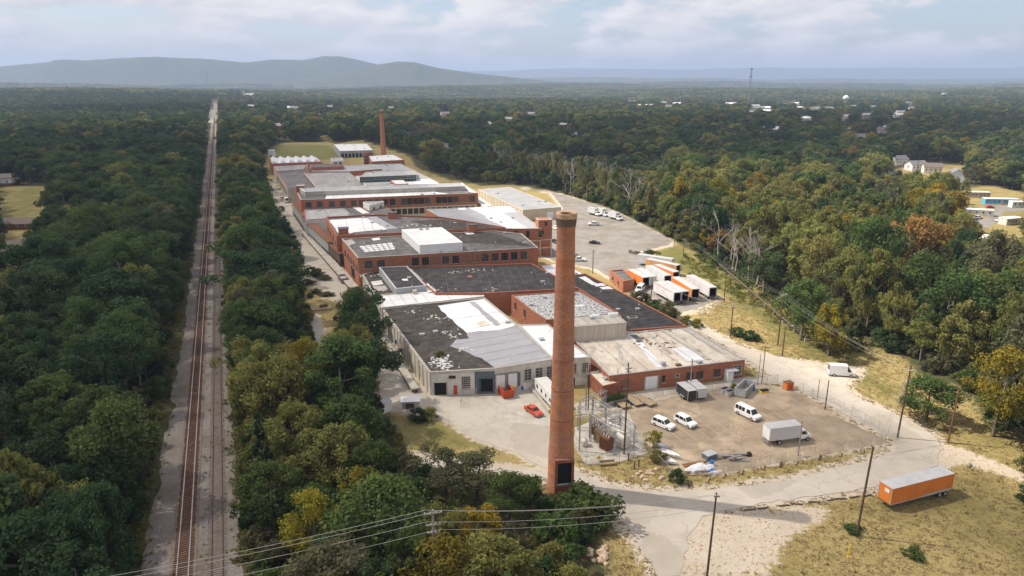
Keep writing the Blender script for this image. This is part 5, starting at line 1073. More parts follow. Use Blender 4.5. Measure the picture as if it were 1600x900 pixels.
passenger_van('passenger_van', 'white passenger van with long side windows parked in the lot', at(1168, 651), ang((1153, 642), (1182, 656)))
cargo_van('cargo_van', 'white high roofed cargo van parked on the bend of the road', at(1314, 587), ang((1299, 586), (1331, 588)))
sedan('parked_car', 'red saloon car parked on the concrete apron', at(834, 646), ang((826, 641), (842, 652)), 'red_car')
sedan('parked_car', 'black saloon car parked alone in the truck yard', at(929, 381), ang((921, 381), (938, 382)), 'black_car')
pickup('pickup_truck', 'white pickup parked in the truck yard behind the big chimney', at(904, 408), ang((896, 407.5), (911, 408)))
pickup('pickup_truck', 'white pickup parked near the far white box trucks', at(928, 352), ang((935, 352), (921, 352)))
passenger_van('utility_van', 'small white utility van parked by the brick gatehouse', at(1000, 455), ang((1004, 451), (996, 459)))
for x, y, pnt, lb in ((463, 380, 'black_car', 'black car parked under trees on the gravel street'), (462, 393, 'red_car', 'dark red car parked behind the black one on the street'), (424, 283, 'black_car', 'black car at the far end of the gravel street'), (868, 358, 'white_car', 'white car parked by the stair tower'), (866, 379, 'black_car', 'black car parked below the stair tower')):
    sedan('parked_car', lb, at(x, y), ang((440, 330), (470, 370)), pnt)
pickup('pickup_truck', 'white pickup parked along the gravel street beside the mill', at(441, 312), ang((440, 320), (430, 300)))
cargo_van('cargo_van', 'white van parked against the mill on the gravel street', at(448, 316), ang((440, 320), (430, 300)))
def wheels4(o, xs_, W, r=.5):
    for x_ in xs_:
        for s in (-1, 1): wheel(o, x_, s * (W / 2 - .2), r, .45)
def semi(label, rear, head, L, side, roof='trailer_roof', open_=True, door=None, front='trailer_white', group=None):
    """rear: world point under the rear doors; head: direction rear -> front"""
    o = thing('semi_trailer', label, 'trailer', (*rear, .03), head, group); W, z0, z1, t_ = 2.55, 1.15, 3.95, .06
    MB().box(.0, L, -W / 2, -W / 2 + t_, z0, z1).build('side_wall', M[side], o); MB().box(.0, L, W / 2 - t_, W / 2, z0, z1).build('side_wall', M[side], o)
    MB().box(L - t_, L, -W / 2 + t_ + .001, W / 2 - t_ - .001, z0, z1).build('front_wall', M[front], o); MB().box(-.02, L + .02, -W / 2 - .02, W / 2 + .02, z1 + .002, z1 + .06).build('roof', M[roof], o)
    MB().box(.01, L - .01, -W / 2 + .01, W / 2 - .01, z0 - .2, z0 - .002).build('floor', M['timber_dark'], o)
    MB().box(-.05, .0, -W / 2, -W / 2 + .14, z0 - .15, z1).box(-.05, 0, W / 2 - .14, W / 2, z0 - .15, z1).box(-.05, 0, -W / 2 + .141, W / 2 - .141, z1 - .18, z1).build('door_frame', M['alum'], o)
    for s in (-1, 1): MB().box(0, L, s * W / 2 - .03, s * W / 2 + .03, z0 - .12, z0 - .003).build('side_rail', M['alum'], o)
    if open_:
        MB().box(.35, L - .1, -W / 2 + t_ + .005, -W / 2 + t_ + .02, z0 + .02, z1 - .02).box(.35, L - .1, W / 2 - t_ - .02, W / 2 - t_ - .005, z0 + .02, z1 - .02).box(.35, L - .1, -W / 2 + .1, W / 2 - .1, z1 - .03, z1 - .012).box(.35, L - .12, -W / 2 + .1, W / 2 - .1, z0 + .003, z0 + .018).build('shade_lining', M['tyre'], o)  # near-black sheets added inside, their colour stands in for the trailer's inner shade
        MB().box(.03, .3, -W / 2 + .2, W / 2 - .2, z0, z0 + .02).build('sill', M['steel'], o)
        for s in (-1, 1): MB().box(.02, 1.25, s * (W / 2 + .05) - .025, s * (W / 2 + .05) + .025, z0 + .05, z1 - .05).build('rear_door', M[door or side], o)
    else:
        for s in (-1, 1): MB().box(-.06, -.01, min(0, s * (W / 2 - .15)) + .01, max(0, s * (W / 2 - .15)) - .01, z0, z1 - .19).build('rear_door', M[door or side], o)
    MB().box(.3, 4.2, -.5, -.35, .75, z0 - .21).box(.3, 4.2, .35, .5, .75, z0 - .21).build('axle_frame', M['steel'], o)
    for x_ in (1.3, 2.55):
        MB().tube([(x_, -1.1, .5), (x_, 1.1, .5)], .08, 8).build('axle', M['steel'], o)
        for s in (-1, 1): wheel(o, x_, s * 1.0, .5, .5)
    for s in (-1, 1): MB().box(L - 3.0, L - 2.85, s * .8 - .08, s * .8 + .08, 0, z0 - .2).box(L - 3.1, L - 2.75, s * .8 - .15, s * .8 + .15, -.02, .05).build('landing_leg', M['steel'], o)
    MB().box(-.08, .0, -1.0, 1.0, .5, .62).box(-.07, 0, -.8, -.7, .62, z0 - .2).box(-.07, 0, .7, .8, .62, z0 - .2).build('underride_bar', M['alum'], o)
    return o
# orange trailer by the road: front at the left, wheels at the right
ra = V2(at(1488, 764, 1.1)); fa = V2(at(1389, 790, 1.1)); d = (fa - ra).normalized(); nrm = Vector((-d.y, d.x)); 
ot = semi('orange semi-trailer with pale roof parked on dry grass beside the road', tuple(ra + Vector((d.y, -d.x)) * 1.27 + d * .1), math.atan2(d.y, d.x), 13.4, 'trailer_orange', open_=False, front='trailer_orange')
MB().box(13.405, 13.43, -.1, .75, 2.9, 3.5).build('placard', M['white'], ot); MB().box(13.405, 13.45, -1.27, -1.15, 1.15, 3.9).box(13.405, 13.45, 1.15, 1.27, 1.15, 3.9).build('corner_post', M['alum'], ot); MB().box(.1, 6.4, 1.276, 1.30, 1.0, 1.42).build('side_skirt', M['alum'], ot); MB().box(.1, 6.4, -1.30, -1.276, 1.0, 1.42).build('side_skirt', M['alum'], ot)
yd = [('white semi-trailer at the back of the yard behind the faded orange one', (1051, 417), (997, 409), 'trailer_white', 'trailer_roof', False),
      ('faded orange semi-trailer with patchy side and open dark rear', (1059.5, 427), (1012, 416.5), 'trailer_faded', 'trailer_roof', True),
      ('white roofed semi-trailer with orange side squeezed behind a white one', (1056, 438), (1025, 426), 'trailer_orange', 'trailer_roof', True),
      ('white semi-trailer with half open rear beside the orange sided one', (1043, 444), (1013, 427.5), 'trailer_white', 'trailer_roof', True),
      ('white semi-trailer parked apart at the edge of the meadow', (1113.5, 463.5), (1077, 443), 'trailer_white', 'trailer_roof', True),
      ('bright orange semi-trailer with its rear doors swung open', (1086, 466), (1054, 446), 'trailer_orange', 'trailer_roof', True),
      ('white semi-trailer with red edge stripe in the paired couple nearest the black roof', (1058, 471.5), (1026, 454), 'trailer_white', 'trailer_roof', True),
      ('white semi-trailer between the striped one and the bright orange one', (1070, 470), (1038, 453), 'trailer_white', 'trailer_roof', True),
      ('orange semi-trailer with open dark rear beside the brick gatehouse', (1009, 447), (985, 434), 'trailer_orange', 'trailer_roof', True),
      ('white semi-trailer alongside the orange one at the gatehouse', (1019.5, 446), (998, 432), 'trailer_white', 'trailer_roof', False)]
for lb, rr_p, ff_p, sd_, rf_, op in yd:
    a = V2(at(*rr_p, 1.0)); e = V2(at(*ff_p, 1.0)); d = (e - a).normalized(); L_ = min(15.5, max(11.0, (e - a).length)); t_ = semi(lb, tuple(a), math.atan2(d.y, d.x), L_, sd_, rf_, op)
    if 'stripe' in lb:
        for s in (-1, 1): MB().box(.05, L_ - .05, s * 1.28 - .012, s * 1.28 + .012, 3.72, 3.86).build('edge_stripe', M['red_paint'], t_)
# box truck in the lot
def box_truck(label, p, h, L=7.0, cat='truck'):
    o = thing('box_truck', label, cat, (*p, .04), h); W = 2.45
    MB().box(-L, 0, -W / 2, W / 2, 1.05, 3.55).build('cargo_box', M['trailer_white'], o); MB().box(-L - .03, .03, -W / 2 - .03, W / 2 + .03, 3.552, 3.63).build('roof', M['trailer_roof'], o)
    MB().box(-L - .05, -L - .002, -W / 2 + .1, W / 2 - .1, 1.15, 3.4).build('rear_door', M['white'], o); MB().box(-L - .3, -L + .1, -W / 2 + .1, W / 2 - .1, .5, .65).build('rear_step', M['steel'], o)
    for s in (-1, 1): MB().box(-L + .1, 2.2, s * .45 - .07, s * .45 + .07, .6, 1.04).build('chassis_rail', M['steel'], o)
    cb = MB(); shell(cb, [(.15, .6), (2.35, .6), (2.5, .75), (2.45, 1.25), (1.75, 1.5), (1.15, 2.3), (.15, 2.35)], 2.1, 1.75, 1.4); cb.build('cab', M['white_car'], o)
    m = MB(); q = [(1.80, -.85, 1.52), (1.80, .85, 1.52), (1.21, .75, 2.24), (1.21, -.75, 2.24)]; m.add([(x_ + .02, y_, z_ + .01) for x_, y_, z_ in q] + [(x_ - .02, y_, z_ - .02) for x_, y_, z_ in q], [(0, 1, 2, 3), (7, 6, 5, 4), (0, 4, 5, 1), (1, 5, 6, 2), (2, 6, 7, 3), (3, 7, 4, 0)]); m.build('windscreen', M['glass'], o)
    for s in (-1, 1):
        MB().box(.4, 1.2, s * .98 - .03, s * .98 + .03, 1.5, 2.1).build('side_window', M['glass'], o); MB().box(2.38, 2.5, s * .75 - .15, s * .75 + .15, .9, 1.1).build('headlight', M['alum'], o)
        wheel(o, 1.7, s * .95, .45, .3); wheel(o, -L + 2.2, s * .95, .45, .5); MB().box(1.15, 1.25, s * 1.2 - .1, s * 1.2 + .1, 1.6, 2.0).build('mirror', M['steel'], o)
    return o
ba = V2(at(1199, 698)); be = V2(at(1262, 690)); d = (be - ba).normalized(); bh = math.atan2(d.y, d.x)
box_truck('white box truck with long cargo body parked in the lot', tuple(ba + d * 6.9 + Vector((-d.y, d.x)) * 1.2), bh, 6.6)
for x, y, lb in ((932, 337, 'white box truck at the tree line, first of the far pair'), (944, 338, 'white box truck at the tree line beside the first of the pair'), (965, 344, 'white box truck at the tree line standing nearest the meadow')):
    box_truck(lb, at(x, y), ang((920, 335), (948, 342)), 6)
# enclosed utility trailers
def cargo_trailer(label, pa, pb, side, L=4.8):
    a = V2(at(*pa)); e = V2(at(*pb)); d = (e - a).normalized(); o = thing('cargo_trailer', label, 'trailer', (*a, .04), math.atan2(d.y, d.x))
    MB().box(0, L, -1.05, 1.05, .5, 2.5).build('body', M[side], o); MB().box(-.03, L + .03, -1.08, 1.08, 2.502, 2.58).build('roof', M['trailer_roof'], o); MB().box(-.04, -.002, -.95, .95, .55, 2.4).build('rear_door', M[side], o)
    for x_ in (-.02, L - .06):
        for s in (-1, 1): MB().box(x_, x_ + .08, s * 1.05 - .04, s * 1.05 + .04, .5, 2.5).build('corner_trim', M['alum'], o)
    for x_ in (1.7, 2.5):
        for s in (-1, 1): wheel(o, x_, s * 1.12, .33, .22)
    for s in (-1, 1): MB().box(1.25, 2.95, s * 1.2 - .13, s * 1.2 + .13, .7, .75).build('fender', M['alum'], o)
    MB().bar((L, -.8, .5), (L + 1.2, 0, .5), .1, .1).bar((L, .8, .5), (L + 1.2, 0, .5), .1, .1).box(L + 1.1, L + 1.2, -.05, .05, 0, .5).build('drawbar', M['steel'], o)
cargo_trailer('black enclosed cargo trailer with silver roof in the lot', (1081, 628), (1068, 618), 'black_car'); cargo_trailer('white enclosed cargo trailer beside the black one', (1097, 625), (1085, 615), 'trailer_white')
def flatbed(label, pa, pb):
    a = V2(at(*pa)); e = V2(at(*pb)); d = (e - a); L = 5.2; d.normalize(); o = thing('flatbed_trailer', label, 'trailer', (*a, .04), math.atan2(d.y, d.x))
    for i in range(7): MB().box(0, L, -1 + i * .2857 + .01, -1 + (i + 1) * .2857 - .01, .55, .61).build('deck_plank', M['timber'], o)
    MB().box(-.05, L + .05, -1.08, -1.01, .42, .66).box(-.05, L + .05, 1.01, 1.08, .42, .66).box(0, L, -.9, .9, .44, .545).build('frame', M['steel'], o)
    for x_ in (1.8, 2.6):
        for s in (-1, 1): wheel(o, x_, s * 1.22, .34, .22)
    MB().bar((L, -.8, .5), (L + 1.3, 0, .5), .1, .1).bar((L, .8, .5), (L + 1.3, 0, .5), .1, .1).box(L + 1.2, L + 1.3, -.06, .06, 0, .55).build('drawbar', M['steel'], o)
flatbed('plank decked flatbed trailer beside the ivy covered wall', (980, 640), (965, 629)); flatbed('plank decked flatbed trailer, middle one of three in the lot', (1000, 636), (985, 626)); flatbed('plank decked flatbed trailer beside the two enclosed trailers', (1021, 636), (1001, 626))
# ------------------------------------------------------------------ skips and containers
def dumpster(label, pa, pb, L, m, W=2.3, hh=1.7, inner='rust'):
    a = V2(at(*pa)); e = V2(at(*pb)); d = (e - a).normalized(); o = thing('dumpster', label, 'dumpster', (*a, .07), math.atan2(d.y, d.x)); t_ = .08
    MB().box(0, L, -W / 2, -W / 2 + t_, .15, hh).box(0, L, W / 2 - t_, W / 2, .15, hh).box(0, t_, -W / 2 + t_, W / 2 - t_, .15, hh).box(L - t_, L, -W / 2 + t_, W / 2 - t_, .15, hh).box(.001, L - .001, -W / 2 + .001, W / 2 - .001, .15, .25).build('bin', M[m], o)
    n = int(L / .8)
    for i in range(n + 1):
        for s in (-1, 1): MB().box(L * i / n * .97, L * i / n * .97 + .1, s * (W / 2 + .045) - .04, s * (W / 2 + .045) + .04, .2, hh - .05).build('rib', M[m], o)
    MB().box(-.05, L + .05, -W / 2 - .1, -W / 2 + .1, hh + .002, hh + .1).box(-.05, L + .05, W / 2 - .1, W / 2 + .1, hh + .002, hh + .1).box(-.05, .1, -W / 2 + .101, W / 2 - .101, hh + .002, hh + .1).box(L - .1, L + .05, -W / 2 + .101, W / 2 - .101, hh + .002, hh + .1).build('rim', M[m], o)
    for s in (-1, 1): MB().box(.1, L - .1, s * .6 - .08, s * .6 + .08, -.05, .149).build('skid', M['steel'], o)
    j = MB(); rr = random.Random(int(L * 10))
    for i in range(16):
        x_, y_ = rr.uniform(.4, L - .8), rr.uniform(-W / 2 + .3, W / 2 - .5); z_ = rr.uniform(.3, .7); j.bar((x_, y_, z_), (x_ + rr.uniform(.2, .9), y_ + rr.uniform(-.3, .5), z_ + rr.uniform(-.1, .3)), rr.uniform(.1, .5), .06)
    struct(j.build('scrap', M['timber'], o), 'stuff'); return o
dumpster('red open dumpster standing at the loading docks', (795, 623), (781, 608), 5.6, 'red_paint')
dumpster('long weathered grey open dumpster full of scrap at the lot edge', (1155, 621), (1172, 605), 6.2, 'galv'); dumpster('rusty grey open skip beside the gravel street', (539, 443), (531, 433), 5.5, 'steel')
for x, y in ((1132, 613), (1140, 617)):
    o = thing('wire_bin', 'pale metal bin beside the long grey dumpster', 'bin', (*at(x, y), .03), .5, 'pale bins in the lot'); MB().box(-1, 1, -.6, .6, 0, .95).build('bin', M['alum'], o); MB().box(-1.05, 1.05, -.65, .65, .951, 1.02).build('rim', M['steel'], o); MB().box(-.85, .85, -.45, .45, 1.0, 1.025).build('load', M['dark'], o)
o = thing('orange_container', 'small orange metal cabinet on the grass island', 'cabinet', (*at(1231, 608), 0), .3); MB().box(-.9, .9, -.7, .7, .1, 1.7).build('body', M['trailer_orange'], o); MB().box(-.95, .95, -.75, .75, 1.701, 1.78).build('lid', M['rust'], o); MB().box(-.5, .5, -.74, -.7, .3, 1.5).build('door', M['red_paint'], o)
def barrel(label, x, y, m='blue', z=0, r=.32, hh=.95):
    o = thing('barrel', label, 'barrel', (*at(x, y), z)); MB().lathe([(0, 0), (r, 0), (r * 1.03, hh * .33), (r * 1.03, hh * .36), (r, hh * .4), (r * 1.03, hh * .66), (r * 1.03, hh * .69), (r, hh), (r * .9, hh - .03), (0, hh - .03)], 16).build('drum', M[m], o, False); MB().tube([(r * .5, 0, hh - .04), (r * .5, 0, hh + .02)], .05, 8).build('bung', M['dark'], o)
barrel('blue barrel beside the long grey dumpster', 1177, 610); barrel('blue barrel standing at the end of the junk heap', 1112, 727); barrel('blue barrel beside the dock wall at the red dumpster', 816, 609); barrel('blue barrel on the loading platform of the warehouse', 619, 543, z=1.15)
o = thing('hydrant', 'yellow fire hydrant on the grass island', 'hydrant', (*at(1245, 609), 0)); MB().lathe([(0, 0), (.2, 0), (.16, .1), (.14, .6), (.18, .62), (.12, .78), (0, .84)], 12).build('body', M['yellow'], o); MB().tube([(-.22, 0, .45), (.22, 0, .45)], .07, 8).build('outlet', M['yellow'], o)
o = thing('cable_drum_tray', 'yellow edged black tray on the grass beside the dumpster', 'tray', (*at(1194, 613), 0), .2); MB().box(-1, 1, -.5, .5, 0, .4).build('tray', M['yellow'], o); MB().box(-.85, .85, -.4, .4, .35, .7).build('load', M['tyre'], o)
# ------------------------------------------------------------------ junk heap at the lot edge
rj = random.Random(4)
def plank(label, x, y, L, wd, a, m='timber', z=.05, th=.12, nm='timber_plank', tilt=0):
    o = tag(MB().box(-L / 2, L / 2, -wd / 2, wd / 2, 0, th).box(-L / 2 + .05, L / 2 - .2, -wd / 2 + .05, wd / 2 - .03, th + .001, th + .03).build(nm, M[m], loc=(*at(x, y), z), rz=a), label, 'scrap'); o.rotation_euler.y = tilt; return o
plank('large rust coloured sheet lying in front of the junk heap', 1081, 727, 3.2, 1.3, .25, 'rust', nm='rusty_sheet'); plank('broken tan plywood sheet leaning beside the blue bin', 1096, 722, 2.2, 1.2, .8, 'timber', nm='plywood_sheet', z=.1)
o = thing('blue_crate', 'pale lidded blue crate in the middle of the junk heap', 'crate', (*at(1108, 716), 0), .5); MB().box(-1.1, 1.1, -.8, .8, 0, 1.0).build('crate', M['blue_metal'], o); MB().box(-1.15, 1.15, -.85, .85, 1.001, 1.1).build('lid', M['galv'], o)
for i in range(12): plank('weathered grey board in the stack at the junk heap', 1128 + rj.uniform(-4, 34), 716 + rj.uniform(-4, 6), rj.uniform(2, 3.6), rj.uniform(.3, .7), rj.uniform(-.2, .5), rj.choice(['coping', 'steel', 'wood_grey']), z=.03 + .16 * (i % 4), nm='weathered_board')['group'] = 'boards in the junk heap'
for i in range(10): plank('brown board lying at the front of the junk heap', 1075 + rj.uniform(0, 36), 741 + rj.uniform(-3, 3), rj.uniform(1.6, 3.2), .25, rj.uniform(-.1, .5), rj.choice(['timber', 'rust']), z=.03 + .1 * (i % 3), nm='brown_board')['group'] = 'brown boards in front of the junk heap'
def heap(label, x, y, rx, ry, hh, m, seed, nm='tarpaulin_heap'):
    bm = bmesh.new(); bmesh.ops.create_icosphere(bm, subdivisions=3, radius=1); rr = random.Random(seed); cs = [(Vector((rr.uniform(-1, 1), rr.uniform(-1, 1), rr.uniform(0, 1))).normalized(), rr.uniform(-.25, .3)) for _ in range(24)]
    for v in bm.verts:
        e = 1 + sum(a * max(0, 1 - (v.co - c).length / .55) for c, a in cs); v.co = Vector((v.co.x * e * rx, v.co.y * e * ry, max(-.05, v.co.z * e * hh)))
    m_ = bpy.data.meshes.new(nm); bm.to_mesh(m_); bm.free(); m_.materials.append(M[m]); return tag(link(nm, m_, None, (*at(x, y), 0), .25), label, 'heap')
heap('crumpled white tarpaulin heap at the front of the junk', 1090, 735, 2.4, 1.1, .7, 'tarp', 3); heap('second pale tarpaulin heap beside the light blue drum', 1106, 732, 1.4, 1.0, .6, 'tarp', 8); heap('rounded pale stone slab pile near the blue drum', 1117, 740, 1.6, .5, .5, 'rubble', 11, 'slab_pile'); heap('light blue round drum lid lying on the tarpaulin', 1110, 737, .55, .5, .55, 'blue', 12, 'drum_lid')
heap('black tub with orange scrap at the end of the junk', 1170, 712, .5, .5, .7, 'tyre', 13, 'black_tub')
def boat(label, x, y, L, a):
    o = thing('boat_hull', label, 'boat', (*at(x, y), .0), a); n = 9; v = []; f = []
    for i in range(n):
        u = i / (n - 1); wd = .7 * (1 - max(0, u - .45) ** 2 * 3.2); wd = max(.03, wd); xx = (u - .5) * L
        v += [(xx, -wd, .6 + .15 * u), (xx, -wd * .7, .12 + .2 * u * u), (xx, 0, .02 + .3 * u ** 3), (xx, wd * .7, .12 + .2 * u * u), (xx, wd, .6 + .15 * u)]
    for i in range(n - 1):
        for j in range(4): f.append((i * 5 + j, (i + 1) * 5 + j, (i + 1) * 5 + j + 1, i * 5 + j + 1))
    f.append((0, 1, 2, 3, 4)); m = MB(); m.add(v, f); m.build('hull', M['white'], o); MB().box(-.4 * L, .25 * L, -.5, .5, .42, .48).build('thwart', M['tarp'], o)
boat('white boat hull lying beside the substation fence', 1047, 712, 4.2, -.75); boat('white boat hull nearer the small yellow green tree', 1033, 699, 3.0, -.75); boat('white narrow hull lying near the fence corner bush', 1043, 723, 3.6, -.6)
# rocks in the verge
def rock(x, y, s, lab, grp, seed, m='rock'):
    bm = bmesh.new(); bmesh.ops.create_icosphere(bm, subdivisions=2, radius=s); rr = random.Random(seed)
    for v in bm.verts: v.co *= rr.uniform(.75, 1.15); v.co.z *= .6
    m_ = bpy.data.meshes.new('rock'); bm.to_mesh(m_); bm.free(); m_.materials.append(M[m]); tag(link('rock', m_, None, (*at(x, y), s * .25)), lab, 'rock', grp)
for i in range(26): rock(995 + rj.gauss(0, 10) + i * 1.1, 745 + rj.gauss(0, 4) - i * .25, rj.uniform(.15, .42), 'sandy rock scattered on the verge by the lot corner', 'rocks on the verge by the lot corner', i)
for i in range(16): rock(938 + rj.gauss(0, 8), 866 + rj.gauss(0, 9), rj.uniform(.3, .75), 'sandstone boulder in the bank below the chimney bush', 'boulders in the bank', 50 + i)
# timbers lying along the verges
for i, (x, y, dk_) in enumerate([(1078, 757, 1), (1106, 751, 0), (1131, 744, 0), (1159, 738, 0), (1193, 731, 0), (1220, 727, 1), (1244, 724, 0), (1281, 716, 1), (1313, 711, 0), (1348, 706, 0)]):
    plank('dark short timber lying on the verge by the fence' if dk_ else 'pale short timber lying on the verge by the fence', x, y, 1.9, .3, 1.05, 'timber_dark' if dk_ else 'timber', z=.02, th=.26, nm='verge_timber')['group'] = 'timbers along the fence verge'
for i, x in enumerate((1172, 1192, 1225, 1245, 1272, 1300, 1314, 1335, 1355)): plank('dark railway timber lying in line by the orange trailer', x, 797 - (x - 1172) * .12, 1.9, .22, .12 + rj.uniform(-.25, .25), 'timber_dark', z=.02, th=.16, nm='railway_timber')['group'] = 'timbers in line by the orange trailer'
plank('pale log lying on the dry grass beyond the orange trailer', 1514, 728, 1.6, .4, .8, 'wood_grey', z=.02, th=.35, nm='log')
plank('long concrete kerb beam along the dock ramp', 840, 622, 15, .5, ang((822, 606), (858, 652)), 'concrete', z=.05, th=.7, nm='ramp_wall')
# ------------------------------------------------------------------ poles and wires
def pole(label, base, ytop, m='wood', r=.17, arms=(), off=0, lean=0, light=False, cat='utility pole', hgt_=None, nm='utility_pole'):
    X_, Y_ = at(*base); dy = (ytop - 450) / F; hh = hgt_ or H - Y_ * (dy * cp + sp) / (cp - dy * sp)
    o = thing(nm, label, cat, (X_, Y_, 0), off); MB().tube([(0, 0, -.4), (lean * .5, 0, hh * .5), (lean, 0, hh)], [r, r * .88, r * .7], 10).build('pole', M[m], o)
    for k, (dz, L) in enumerate(arms):
        a = MB().box(lean - L / 2, lean + L / 2, -r - .14, -r + .02, hh - dz - .07, hh - dz + .07).build('crossarm', M['wood_grey'], o)
        for f in (-.45, -.15, .15, .45): MB().lathe([(.05, 0), (.09, .05), (.06, .12), (.09, .17), (.05, .24)], 8, lean + L * f, -r - .06).build('insulator', M['insul'], a, loc=(0, 0, hh - dz + .07))
    if light: MB().bar((lean, 0, hh - .1), (lean + 1.6, 0, hh + .15), .08, .08).build('lamp_arm', M['steel'], o); MB().box(lean + 1.4, lean + 2.0, -.15, .15, hh + .08, hh + .26).build('lamp_head', M['alum'], o)
    return (X_, Y_, hh)
Lz = 66 - 74 * ((800 - 450) / F * cp + sp) / (cp - (800 - 450) / F * sp)
# the near pole: foot hidden among the trees below the frame
nx_, ny_ = at(676, 797, 15.5); pb_ = proj(nx_, ny_, 0)
p1 = pole('pale grey power pole with three crossarms rising out of the trees', pb_, 797, 'wood_grey', .2, ((.3, 2.2), (1.9, 1.8), (3.0, 1.6)), .25, hgt_=15.5)
p2 = pole('slim brown pole without crossarms standing in the gravel', proj(*at(1116, 770, 14.5), 0), 770, 'wood', .17, ((.4, .8),), 0, .3, hgt_=14.5)
p3 = pole('leaning brown pole with leafy base on the dry grass', (1338, 838), 698, 'wood', .19, (), 0, .4)
p4 = pole('tall brown pole on the verge at the road bend', (1402, 684), 570, 'wood', .18, ((1.2, 1.0),), 0, .3)
p5 = pole('reddish brown pole beside the round tree on the lawn', (1481, 692), 605, 'rust', .17, (), 0, .2)
p6 = pole('brown power pole with crossarm at the edge of the wood', (1215, 540), 458, 'wood', .18, ((.5, 2.2),), .6)
p7 = pole('brown pole on the lawn beside the crossarm pole', (1222, 557), 510, 'wood', .16, (), 0, light=True)
p8 = pole('power pole with bright crossarm on the lawn near the trailers', (1141, 527), 477, 'wood', .17, ((.5, 2.2),), .4)
p9 = pole('street lamp pole at the corner of the black roof', (1017, 470), 433, 'wood', .15, ((.4, 2.0),), .3)
p10 = pole('wood pole standing alone in the truck yard', (926, 427), 391, 'wood', .16, ((.5, 1.6),), .2)
p11 = pole('grey lamp pole in front of the brick shed porch', (1190, 600), 541, 'wood_grey', .13, ((.2, 2.2),), .1)
pole('thin grey pole close to the lamp pole at the porch', (1184, 600), 553, 'wood_grey', .1)
pole('pale pole behind the enclosed trailers', (1078, 613), 561, 'wood_grey', .17); pole('brown lamp pole beside the pale pole at the trailers', (1091, 607), 570, 'wood', .1, light=True)
p12 = pole('pole with transformer arm standing at the substation edge', (975, 710), 567, 'wood', .17, ((1.0, 1.0), (2.0, .8)), .2)
pole('grey pole at the corner of the lean-to shelter', (915, 640), 575, 'wood_grey', .16); pole('pale thin pole by the lean-to shelter', (964, 612), 576, 'wood_grey', .12); pole('dark pole hung with gear beside the annex', (919, 640), 570, 'wood', .15, ((2.0, .8),))
pole('grey lamp post standing in front of the box truck', (1247, 712), 657, 'wood_grey', .13, light=False); pole('brown post at the lot entrance', (1289, 640), 594, 'wood', .13); pole('thin post beside the lot entrance', (1277, 622), 592, 'wood_grey', .1)
for x, y, yt, lb in ((883, 306, 287, 'far lamp post by the grass beyond the metal warehouse'), (916, 318, 296, 'lamp post by the shrubs beyond the truck yard'), (958, 322, 309, 'short lamp post in the shrubs near the box trucks'), (1067, 405, 381, 'brown pole in the meadow above the trailers'), (1053, 384, 360, 'pale pole in the meadow near the yard corner'), (1131, 472, 420, 'brown pole with lamp arm in the meadow below the pipeline')):
    pole(lb, (x, y), yt, 'wood_grey' if 'lamp post' in lb else 'wood', .14, (), 0, 0, True)
pole('far pole on the gravel street by the trees', (418, 298), 270, 'wood', .15); pole('tall thin pole in front of the houses', (1430, 284), 240, 'wood', .2); pole('pole at the mobile home park road', (1549, 372), 355, 'wood', .15); pole('pole in the meadow under the tall creeper tree', (1360, 515), 483, 'wood', .16, ((.3, 1.8),))
def wire(label, a, b_, sag, r=.028, nm='power_wire', grp=None):
    a = Vector(a); b_ = Vector(b_); n = 14; pts_ = [a + (b_ - a) * (i / n) - Vector((0, 0, sag * 4 * (i / n) * (1 - i / n))) for i in range(n + 1)]
    o = bpy.data.objects.new
    return tag(MB().tube([p - a for p in pts_], r, 5).build(nm, M['wire'], loc=tuple(a)), label, 'wire', grp)
def W(p, dz, ox=0): return (p[0] + ox, p[1], p[2] - dz)
lw = V2(at(180, 905, 12.2)); ex = Vector((p1[0], p1[1])); dirw = (lw - ex).normalized()
for k, (dz, ox) in enumerate(((.0, -.9), (.05, .9), (1.65, -.7), (2.75, .6))):
    e = ex + dirw * 75 + Vector((-dirw.y, dirw.x)) * ox * .6
    wire('pale power wire running from the grey pole out over the railway', W(p1, dz, ox), (e.x, e.y, 12.4 - dz), 1.6, .026, grp='wires over the railway')
    wire('pale power wire from the grey pole to the slim brown pole', W(p1, dz, ox), W(p2, .3 + dz * .7, ox * .3), .9, .024, grp='wires between grey and brown pole')
for k, (ox, dz) in enumerate(((-.9, .3), (0, .3), (.9, .3), (.3, 2.4))):
    wire('power wire sweeping along the edge of the wood to the bend pole', W(p6, dz, ox), W(p4, .9 + .2 * k, ox * .4), 1.0, .012, grp='wires along the wood edge')
    far = at(1085, 380, 9); wire('power wire running up the meadow from the wood edge pole', W(p6, dz, ox), (far[0] + ox, far[1], 9.), 1.2, .010, grp='wires up the meadow')
for i, f in enumerate((-.7, -.2, .3)): wire('slack guy wire from the bend pole to the grass', W(p4, 2.5 + i * .3), (*at(1360 + i * 6, 715), .05), .1, .02, grp='guy wires at the bend pole'); wire('guy wire from the bend pole towards the lawn', W(p4, 2.5), (*at(1390 - i * 3, 632), .05), .05, .02, grp='lawn guy wires')
wire('guy wire of the grey power pole', W(p1, 3.4), (p1[0] - 5, p1[1] + 4, .2), .1, .025)
wire('overhead wire from the lawn pole to the roof pole', W(p8, .3), W(p9, .3), 1.5, .025); wire('overhead wire crossing from the lawn pole to the crossarm pole', W(p8, .3), W(p6, .6), 1.2, .025)
o = thing('marker_post', 'slanting yellow plastic marker post in the dry grass', 'marker', (*at(1324, 873), 0)); MB().tube([(0, 0, -.2), (.15, .1, 2.2)], [.1, .09], 8).build('post', M['yellow'], o); MB().tube([(.15, .1, 2.2), (.16, .1, 2.3)], [.11, .05], 8).build('cap', M['yellow'], o)
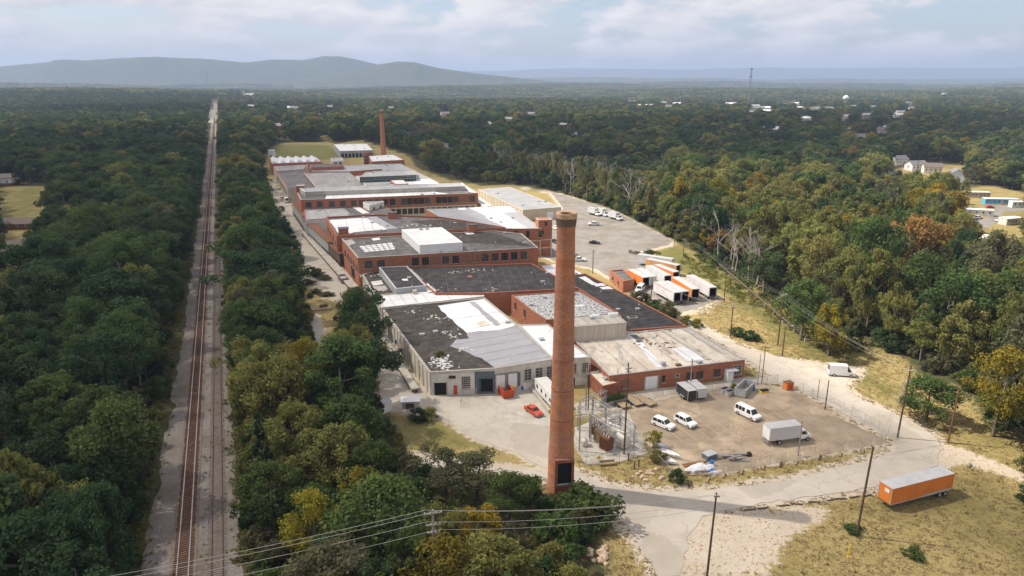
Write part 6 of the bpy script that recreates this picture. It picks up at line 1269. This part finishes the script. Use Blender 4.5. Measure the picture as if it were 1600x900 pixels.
# pipeline crossing the meadow
pa = at(1085, 380, 1.0); pb2 = at(1260, 528, 1.0); o = thing('pipeline', 'long dark raised pipe crossing the rough meadow below the wood', 'pipe', (*pa, 0)); d = V2(pb2) - V2(pa)
MB().tube([(0, 0, 1.0), (d.x, d.y, 1.0)], .27, 12).build('pipe', M['timber_dark'], o)
for i in range(16): f = i / 15; MB().box(-.15, .15, -.4, .4, -.1, .76).build('support', M['concrete'], o, loc=(d.x * f, d.y * f, 0), rz=math.atan2(d.y, d.x))
# ------------------------------------------------------------------ fences
def fence(label, pts, hh=2.0, sp_=3.0, m='galv', slant=False):
    w = [V2(at(*p)) for p in pts]; o = thing('chain_link_fence', label, 'fence', (*w[0], 0)); net = MB(); c = w[0]
    for a, b_ in zip(w[:-1], w[1:]):
        L = (b_ - a).length; n = max(1, round(L / sp_)); d = (b_ - a) / n
        for i in range(n):
            p = a + d * i; MB().tube([(p.x - c.x, p.y - c.y, -.2), (p.x - c.x, p.y - c.y, hh + .08)], .038, 6).build('post', M[m], o)
            q = p + d; MB().tube([(p.x - c.x, p.y - c.y, hh), (q.x - c.x, q.y - c.y, hh)], .024, 5).build('top_rail', M[m], o)
            k = int((q - p).length / .22); wd = .007
            for j in range(k):
                f0 = j / k; f1 = min(1, (j + hh / .22) / k); z1 = hh * (f1 - f0) * k * .22 / hh
                for (u0, u1, za, zb_) in ((f0, f1, 0.03, z1), (f0, f1, hh, hh - z1)):
                    A_ = p + d * u0 - c; B_ = p + d * u1 - c; net.add([(A_.x, A_.y, za), (A_.x, A_.y, za + wd * 3), (B_.x, B_.y, zb_ + wd * 3), (B_.x, B_.y, zb_)], [(0, 1, 2, 3)])
    p = w[-1]; MB().tube([(p.x - c.x, p.y - c.y, -.2), (p.x - c.x, p.y - c.y, hh + .08)], .045, 6).build('post', M[m], o)
    struct(net.build('mesh', M['wire'], o), 'stuff'); return o
fence('chain link fence along the road side of the parking lot', [(1055, 752), (1130, 741), (1250, 717), (1403, 690)])
fence('chain link fence between the lot and the bending road', [(1403, 690), (1372, 672), (1330, 650)]); fence('collapsed looking chain link fence at the lot entrance', [(1318, 640), (1296, 628), (1268, 618)], 1.5)
fence('chain link fence along the path in front of the brick shed', [(1012, 624), (1060, 617), (1165, 603), (1215, 598), (1255, 612), (1270, 622)])
fence('chain link fence around the electrical substation', [(900, 700), (916, 727), (968, 722), (1014, 712)], 2.0); fence('chain link fence between substation and parking lot', [(1014, 712), (985, 680), (962, 652)]); fence('chain link fence by the junk beside the verge', [(1014, 712), (1055, 752)], 1.8)
fence('chain link fence in front of the warehouse docks', [(720, 638), (722, 618), (745, 622)], 2.2); fence('wire fence along the top of the sloping field', [(640, 648), (690, 660), (702, 668)], 1.5)
# ------------------------------------------------------------------ electrical substation
pad = G([(898, 668), (978, 640), (1012, 708), (968, 722), (916, 726), (898, 700)]); sheet('substation_pad', pad, M['concrete'], .05, .06)
def transformer(label, x, y, sx, sy, hh, m, fins, a):
    o = thing('transformer', label, 'transformer', (*at(x, y), .05), a); MB().box(-sx / 2, sx / 2, -sy / 2, sy / 2, .15, hh).build('tank', M[m], o); MB().box(-sx / 2 - .1, sx / 2 + .1, -sy / 2 - .1, sy / 2 + .1, -.05, .149).build('plinth', M['concrete'], o)
    for i in range(fins):
        for s in (-1, 1): x_ = -sx / 2 + sx * (i + .5) / fins; MB().box(x_ - .06, x_ + .06, s * (sy / 2 + .17) - .16, s * (sy / 2 + .17) + .16, .3, hh - .2).build('cooling_fin', M[m], o)
    for f in (-.3, 0, .3): MB().lathe([(.12, 0), (.17, .08), (.1, .16), (.17, .24), (.1, .32), (.15, .4), (.06, .55), (0, .56)], 10, sx * f, 0).build('bushing', M['insul'], o, loc=(0, 0, hh))
    MB().tube([(-sx / 2 + .2, sy / 4, hh + .25), (sx / 2 - .4, sy / 4, hh + .25)], .18, 10).build('conservator', M[m], o); return o
sa = ang((925, 670), (985, 700))
def trn(*a_): transformer(*a_)
trn('rusty brown transformer at the front of the substation', 947, 702, 2.0, 1.3, 2.6, 'rust', 6, sa); trn('tan transformer behind the rusty one', 938, 690, 2.0, 1.3, 2.6, 'timber', 6, sa); trn('rust stained transformer at the back of the row', 930, 678, 1.8, 1.2, 2.5, 'rust', 5, sa)
trn('pale grey transformer bank beside the lot fence', 972, 698, 2.0, 1.4, 2.5, 'white_wall', 8, sa); trn('pale grey transformer in the middle of the pale row', 963, 688, 2.0, 1.4, 2.5, 'white_wall', 8, sa); trn('pale grey transformer at the back of the pale row', 955, 678, 2.0, 1.4, 2.4, 'white_wall', 8, sa); trn('small white switch cabinet at the front of the pad', 913, 697, .8, .7, 1.4, 'white_wall', 3, sa)
def gantry(label, pa, pb, hh, n=4):
    a = V2(at(*pa)); b_ = V2(at(*pb)); d = b_ - a; L = d.length; o = thing('steel_gantry', label, 'gantry', (*a, .04), math.atan2(d.y, d.x))
    for i in range(n):
        x = L * i / (n - 1); pm = MB()
        for s in (-.2, .2): pm.box(x + s - .04, x + s + .04, -.04, .04, -.1, hh)
        for k in range(int(hh / .6)): z_ = k * .6; pm.bar((x - .2, 0, z_), (x + .2, 0, z_ + .6), .04, .04); pm.bar((x + .2, .02, z_), (x - .2, .02, z_ + .6), .04, .04)
        pm.build('lattice_post', M['steel'], o)
    for z_ in (hh, hh - 1.4):
        bm_ = MB().box(-.3, L + .3, -.3, -.22, z_, z_ + .08).box(-.3, L + .3, .22, .3, z_, z_ + .08)
        k = int(L / .8)
        for i in range(k): bm_.bar((L * i / k, -.26, z_ + .04), (L * (i + 1) / k, .26, z_ + .04), .03, .03)
        bb = bm_.build('lattice_beam', M['steel'], o)
        for i in range(1, 10): x = L * i / 10; MB().lathe([(.03, 0), (.13, -.08), (.05, -.16), (.13, -.24), (.05, -.32), (.13, -.4), (.03, -.5)], 8, x, 0).build('insulator', M['insul'], bb, loc=(0, 0, z_))
    for yy in (-.5, .5): MB().tube([(0, yy, hh + .3), (L, yy, hh + .25)], .03, 5).build('busbar', M['alum'], o)
    return o
gantry('long lattice steel gantry over the rusty transformers', (903, 672), (960, 712), 5.2, 4); gantry('lattice steel gantry over the pale transformers', (925, 658), (990, 704), 5.0, 4); gantry('cross gantry at the far side of the substation', (905, 668), (945, 650), 5.6, 3); gantry('cross gantry in the middle of the substation', (922, 690), (968, 675), 4.6, 3)
pole('grey wooden post at the front of the substation', (905, 705), 645, 'wood_grey', .15, ((.3, 2.6),), .3)
o = thing('bench', 'low timber bench on the grass before the substation', 'bench', (*at(949, 727), 0), .15); MB().box(-1.4, 1.4, -.3, .3, .42, .5).build('seat', M['timber'], o); MB().box(-1.4, 1.4, .3, .36, .51, .9).build('backrest', M['timber'], o)
for s in (-1, 1): MB().box(s * 1.3 - .08, s * 1.3 + .08, -.28, .3, 0, .419).build('leg', M['timber'], o)
for x, y in ((982, 720), (991, 733), (998, 730)): o = thing('wooden_post', 'short dark wooden post in the grass by the substation', 'post', (*at(x, y), 0), 0, 'posts by the substation'); MB().tube([(0, 0, -.2), (0, 0, 1.6)], .12, 8).build('post', M['timber_dark'], o); MB().tube([(0, 0, 1.6), (0, 0, 1.63)], [.13, .1], 8).build('cap', M['steel'], o)
o = thing('warning_sign', 'yellow diamond warning sign on the substation fence', 'sign', (*at(935, 726.5), 0), .12); MB().box(-.03, .03, -.03, .03, 0, 1.9).build('post', M['galv'], o); m = MB(); m.add([(0, -.05, 1.0), (.45, -.05, 1.45), (0, -.05, 1.9), (-.45, -.05, 1.45), (0, -.03, 1.0), (.45, -.03, 1.45), (0, -.03, 1.9), (-.45, -.03, 1.45)], [(0, 1, 2, 3), (7, 6, 5, 4), (0, 4, 5, 1), (1, 5, 6, 2), (2, 6, 7, 3), (3, 7, 4, 0)]); m.build('plate', M['yellow'], o)
# ivy covered wall and clutter behind the flatbeds
wa = V2(at(936, 637)); wb = V2(at(978, 628)); d = wb - wa; o = thing('ivy_wall', 'low concrete wall overgrown with ivy between lean-to and flatbeds', 'wall', (*wa, 0), math.atan2(d.y, d.x)); MB().box(0, d.length, -.15, .15, -.1, 1.5).build('wall', M['concrete'], o)
iv = link('ivy', crown_mesh('ivy', 'green', 91, h=1.0, r=2.0, base=.1, ncl=30, nlf=80, ls=.2, spread=.3), o, (d.length / 2, 0, 1.0)); iv.scale = (1.5, .3, .9)
for i in range(14): X_, Y_ = at(930 + rj.uniform(0, 40), 612 + rj.uniform(-3, 5)); o = thing('scrap_bundle', 'dark scrap bundle piled under the lean-to shelter', 'scrap', (X_, Y_, 0), rj.uniform(0, 3), 'scrap under the lean-to'); s = rj.uniform(.3, .6); MB().box(-s, s, -s * .7, s * .7, 0, s * 1.3).build('bundle', M[rj.choice(['tyre', 'rust', 'steel', 'timber_dark'])], o); MB().bar((-s, 0, s * 1.3), (s, s * .3, s * 1.5), .1, .1).build('bar', M['rust'], o)
# office trailer behind the chimney
o = thing('office_trailer', 'white site office trailer partly behind the big chimney', 'trailer', (*at(858, 625), .02), ang((846, 612), (872, 640))); MB().box(-5, 5, -1.4, 1.4, .6, 3.0).build('body', M['white'], o); MB().box(-5.1, 5.1, -1.5, 1.5, 3.002, 3.15).build('roof', M['rubble'], o)
for x_ in (-3.5, -1, 1.5, 3.8): 
    for s in (-1, 1): q = MB().box(x_ - .4, x_ + .4, s * 1.41 - .02, s * 1.41 + .02, 1.5, 2.3).build('window', M['glass'], o)
for x_ in (-.6, .6):
    for s in (-1, 1): wheel(o, x_, s * 1.15, .38, .22)
for x_ in (-4.3, 4.3): MB().box(x_ - .2, x_ + .2, -.8, .8, -.05, .599).build('jack', M['steel'], o)
o = thing('signal_cabinet', 'small white signal cabinet at the edge of the railway ballast', 'cabinet', (*rp(152, -3.6), .1), .3); MB().box(-.5, .5, -.4, .4, -.05, 1.7).build('body', M['white'], o); MB().box(-.58, .58, -.48, .48, 1.701, 1.8).build('lid', M['galv'], o)
# ------------------------------------------------------------------ small sheds
def house(name, label, p, rz, L, Wd, hw, hr, wall, roof, cat='house', wins=3, found=None, group=None, porch=False):
    o = thing(name, label, cat, (*p, float(terrain(*p))), rz, group); g = MB(); g.add([(-L / 2, -Wd / 2, -.3), (L / 2, -Wd / 2, -.3), (L / 2, Wd / 2, -.3), (-L / 2, Wd / 2, -.3), (-L / 2, -Wd / 2, hw), (L / 2, -Wd / 2, hw), (L / 2, Wd / 2, hw), (-L / 2, Wd / 2, hw), (-L / 2, 0, hw + hr), (L / 2, 0, hw + hr)],
        [(0, 1, 5, 4), (2, 3, 7, 6), (1, 2, 6, 9, 5), (3, 0, 4, 8, 7)]); g.build('wall', M[wall], o)
    e = .45; k = hr / (Wd / 2); r_ = MB(); y0 = Wd / 2 + e; z0 = hw - k * e
    for s in (-1, 1): r_.add([(-L / 2 - e, s * y0, z0 + .03), (L / 2 + e, s * y0, z0 + .03), (L / 2 + e, 0, hw + hr + .03), (-L / 2 - e, 0, hw + hr + .03), (-L / 2 - e, s * y0, z0 + .17), (L / 2 + e, s * y0, z0 + .17), (L / 2 + e, 0, hw + hr + .2), (-L / 2 - e, 0, hw + hr + .2)], [(0, 1, 2, 3), (4, 5, 6, 7), (0, 1, 5, 4), (1, 2, 6, 5), (3, 0, 4, 7)])
    r_.build('roof', M[roof], o)
    if found: MB().box(-L / 2 - .06, L / 2 + .06, -Wd / 2 - .06, Wd / 2 + .06, -.2, hw * .35).build('foundation', M[found], o)
    for s in (-1, 1):
        for i in range(wins): x_ = -L / 2 + L * (i + .5) / wins; w_ = link('window', win_mesh(1.1, 1.2, 2, 2, 'frame_w')[0]['glass'], o, (x_, s * (Wd / 2 + .03), hw * .45), 0 if s < 0 else math.pi); link('frame', win_mesh(1.1, 1.2, 2, 2, 'frame_w')[1], w_)
    w_ = link('window', win_mesh(1.1, 1.2, 2, 2, 'frame_w')[0]['glass'], o, (L / 2 + .03, 0, hw * .5), math.pi / 2); link('frame', win_mesh(1.1, 1.2, 2, 2, 'frame_w')[1], w_); w_ = link('window', win_mesh(1.1, 1.2, 2, 2, 'frame_w')[0]['glass'], o, (-L / 2 - .03, 0, hw * .5), -math.pi / 2); link('frame', win_mesh(1.1, 1.2, 2, 2, 'frame_w')[1], w_)
    MB().box(L * .08, L * .08 + 1.0, -Wd / 2 - .1, -Wd / 2 - .0, 0, min(2.1, hw - .2)).build('door', M['frame'], o); return o
o = thing('garden_shed', 'small white metal shed with gabled roof beside the trees', 'shed', (*at(597, 642), 0), 1.0); g_ = MB(); g_.add([(-1.6, -1.3, 0), (1.6, -1.3, 0), (1.6, 1.3, 0), (-1.6, 1.3, 0), (-1.6, -1.3, 1.9), (1.6, -1.3, 1.9), (1.6, 1.3, 1.9), (-1.6, 1.3, 1.9), (-1.6, 0, 2.6), (1.6, 0, 2.6)], [(0, 1, 5, 4), (2, 3, 7, 6), (1, 2, 6, 9, 5), (3, 0, 4, 8, 7)]); g_.build('wall', M['white'], o)
r_ = MB()
for s in (-1, 1): r_.add([(-1.7, s * 1.45, 1.85), (1.7, s * 1.45, 1.85), (1.7, 0, 2.64), (-1.7, 0, 2.64), (-1.7, s * 1.45, 1.92), (1.7, s * 1.45, 1.92), (1.7, 0, 2.71), (-1.7, 0, 2.71)], [(0, 1, 2, 3), (4, 5, 6, 7), (0, 1, 5, 4), (1, 2, 6, 5), (3, 0, 4, 7)])
r_.build('roof', M['trailer_roof'], o); MB().box(1.6, 1.64, -.6, .6, .05, 1.8).build('door', M['galv'], o)
o = thing('carport', 'open white carport with flat roof on four posts', 'shelter', (*at(642, 640), 0), .1); MB().box(-2, 2, -1.4, 1.4, 2.3, 2.45).build('roof', M['white'], o); MB().box(-1.9, 1.9, 1.25, 1.32, .0, 2.29).build('back_wall', M['white_wall'], o)
for x_ in (-1.85, 1.85):
    for y_ in (-1.25, 1.2): MB().box(x_ - .06, x_ + .06, y_ - .06, y_ + .06, -.05, 2.299).build('post', M['white'], o)
MB().box(-1.0, .6, .2, .9, 0, .9).build('work_bench', M['timber_dark'], o)
GH = building('gatehouse', 'small brick gatehouse with flat roof between yard and black roofed shed', 'building', [(974, 441), (991, 437.5), (974, 422), (953, 424)], 3.4, 'brick', 'tar_grey', .25, 'flash'); windows(GH, (953, 424), (974, 441), [.25, .65], 1.2, 1.2, 1.3, 2, 2, 'frame', 'glass')
GH2 = building('gatehouse_porch', 'lower brick porch with white slab roof at the gatehouse', 'building', [(974, 435), (990, 433.5), (984, 428.5), (970, 429.5)], 2.9, 'brick', 'membrane', .02, None); windows(GH2, (974, 435), (990, 433.5), [.6], 1.3, 1.1, 1.2, 2, 2, 'frame_w', 'glass')
for i in range(6): X_, Y_ = at(985 + i * 4, 395.5 + i * .8); o = thing('pallet_stack', 'broken pallet stack at the end of the truck yard', 'pallet', (X_, Y_, 0), rj.uniform(0, 1), 'pallet stacks in the yard'); [MB().box(-.6, .6, -.6, .6, k * .16, k * .16 + .12).build('pallet', M['timber_dark' if k % 2 else 'wood_grey'], o) for k in range(rj.randint(4, 8))]
# brush heaps and parked junk by the gravel street
for i, (x, y) in enumerate(((488, 428), (498, 432), (480, 445), (506, 436), (495, 458), (512, 462))): shrub(*at(x, y), rj.uniform(1.2, 2.4), rj.uniform(1.5, 2.6), 'grey brush heap on waste ground beside the gravel street', 'brush heaps beside the gravel street', 3)
plank('tan concrete slab with rusty gear beside the sandy trail', 502, 482, 6, 4, .3, 'timber', z=.02, th=.3, nm='slab'); plank('rusty machine frame lying on the tan slab', 506, 481, 2.2, 1.0, .6, 'rust', z=.33, th=.7, nm='machine_frame')
o = thing('small_tractor', 'small orange and dark tractor beside the tall dark trees', 'tractor', (*at(529, 500), 0), .8); MB().box(-.2, 1.3, -.4, .4, .6, 1.15).build('bonnet', M['trailer_orange'], o); MB().box(-1.1, -.2, -.55, .55, .5, 1.0).build('seat_deck', M['tyre'], o); MB().box(-.9, -.7, -.3, .3, 1.001, 1.5).build('seat', M['tyre'], o)
for s in (-1, 1): wheel(o, -.7, s * .7, .6, .35); wheel(o, 1.0, s * .55, .38, .25)
o = thing('machinery_pile', 'rusty machinery with blue drum on the warehouse platform', 'scrap', (*at(622, 560), 1.15), 1.1)
for i in range(9): x_, y_ = rj.uniform(-2.2, 2.2), rj.uniform(-.6, .6); MB().box(x_ - .4, x_ + .4, y_ - .25, y_ + .25, 0, rj.uniform(.5, 1.3)).build('machine_block', M[rj.choice(['rust', 'rust', 'steel'])], o)
# ------------------------------------------------------------------ houses and mobile homes
house('brick_house', 'white gabled house with brick base at the top of the mown field', at(2, 289), .1, 18, 10, 5, 2.2, 'white', 'roof_brown', found='brick_old', wins=4)
house('ranch_house', 'long low brick house with brown shingle roof behind the mown field', at(30, 356), .06, 24, 9, 2.7, 1.9, 'brick_old', 'roof_brown', wins=6)
house('ranch_house', 'big brown roofed low building at the edge of the dark wood', at(4, 402), 1.05, 30, 13, 3.2, 2.6, 'brick_old', 'roof_brown', wins=7)
for x, y, a, L, wl, rf_, lb in ((1403, 257, .3, 12, 'white', 'roof_grey', 'white house with grey gable roof at the top of the lane'), (1430, 266, .2, 13, 'white', 'roof_grey', 'white house with low grey roof between two others'), (1455, 270, -.3, 12, 'white_wall', 'roof_brown', 'pale house with brownish roof behind a bare tree'), (1492, 284, 1.2, 13, 'white', 'roof_grey', 'tall white gabled house above the mobile home park'), (1385, 272, .5, 9, 'white_wall', 'roof_brown', 'small pale house half hidden by trees'), (1375, 250, .4, 9, 'white', 'roof_brown', 'small white house under the dark trees of the lane')):
    house('white_house', lb, at(x, y), a, L, 8.5, 4.6 if 'tall' not in lb else 6, 2.6, wl, rf_, wins=4)
def mobile(label, x, y, a, L, m, hh=3.0):
    p = at(x, y); o = thing('mobile_home', label, 'mobile home', (*p, 0), a); MB().box(-L / 2, L / 2, -2.1, 2.1, .0, hh).build('wall', M[m], o); MB().box(-L / 2 + .02, L / 2 - .02, -2.13, 2.13, -.05, .7).build('skirt', M['white_wall'], o); MB().box(-L / 2 - .15, L / 2 + .15, -2.3, 2.3, hh + .002, hh + .22).build('roof', M['white'], o)
    for i in range(6): x_ = -L / 2 + L * (i + .6) / 6.2; w_ = link('window', win_mesh(.9, 1.0, 1, 2, 'frame_w')[0]['glass'], o, (x_, -2.13, 1.4)); link('frame', win_mesh(.9, 1.0, 1, 2, 'frame_w')[1], w_)
    MB().box(-.5, .5, -2.2, -2.1, .7, 2.6).build('door', M['frame_w'], o); MB().box(-.9, .9, -3.4, -2.2, .0, .65).build('step', M['timber'], o); return o
for q in (('bright blue mobile home with white roof in the park', 1562, 319, -.15, 17, 'bluehome'), ('tan mobile home beside the blue one', 1525, 308, -.1, 13, 'tan'), ('white mobile home at the end of the blue row', 1600, 324, -.15, 14, 'white'), ('long white mobile home facing the park road', 1518, 336, -.35, 18, 'white'), ('white mobile home behind the olive tree', 1473, 334, -.2, 16, 'white'), ('white mobile home with grey roof in the middle of the park', 1478, 316, -.3, 16, 'white_wall'), ('white mobile home beside the lane to the houses', 1448, 300, -.5, 18, 'white'), ('small white mobile home by the turning', 1578, 350, .3, 10, 'white_wall')): mobile(*q)
cargo_van('cargo_van', 'white van parked on the grass of the mobile home park', at(1537, 376), 1.9); sedan('parked_car', 'dark red car parked on the park road', at(1546, 325), .2, 'red_car'); sedan('parked_car', 'pale car parked at the turning of the park road', at(1563, 346), .2, 'white_car'); pickup('pickup_truck', 'white pickup beside the long white mobile home', at(1527, 342), .4)
sheet('park_road', G([(1500, 352), (1548, 338), (1552, 325), (1530, 318), (1602, 322), (1602, 330), (1568, 332), (1562, 345), (1540, 358), (1512, 362)]), M['yardg'], .05, .2); sheet('park_drive', G([(1490, 405), (1525, 395), (1530, 412), (1495, 420)]), M['street'], .05, .2)
sedan('parked_car', 'red car parked in the lane by the houses', at(1316, 262), .5, 'red_car')
for i, (x, y) in enumerate(((1318, 268), (1322, 275), (1314, 280), (1320, 287))): passenger_van('parked_van', 'white van in the line parked along the lane', at(x, y), 1.2)['group'] = 'vans parked along the lane'
house('red_barn', 'red brick house among trees beyond the bare trunks', (at(897, 212, 5)[0], at(897, 212, 5)[1]), .3, 16, 10, 6, 3, 'brick', 'roof_grey'); house('brick_house', 'dark roofed brick house beyond the meadow behind the mill', at(437, 196, 6), .2, 16, 10, 6, 3, 'brick_old', 'roof_grey')
for i, (x, y) in enumerate(TOWN):
    p = at(x, y, 7.0); L = rt.uniform(12, 20) * (1 if p[1] < 900 else 1.5); house('town_house', 'small pale roofed house peeping out of the far woods', p, rt.uniform(-.5, .5), L, L * .6, 5.0, 3.0, rt.choice(['white', 'white_wall', 'tan', 'cream', 'brick']), rt.choice(['membrane', 'roof_grey', 'roof_grey', 'metal_roof', 'roof_brown']), 'house', 3, group='houses scattered through the far woods')
# ------------------------------------------------------------------ far landmarks
def faraway(x, y, z): return at(x, y, z)
for i, (x, y, L, wl, rf_, lb) in enumerate(((1208, 199, 26, 'white', 'membrane', 'far low white roofed building in the wood near the mast'), (1145, 157, 34, 'tan', 'membrane', 'far sandy building near the foot of the mast'), (1010, 161, 40, 'white', 'membrane', 'far long white building in the trees before the hills'), (1285, 165, 40, 'white', 'roof_grey', 'far white roofed building amid the right hand wood'), (1262, 166, 30, 'white_wall', 'roof_brown', 'far pale building beside the white roofed one'), (30, 133, 90, 'white', 'membrane', 'far long white warehouse below the blue hills'), (330, 146, 40, 'white', 'membrane', 'far white building where the railway leaves the wood'), (345, 148, 30, 'white_wall', 'roof_brown', 'far pale building beside the level crossing'), (640, 207, 18, 'white', 'roof_grey', 'white house in the trees behind the far chimney'), (700, 226, 14, 'white_wall', 'roof_grey', 'pale house at the wood edge past the far chimney'), (400, 171, 14, 'white', 'roof_brown', 'small white house in the wood beside the railway end'), (1480, 146, 40, 'white', 'roof_grey', 'far white building on the low rise'), (1120, 152, 30, 'white', 'roof_brown', 'far small white building above the mast foot'), (1390, 212, 16, 'white_wall', 'roof_grey', 'pale roofed house in the dark wood above the houses'))):
    zt_ = 17 if y < 175 else 11; p = at(x, y, zt_); house('distant_building', lb, p, .15 * (i % 3), L, L * .45, zt_ - 4 if y < 175 else 8, 4, wl, rf_, 'building', 3)
p = at(388, 145, 24); o = house('church', 'red brick church with pale roof rising above the far trees', p, .1, 34, 18, 15, 7, 'brick', 'metal_roof', 'church', 4); MB().box(-17.5, -13, -2.5, 2.5, 0, 24).build('tower', M['brick'], o); MB().add([(-17.5, -2.5, 24), (-13, -2.5, 24), (-13, 2.5, 24), (-17.5, 2.5, 24), (-15.2, 0, 32)], [(0, 1, 4), (1, 2, 4), (2, 3, 4), (3, 0, 4)]).build('spire', M['membrane'], o)
def mast(label, x, ytop, ybase, hb, wd):
    X_, Y_ = at(x, ybase, hb); dy = (ytop - 450) / F; hh = H - Y_ * (dy * cp + sp) / (cp - dy * sp); gz = float(terrain(X_, Y_)); o = thing('radio_mast', label, 'mast', (X_, Y_, gz)); hh -= gz; m = MB(); n = int(hh / 5); cs = [(math.cos(a_), math.sin(a_)) for a_ in (0, 2.094, 4.189)]
    wz = lambda z_: wd * (1 - .55 * z_ / hh)
    for k in range(n):
        z0, z1 = hh * k / n, hh * (k + 1) / n
        for i in range(3):
            a, b_ = cs[i], cs[(i + 1) % 3]; m.bar((a[0] * wz(z0), a[1] * wz(z0), z0), (a[0] * wz(z1), a[1] * wz(z1), z1), .5, .5); m.bar((a[0] * wz(z0), a[1] * wz(z0), z0), (b_[0] * wz(z1), b_[1] * wz(z1), z1), .28, .28); m.bar((a[0] * wz(z1), a[1] * wz(z1), z1), (b_[0] * wz(z1), b_[1] * wz(z1), z1), .28, .28)
    m.build('lattice', M['steel'], o)
    for z_ in (hh * .98, hh * .8): q = MB(); [q.box(math.cos(a_) * 3.2 - .4, math.cos(a_) * 3.2 + .4, math.sin(a_) * 3.2 - .4, math.sin(a_) * 3.2 + .4, z_ - 1.6, z_ + 1.6) for a_ in (.5, 2.6, 4.7)]; q.tube([(0, 0, z_), (0, 0, z_ + .3)], 3.2, 12); q.build('antenna_ring', M['steel'], o)
mast('tall lattice radio mast rising above the far wood', 1169, 106, 167, 4, 3.2); mast('thin distant mast near the railway end', 325, 112, 140, 10, 2.0)
p = at(1322, 152, 24); o = thing('water_tower', 'white distant water tower above the right hand wood', 'water tower', (*p, float(terrain(*p)))); MB().lathe([(0, 21), (5, 22), (7, 26), (6.5, 30), (3, 33), (0, 33.6)], 20).build('tank', M['white'], o, True); MB().tube([(0, 0, -1), (0, 0, 22)], [2.4, 1.6], 12).build('stem', M['white'], o)
# ------------------------------------------------------------------ weeds on the ballast and in the verges
def tufts(name, n, fn, s0, s1, k, seed, flat=False):
    g_ = np.random.default_rng(seed); V = []; T = []
    for i in range(n):
        x, y = fn(g_); s = g_.uniform(s0, s1); m = 7 if flat else 26
        p = np.array([x, y, 0.06]) + g_.normal(size=(m, 3)) * np.array([s, s, 0]) * .5; p[:, 2] = g_.uniform(.1, 1, m) * s * (.12 if flat else .9)
        nn = g_.normal(size=(m, 3)) * (.35 if flat else 1) + np.array([0, 0, 1.0 if flat else 0]); nn /= np.linalg.norm(nn, axis=1, keepdims=True); a = np.cross(nn, g_.normal(size=(m, 3))); a /= np.linalg.norm(a, axis=1, keepdims=True); b_ = np.cross(nn, a); q = s * .28
        V.append(np.stack([p - a * q, p + b_ * q * .7, p + a * q, p - b_ * q * .7], 1).reshape(-1, 3)); T.append(np.repeat(g_.uniform(0, 1, m), 4))
    V = np.concatenate(V); V[:, 2] = np.maximum(V[:, 2], .02); me = bpy.data.meshes.new(name); me.from_pydata(V.tolist(), [], np.arange(len(V)).reshape(-1, 4).tolist()); me.materials.append(LM[k])
    me.attributes.new('tint', 'FLOAT', 'POINT').data.foreach_set('value', np.concatenate(T).astype(np.float32)); return struct(link(name, me), 'stuff')
def railside(g_):
    s = g_.uniform(-5, 1) if g_.random() < .05 else 260 * g_.random() ** 1.4; u = g_.random()
    o = (g_.normal(6.6, .7) if u < .38 else g_.normal(-5.0, .7) if u < .72 else g_.normal(2.3, .35) if u < .86 else g_.normal(4.5, 1.2)); return rp(s, o)
tufts('ballast_weeds', 420, railside, .10, .42, 'olive', 3)
tufts('verge_weeds', 900, lambda g_: rp(280 * g_.random() ** 1.3, g_.normal(-7.0, .9) if g_.random() < .5 else g_.normal(8.4, .8)), .4, 1.1, 'olive', 4)
roads_np = [road_w[q] for q in ('road', 'lot', 'path', 'yard', 'apron')]
LX = np.random.default_rng(2).uniform(12, 128, 60000); LY = np.random.default_rng(3).uniform(82, 215, 60000); la, lb_ = proj(LX, LY, 0.); lk = inpoly(la, lb_, CLEAR) & (((la > 1090) & (lb_ > 440)) | ((la > 890) & (lb_ > 690)))
for q in roads_np + [sandp, sp2]: lk &= ~inpoly(LX, LY, q)
LX, LY = LX[lk], LY[lk]; LI = [0]
def lawn(g_):
    LI[0] += 1; i = LI[0] % len(LX); return LX[i], LY[i]
tufts('grass_tufts', 170, lawn, .10, .3, 'green', 5)
tufts('meadow_scrub', 420, lambda g_: (lambda f, w_: at(1075 + 260 * f + w_, 408 + 145 * f + w_ * -.15))(g_.random(), g_.normal(0, 14)), .5, 1.3, 'olive', 6)
tufts('meadow_brambles', 260, lambda g_: (lambda f, w_: at(1090 + 250 * f + w_, 398 + 150 * f + w_ * -.15))(g_.random(), g_.normal(10, 14)), .7, 1.7, 'green', 7)
tufts('dry_grass', 7500, lawn, .25, .6, 'drygrass', 15, True)
def stones(n, seed):
    g_ = np.random.default_rng(seed); mb = MB(); pl_ = [sandp, sp2]
    while n > 0:
        q = pl_[0] if g_.random() < .8 else pl_[1]; x = g_.uniform(min(p[0] for p in q), max(p[0] for p in q)); y = g_.uniform(min(p[1] for p in q), max(p[1] for p in q))
        if not inpoly([x], [y], q)[0] or inpoly([x], [y], road_w['road'])[0]: continue
        n -= 1; s = abs(g_.normal(0, .07)) + .03; a = g_.uniform(0, 6.28); v = [(x + s * math.cos(a + k * 1.57) * g_.uniform(.7, 1.2), y + s * math.sin(a + k * 1.57) * g_.uniform(.7, 1.2), 0) for k in range(4)]
        mb.add(v + [(x * .4 + p[0] * .6, y * .4 + p[1] * .6, s * .8) for p in v], [(0, 1, 5, 4), (1, 2, 6, 5), (2, 3, 7, 6), (3, 0, 4, 7), (4, 5, 6, 7)])
    struct(mb.build('gravel_stones', M['rock']), 'stuff')
stones(1300, 4)
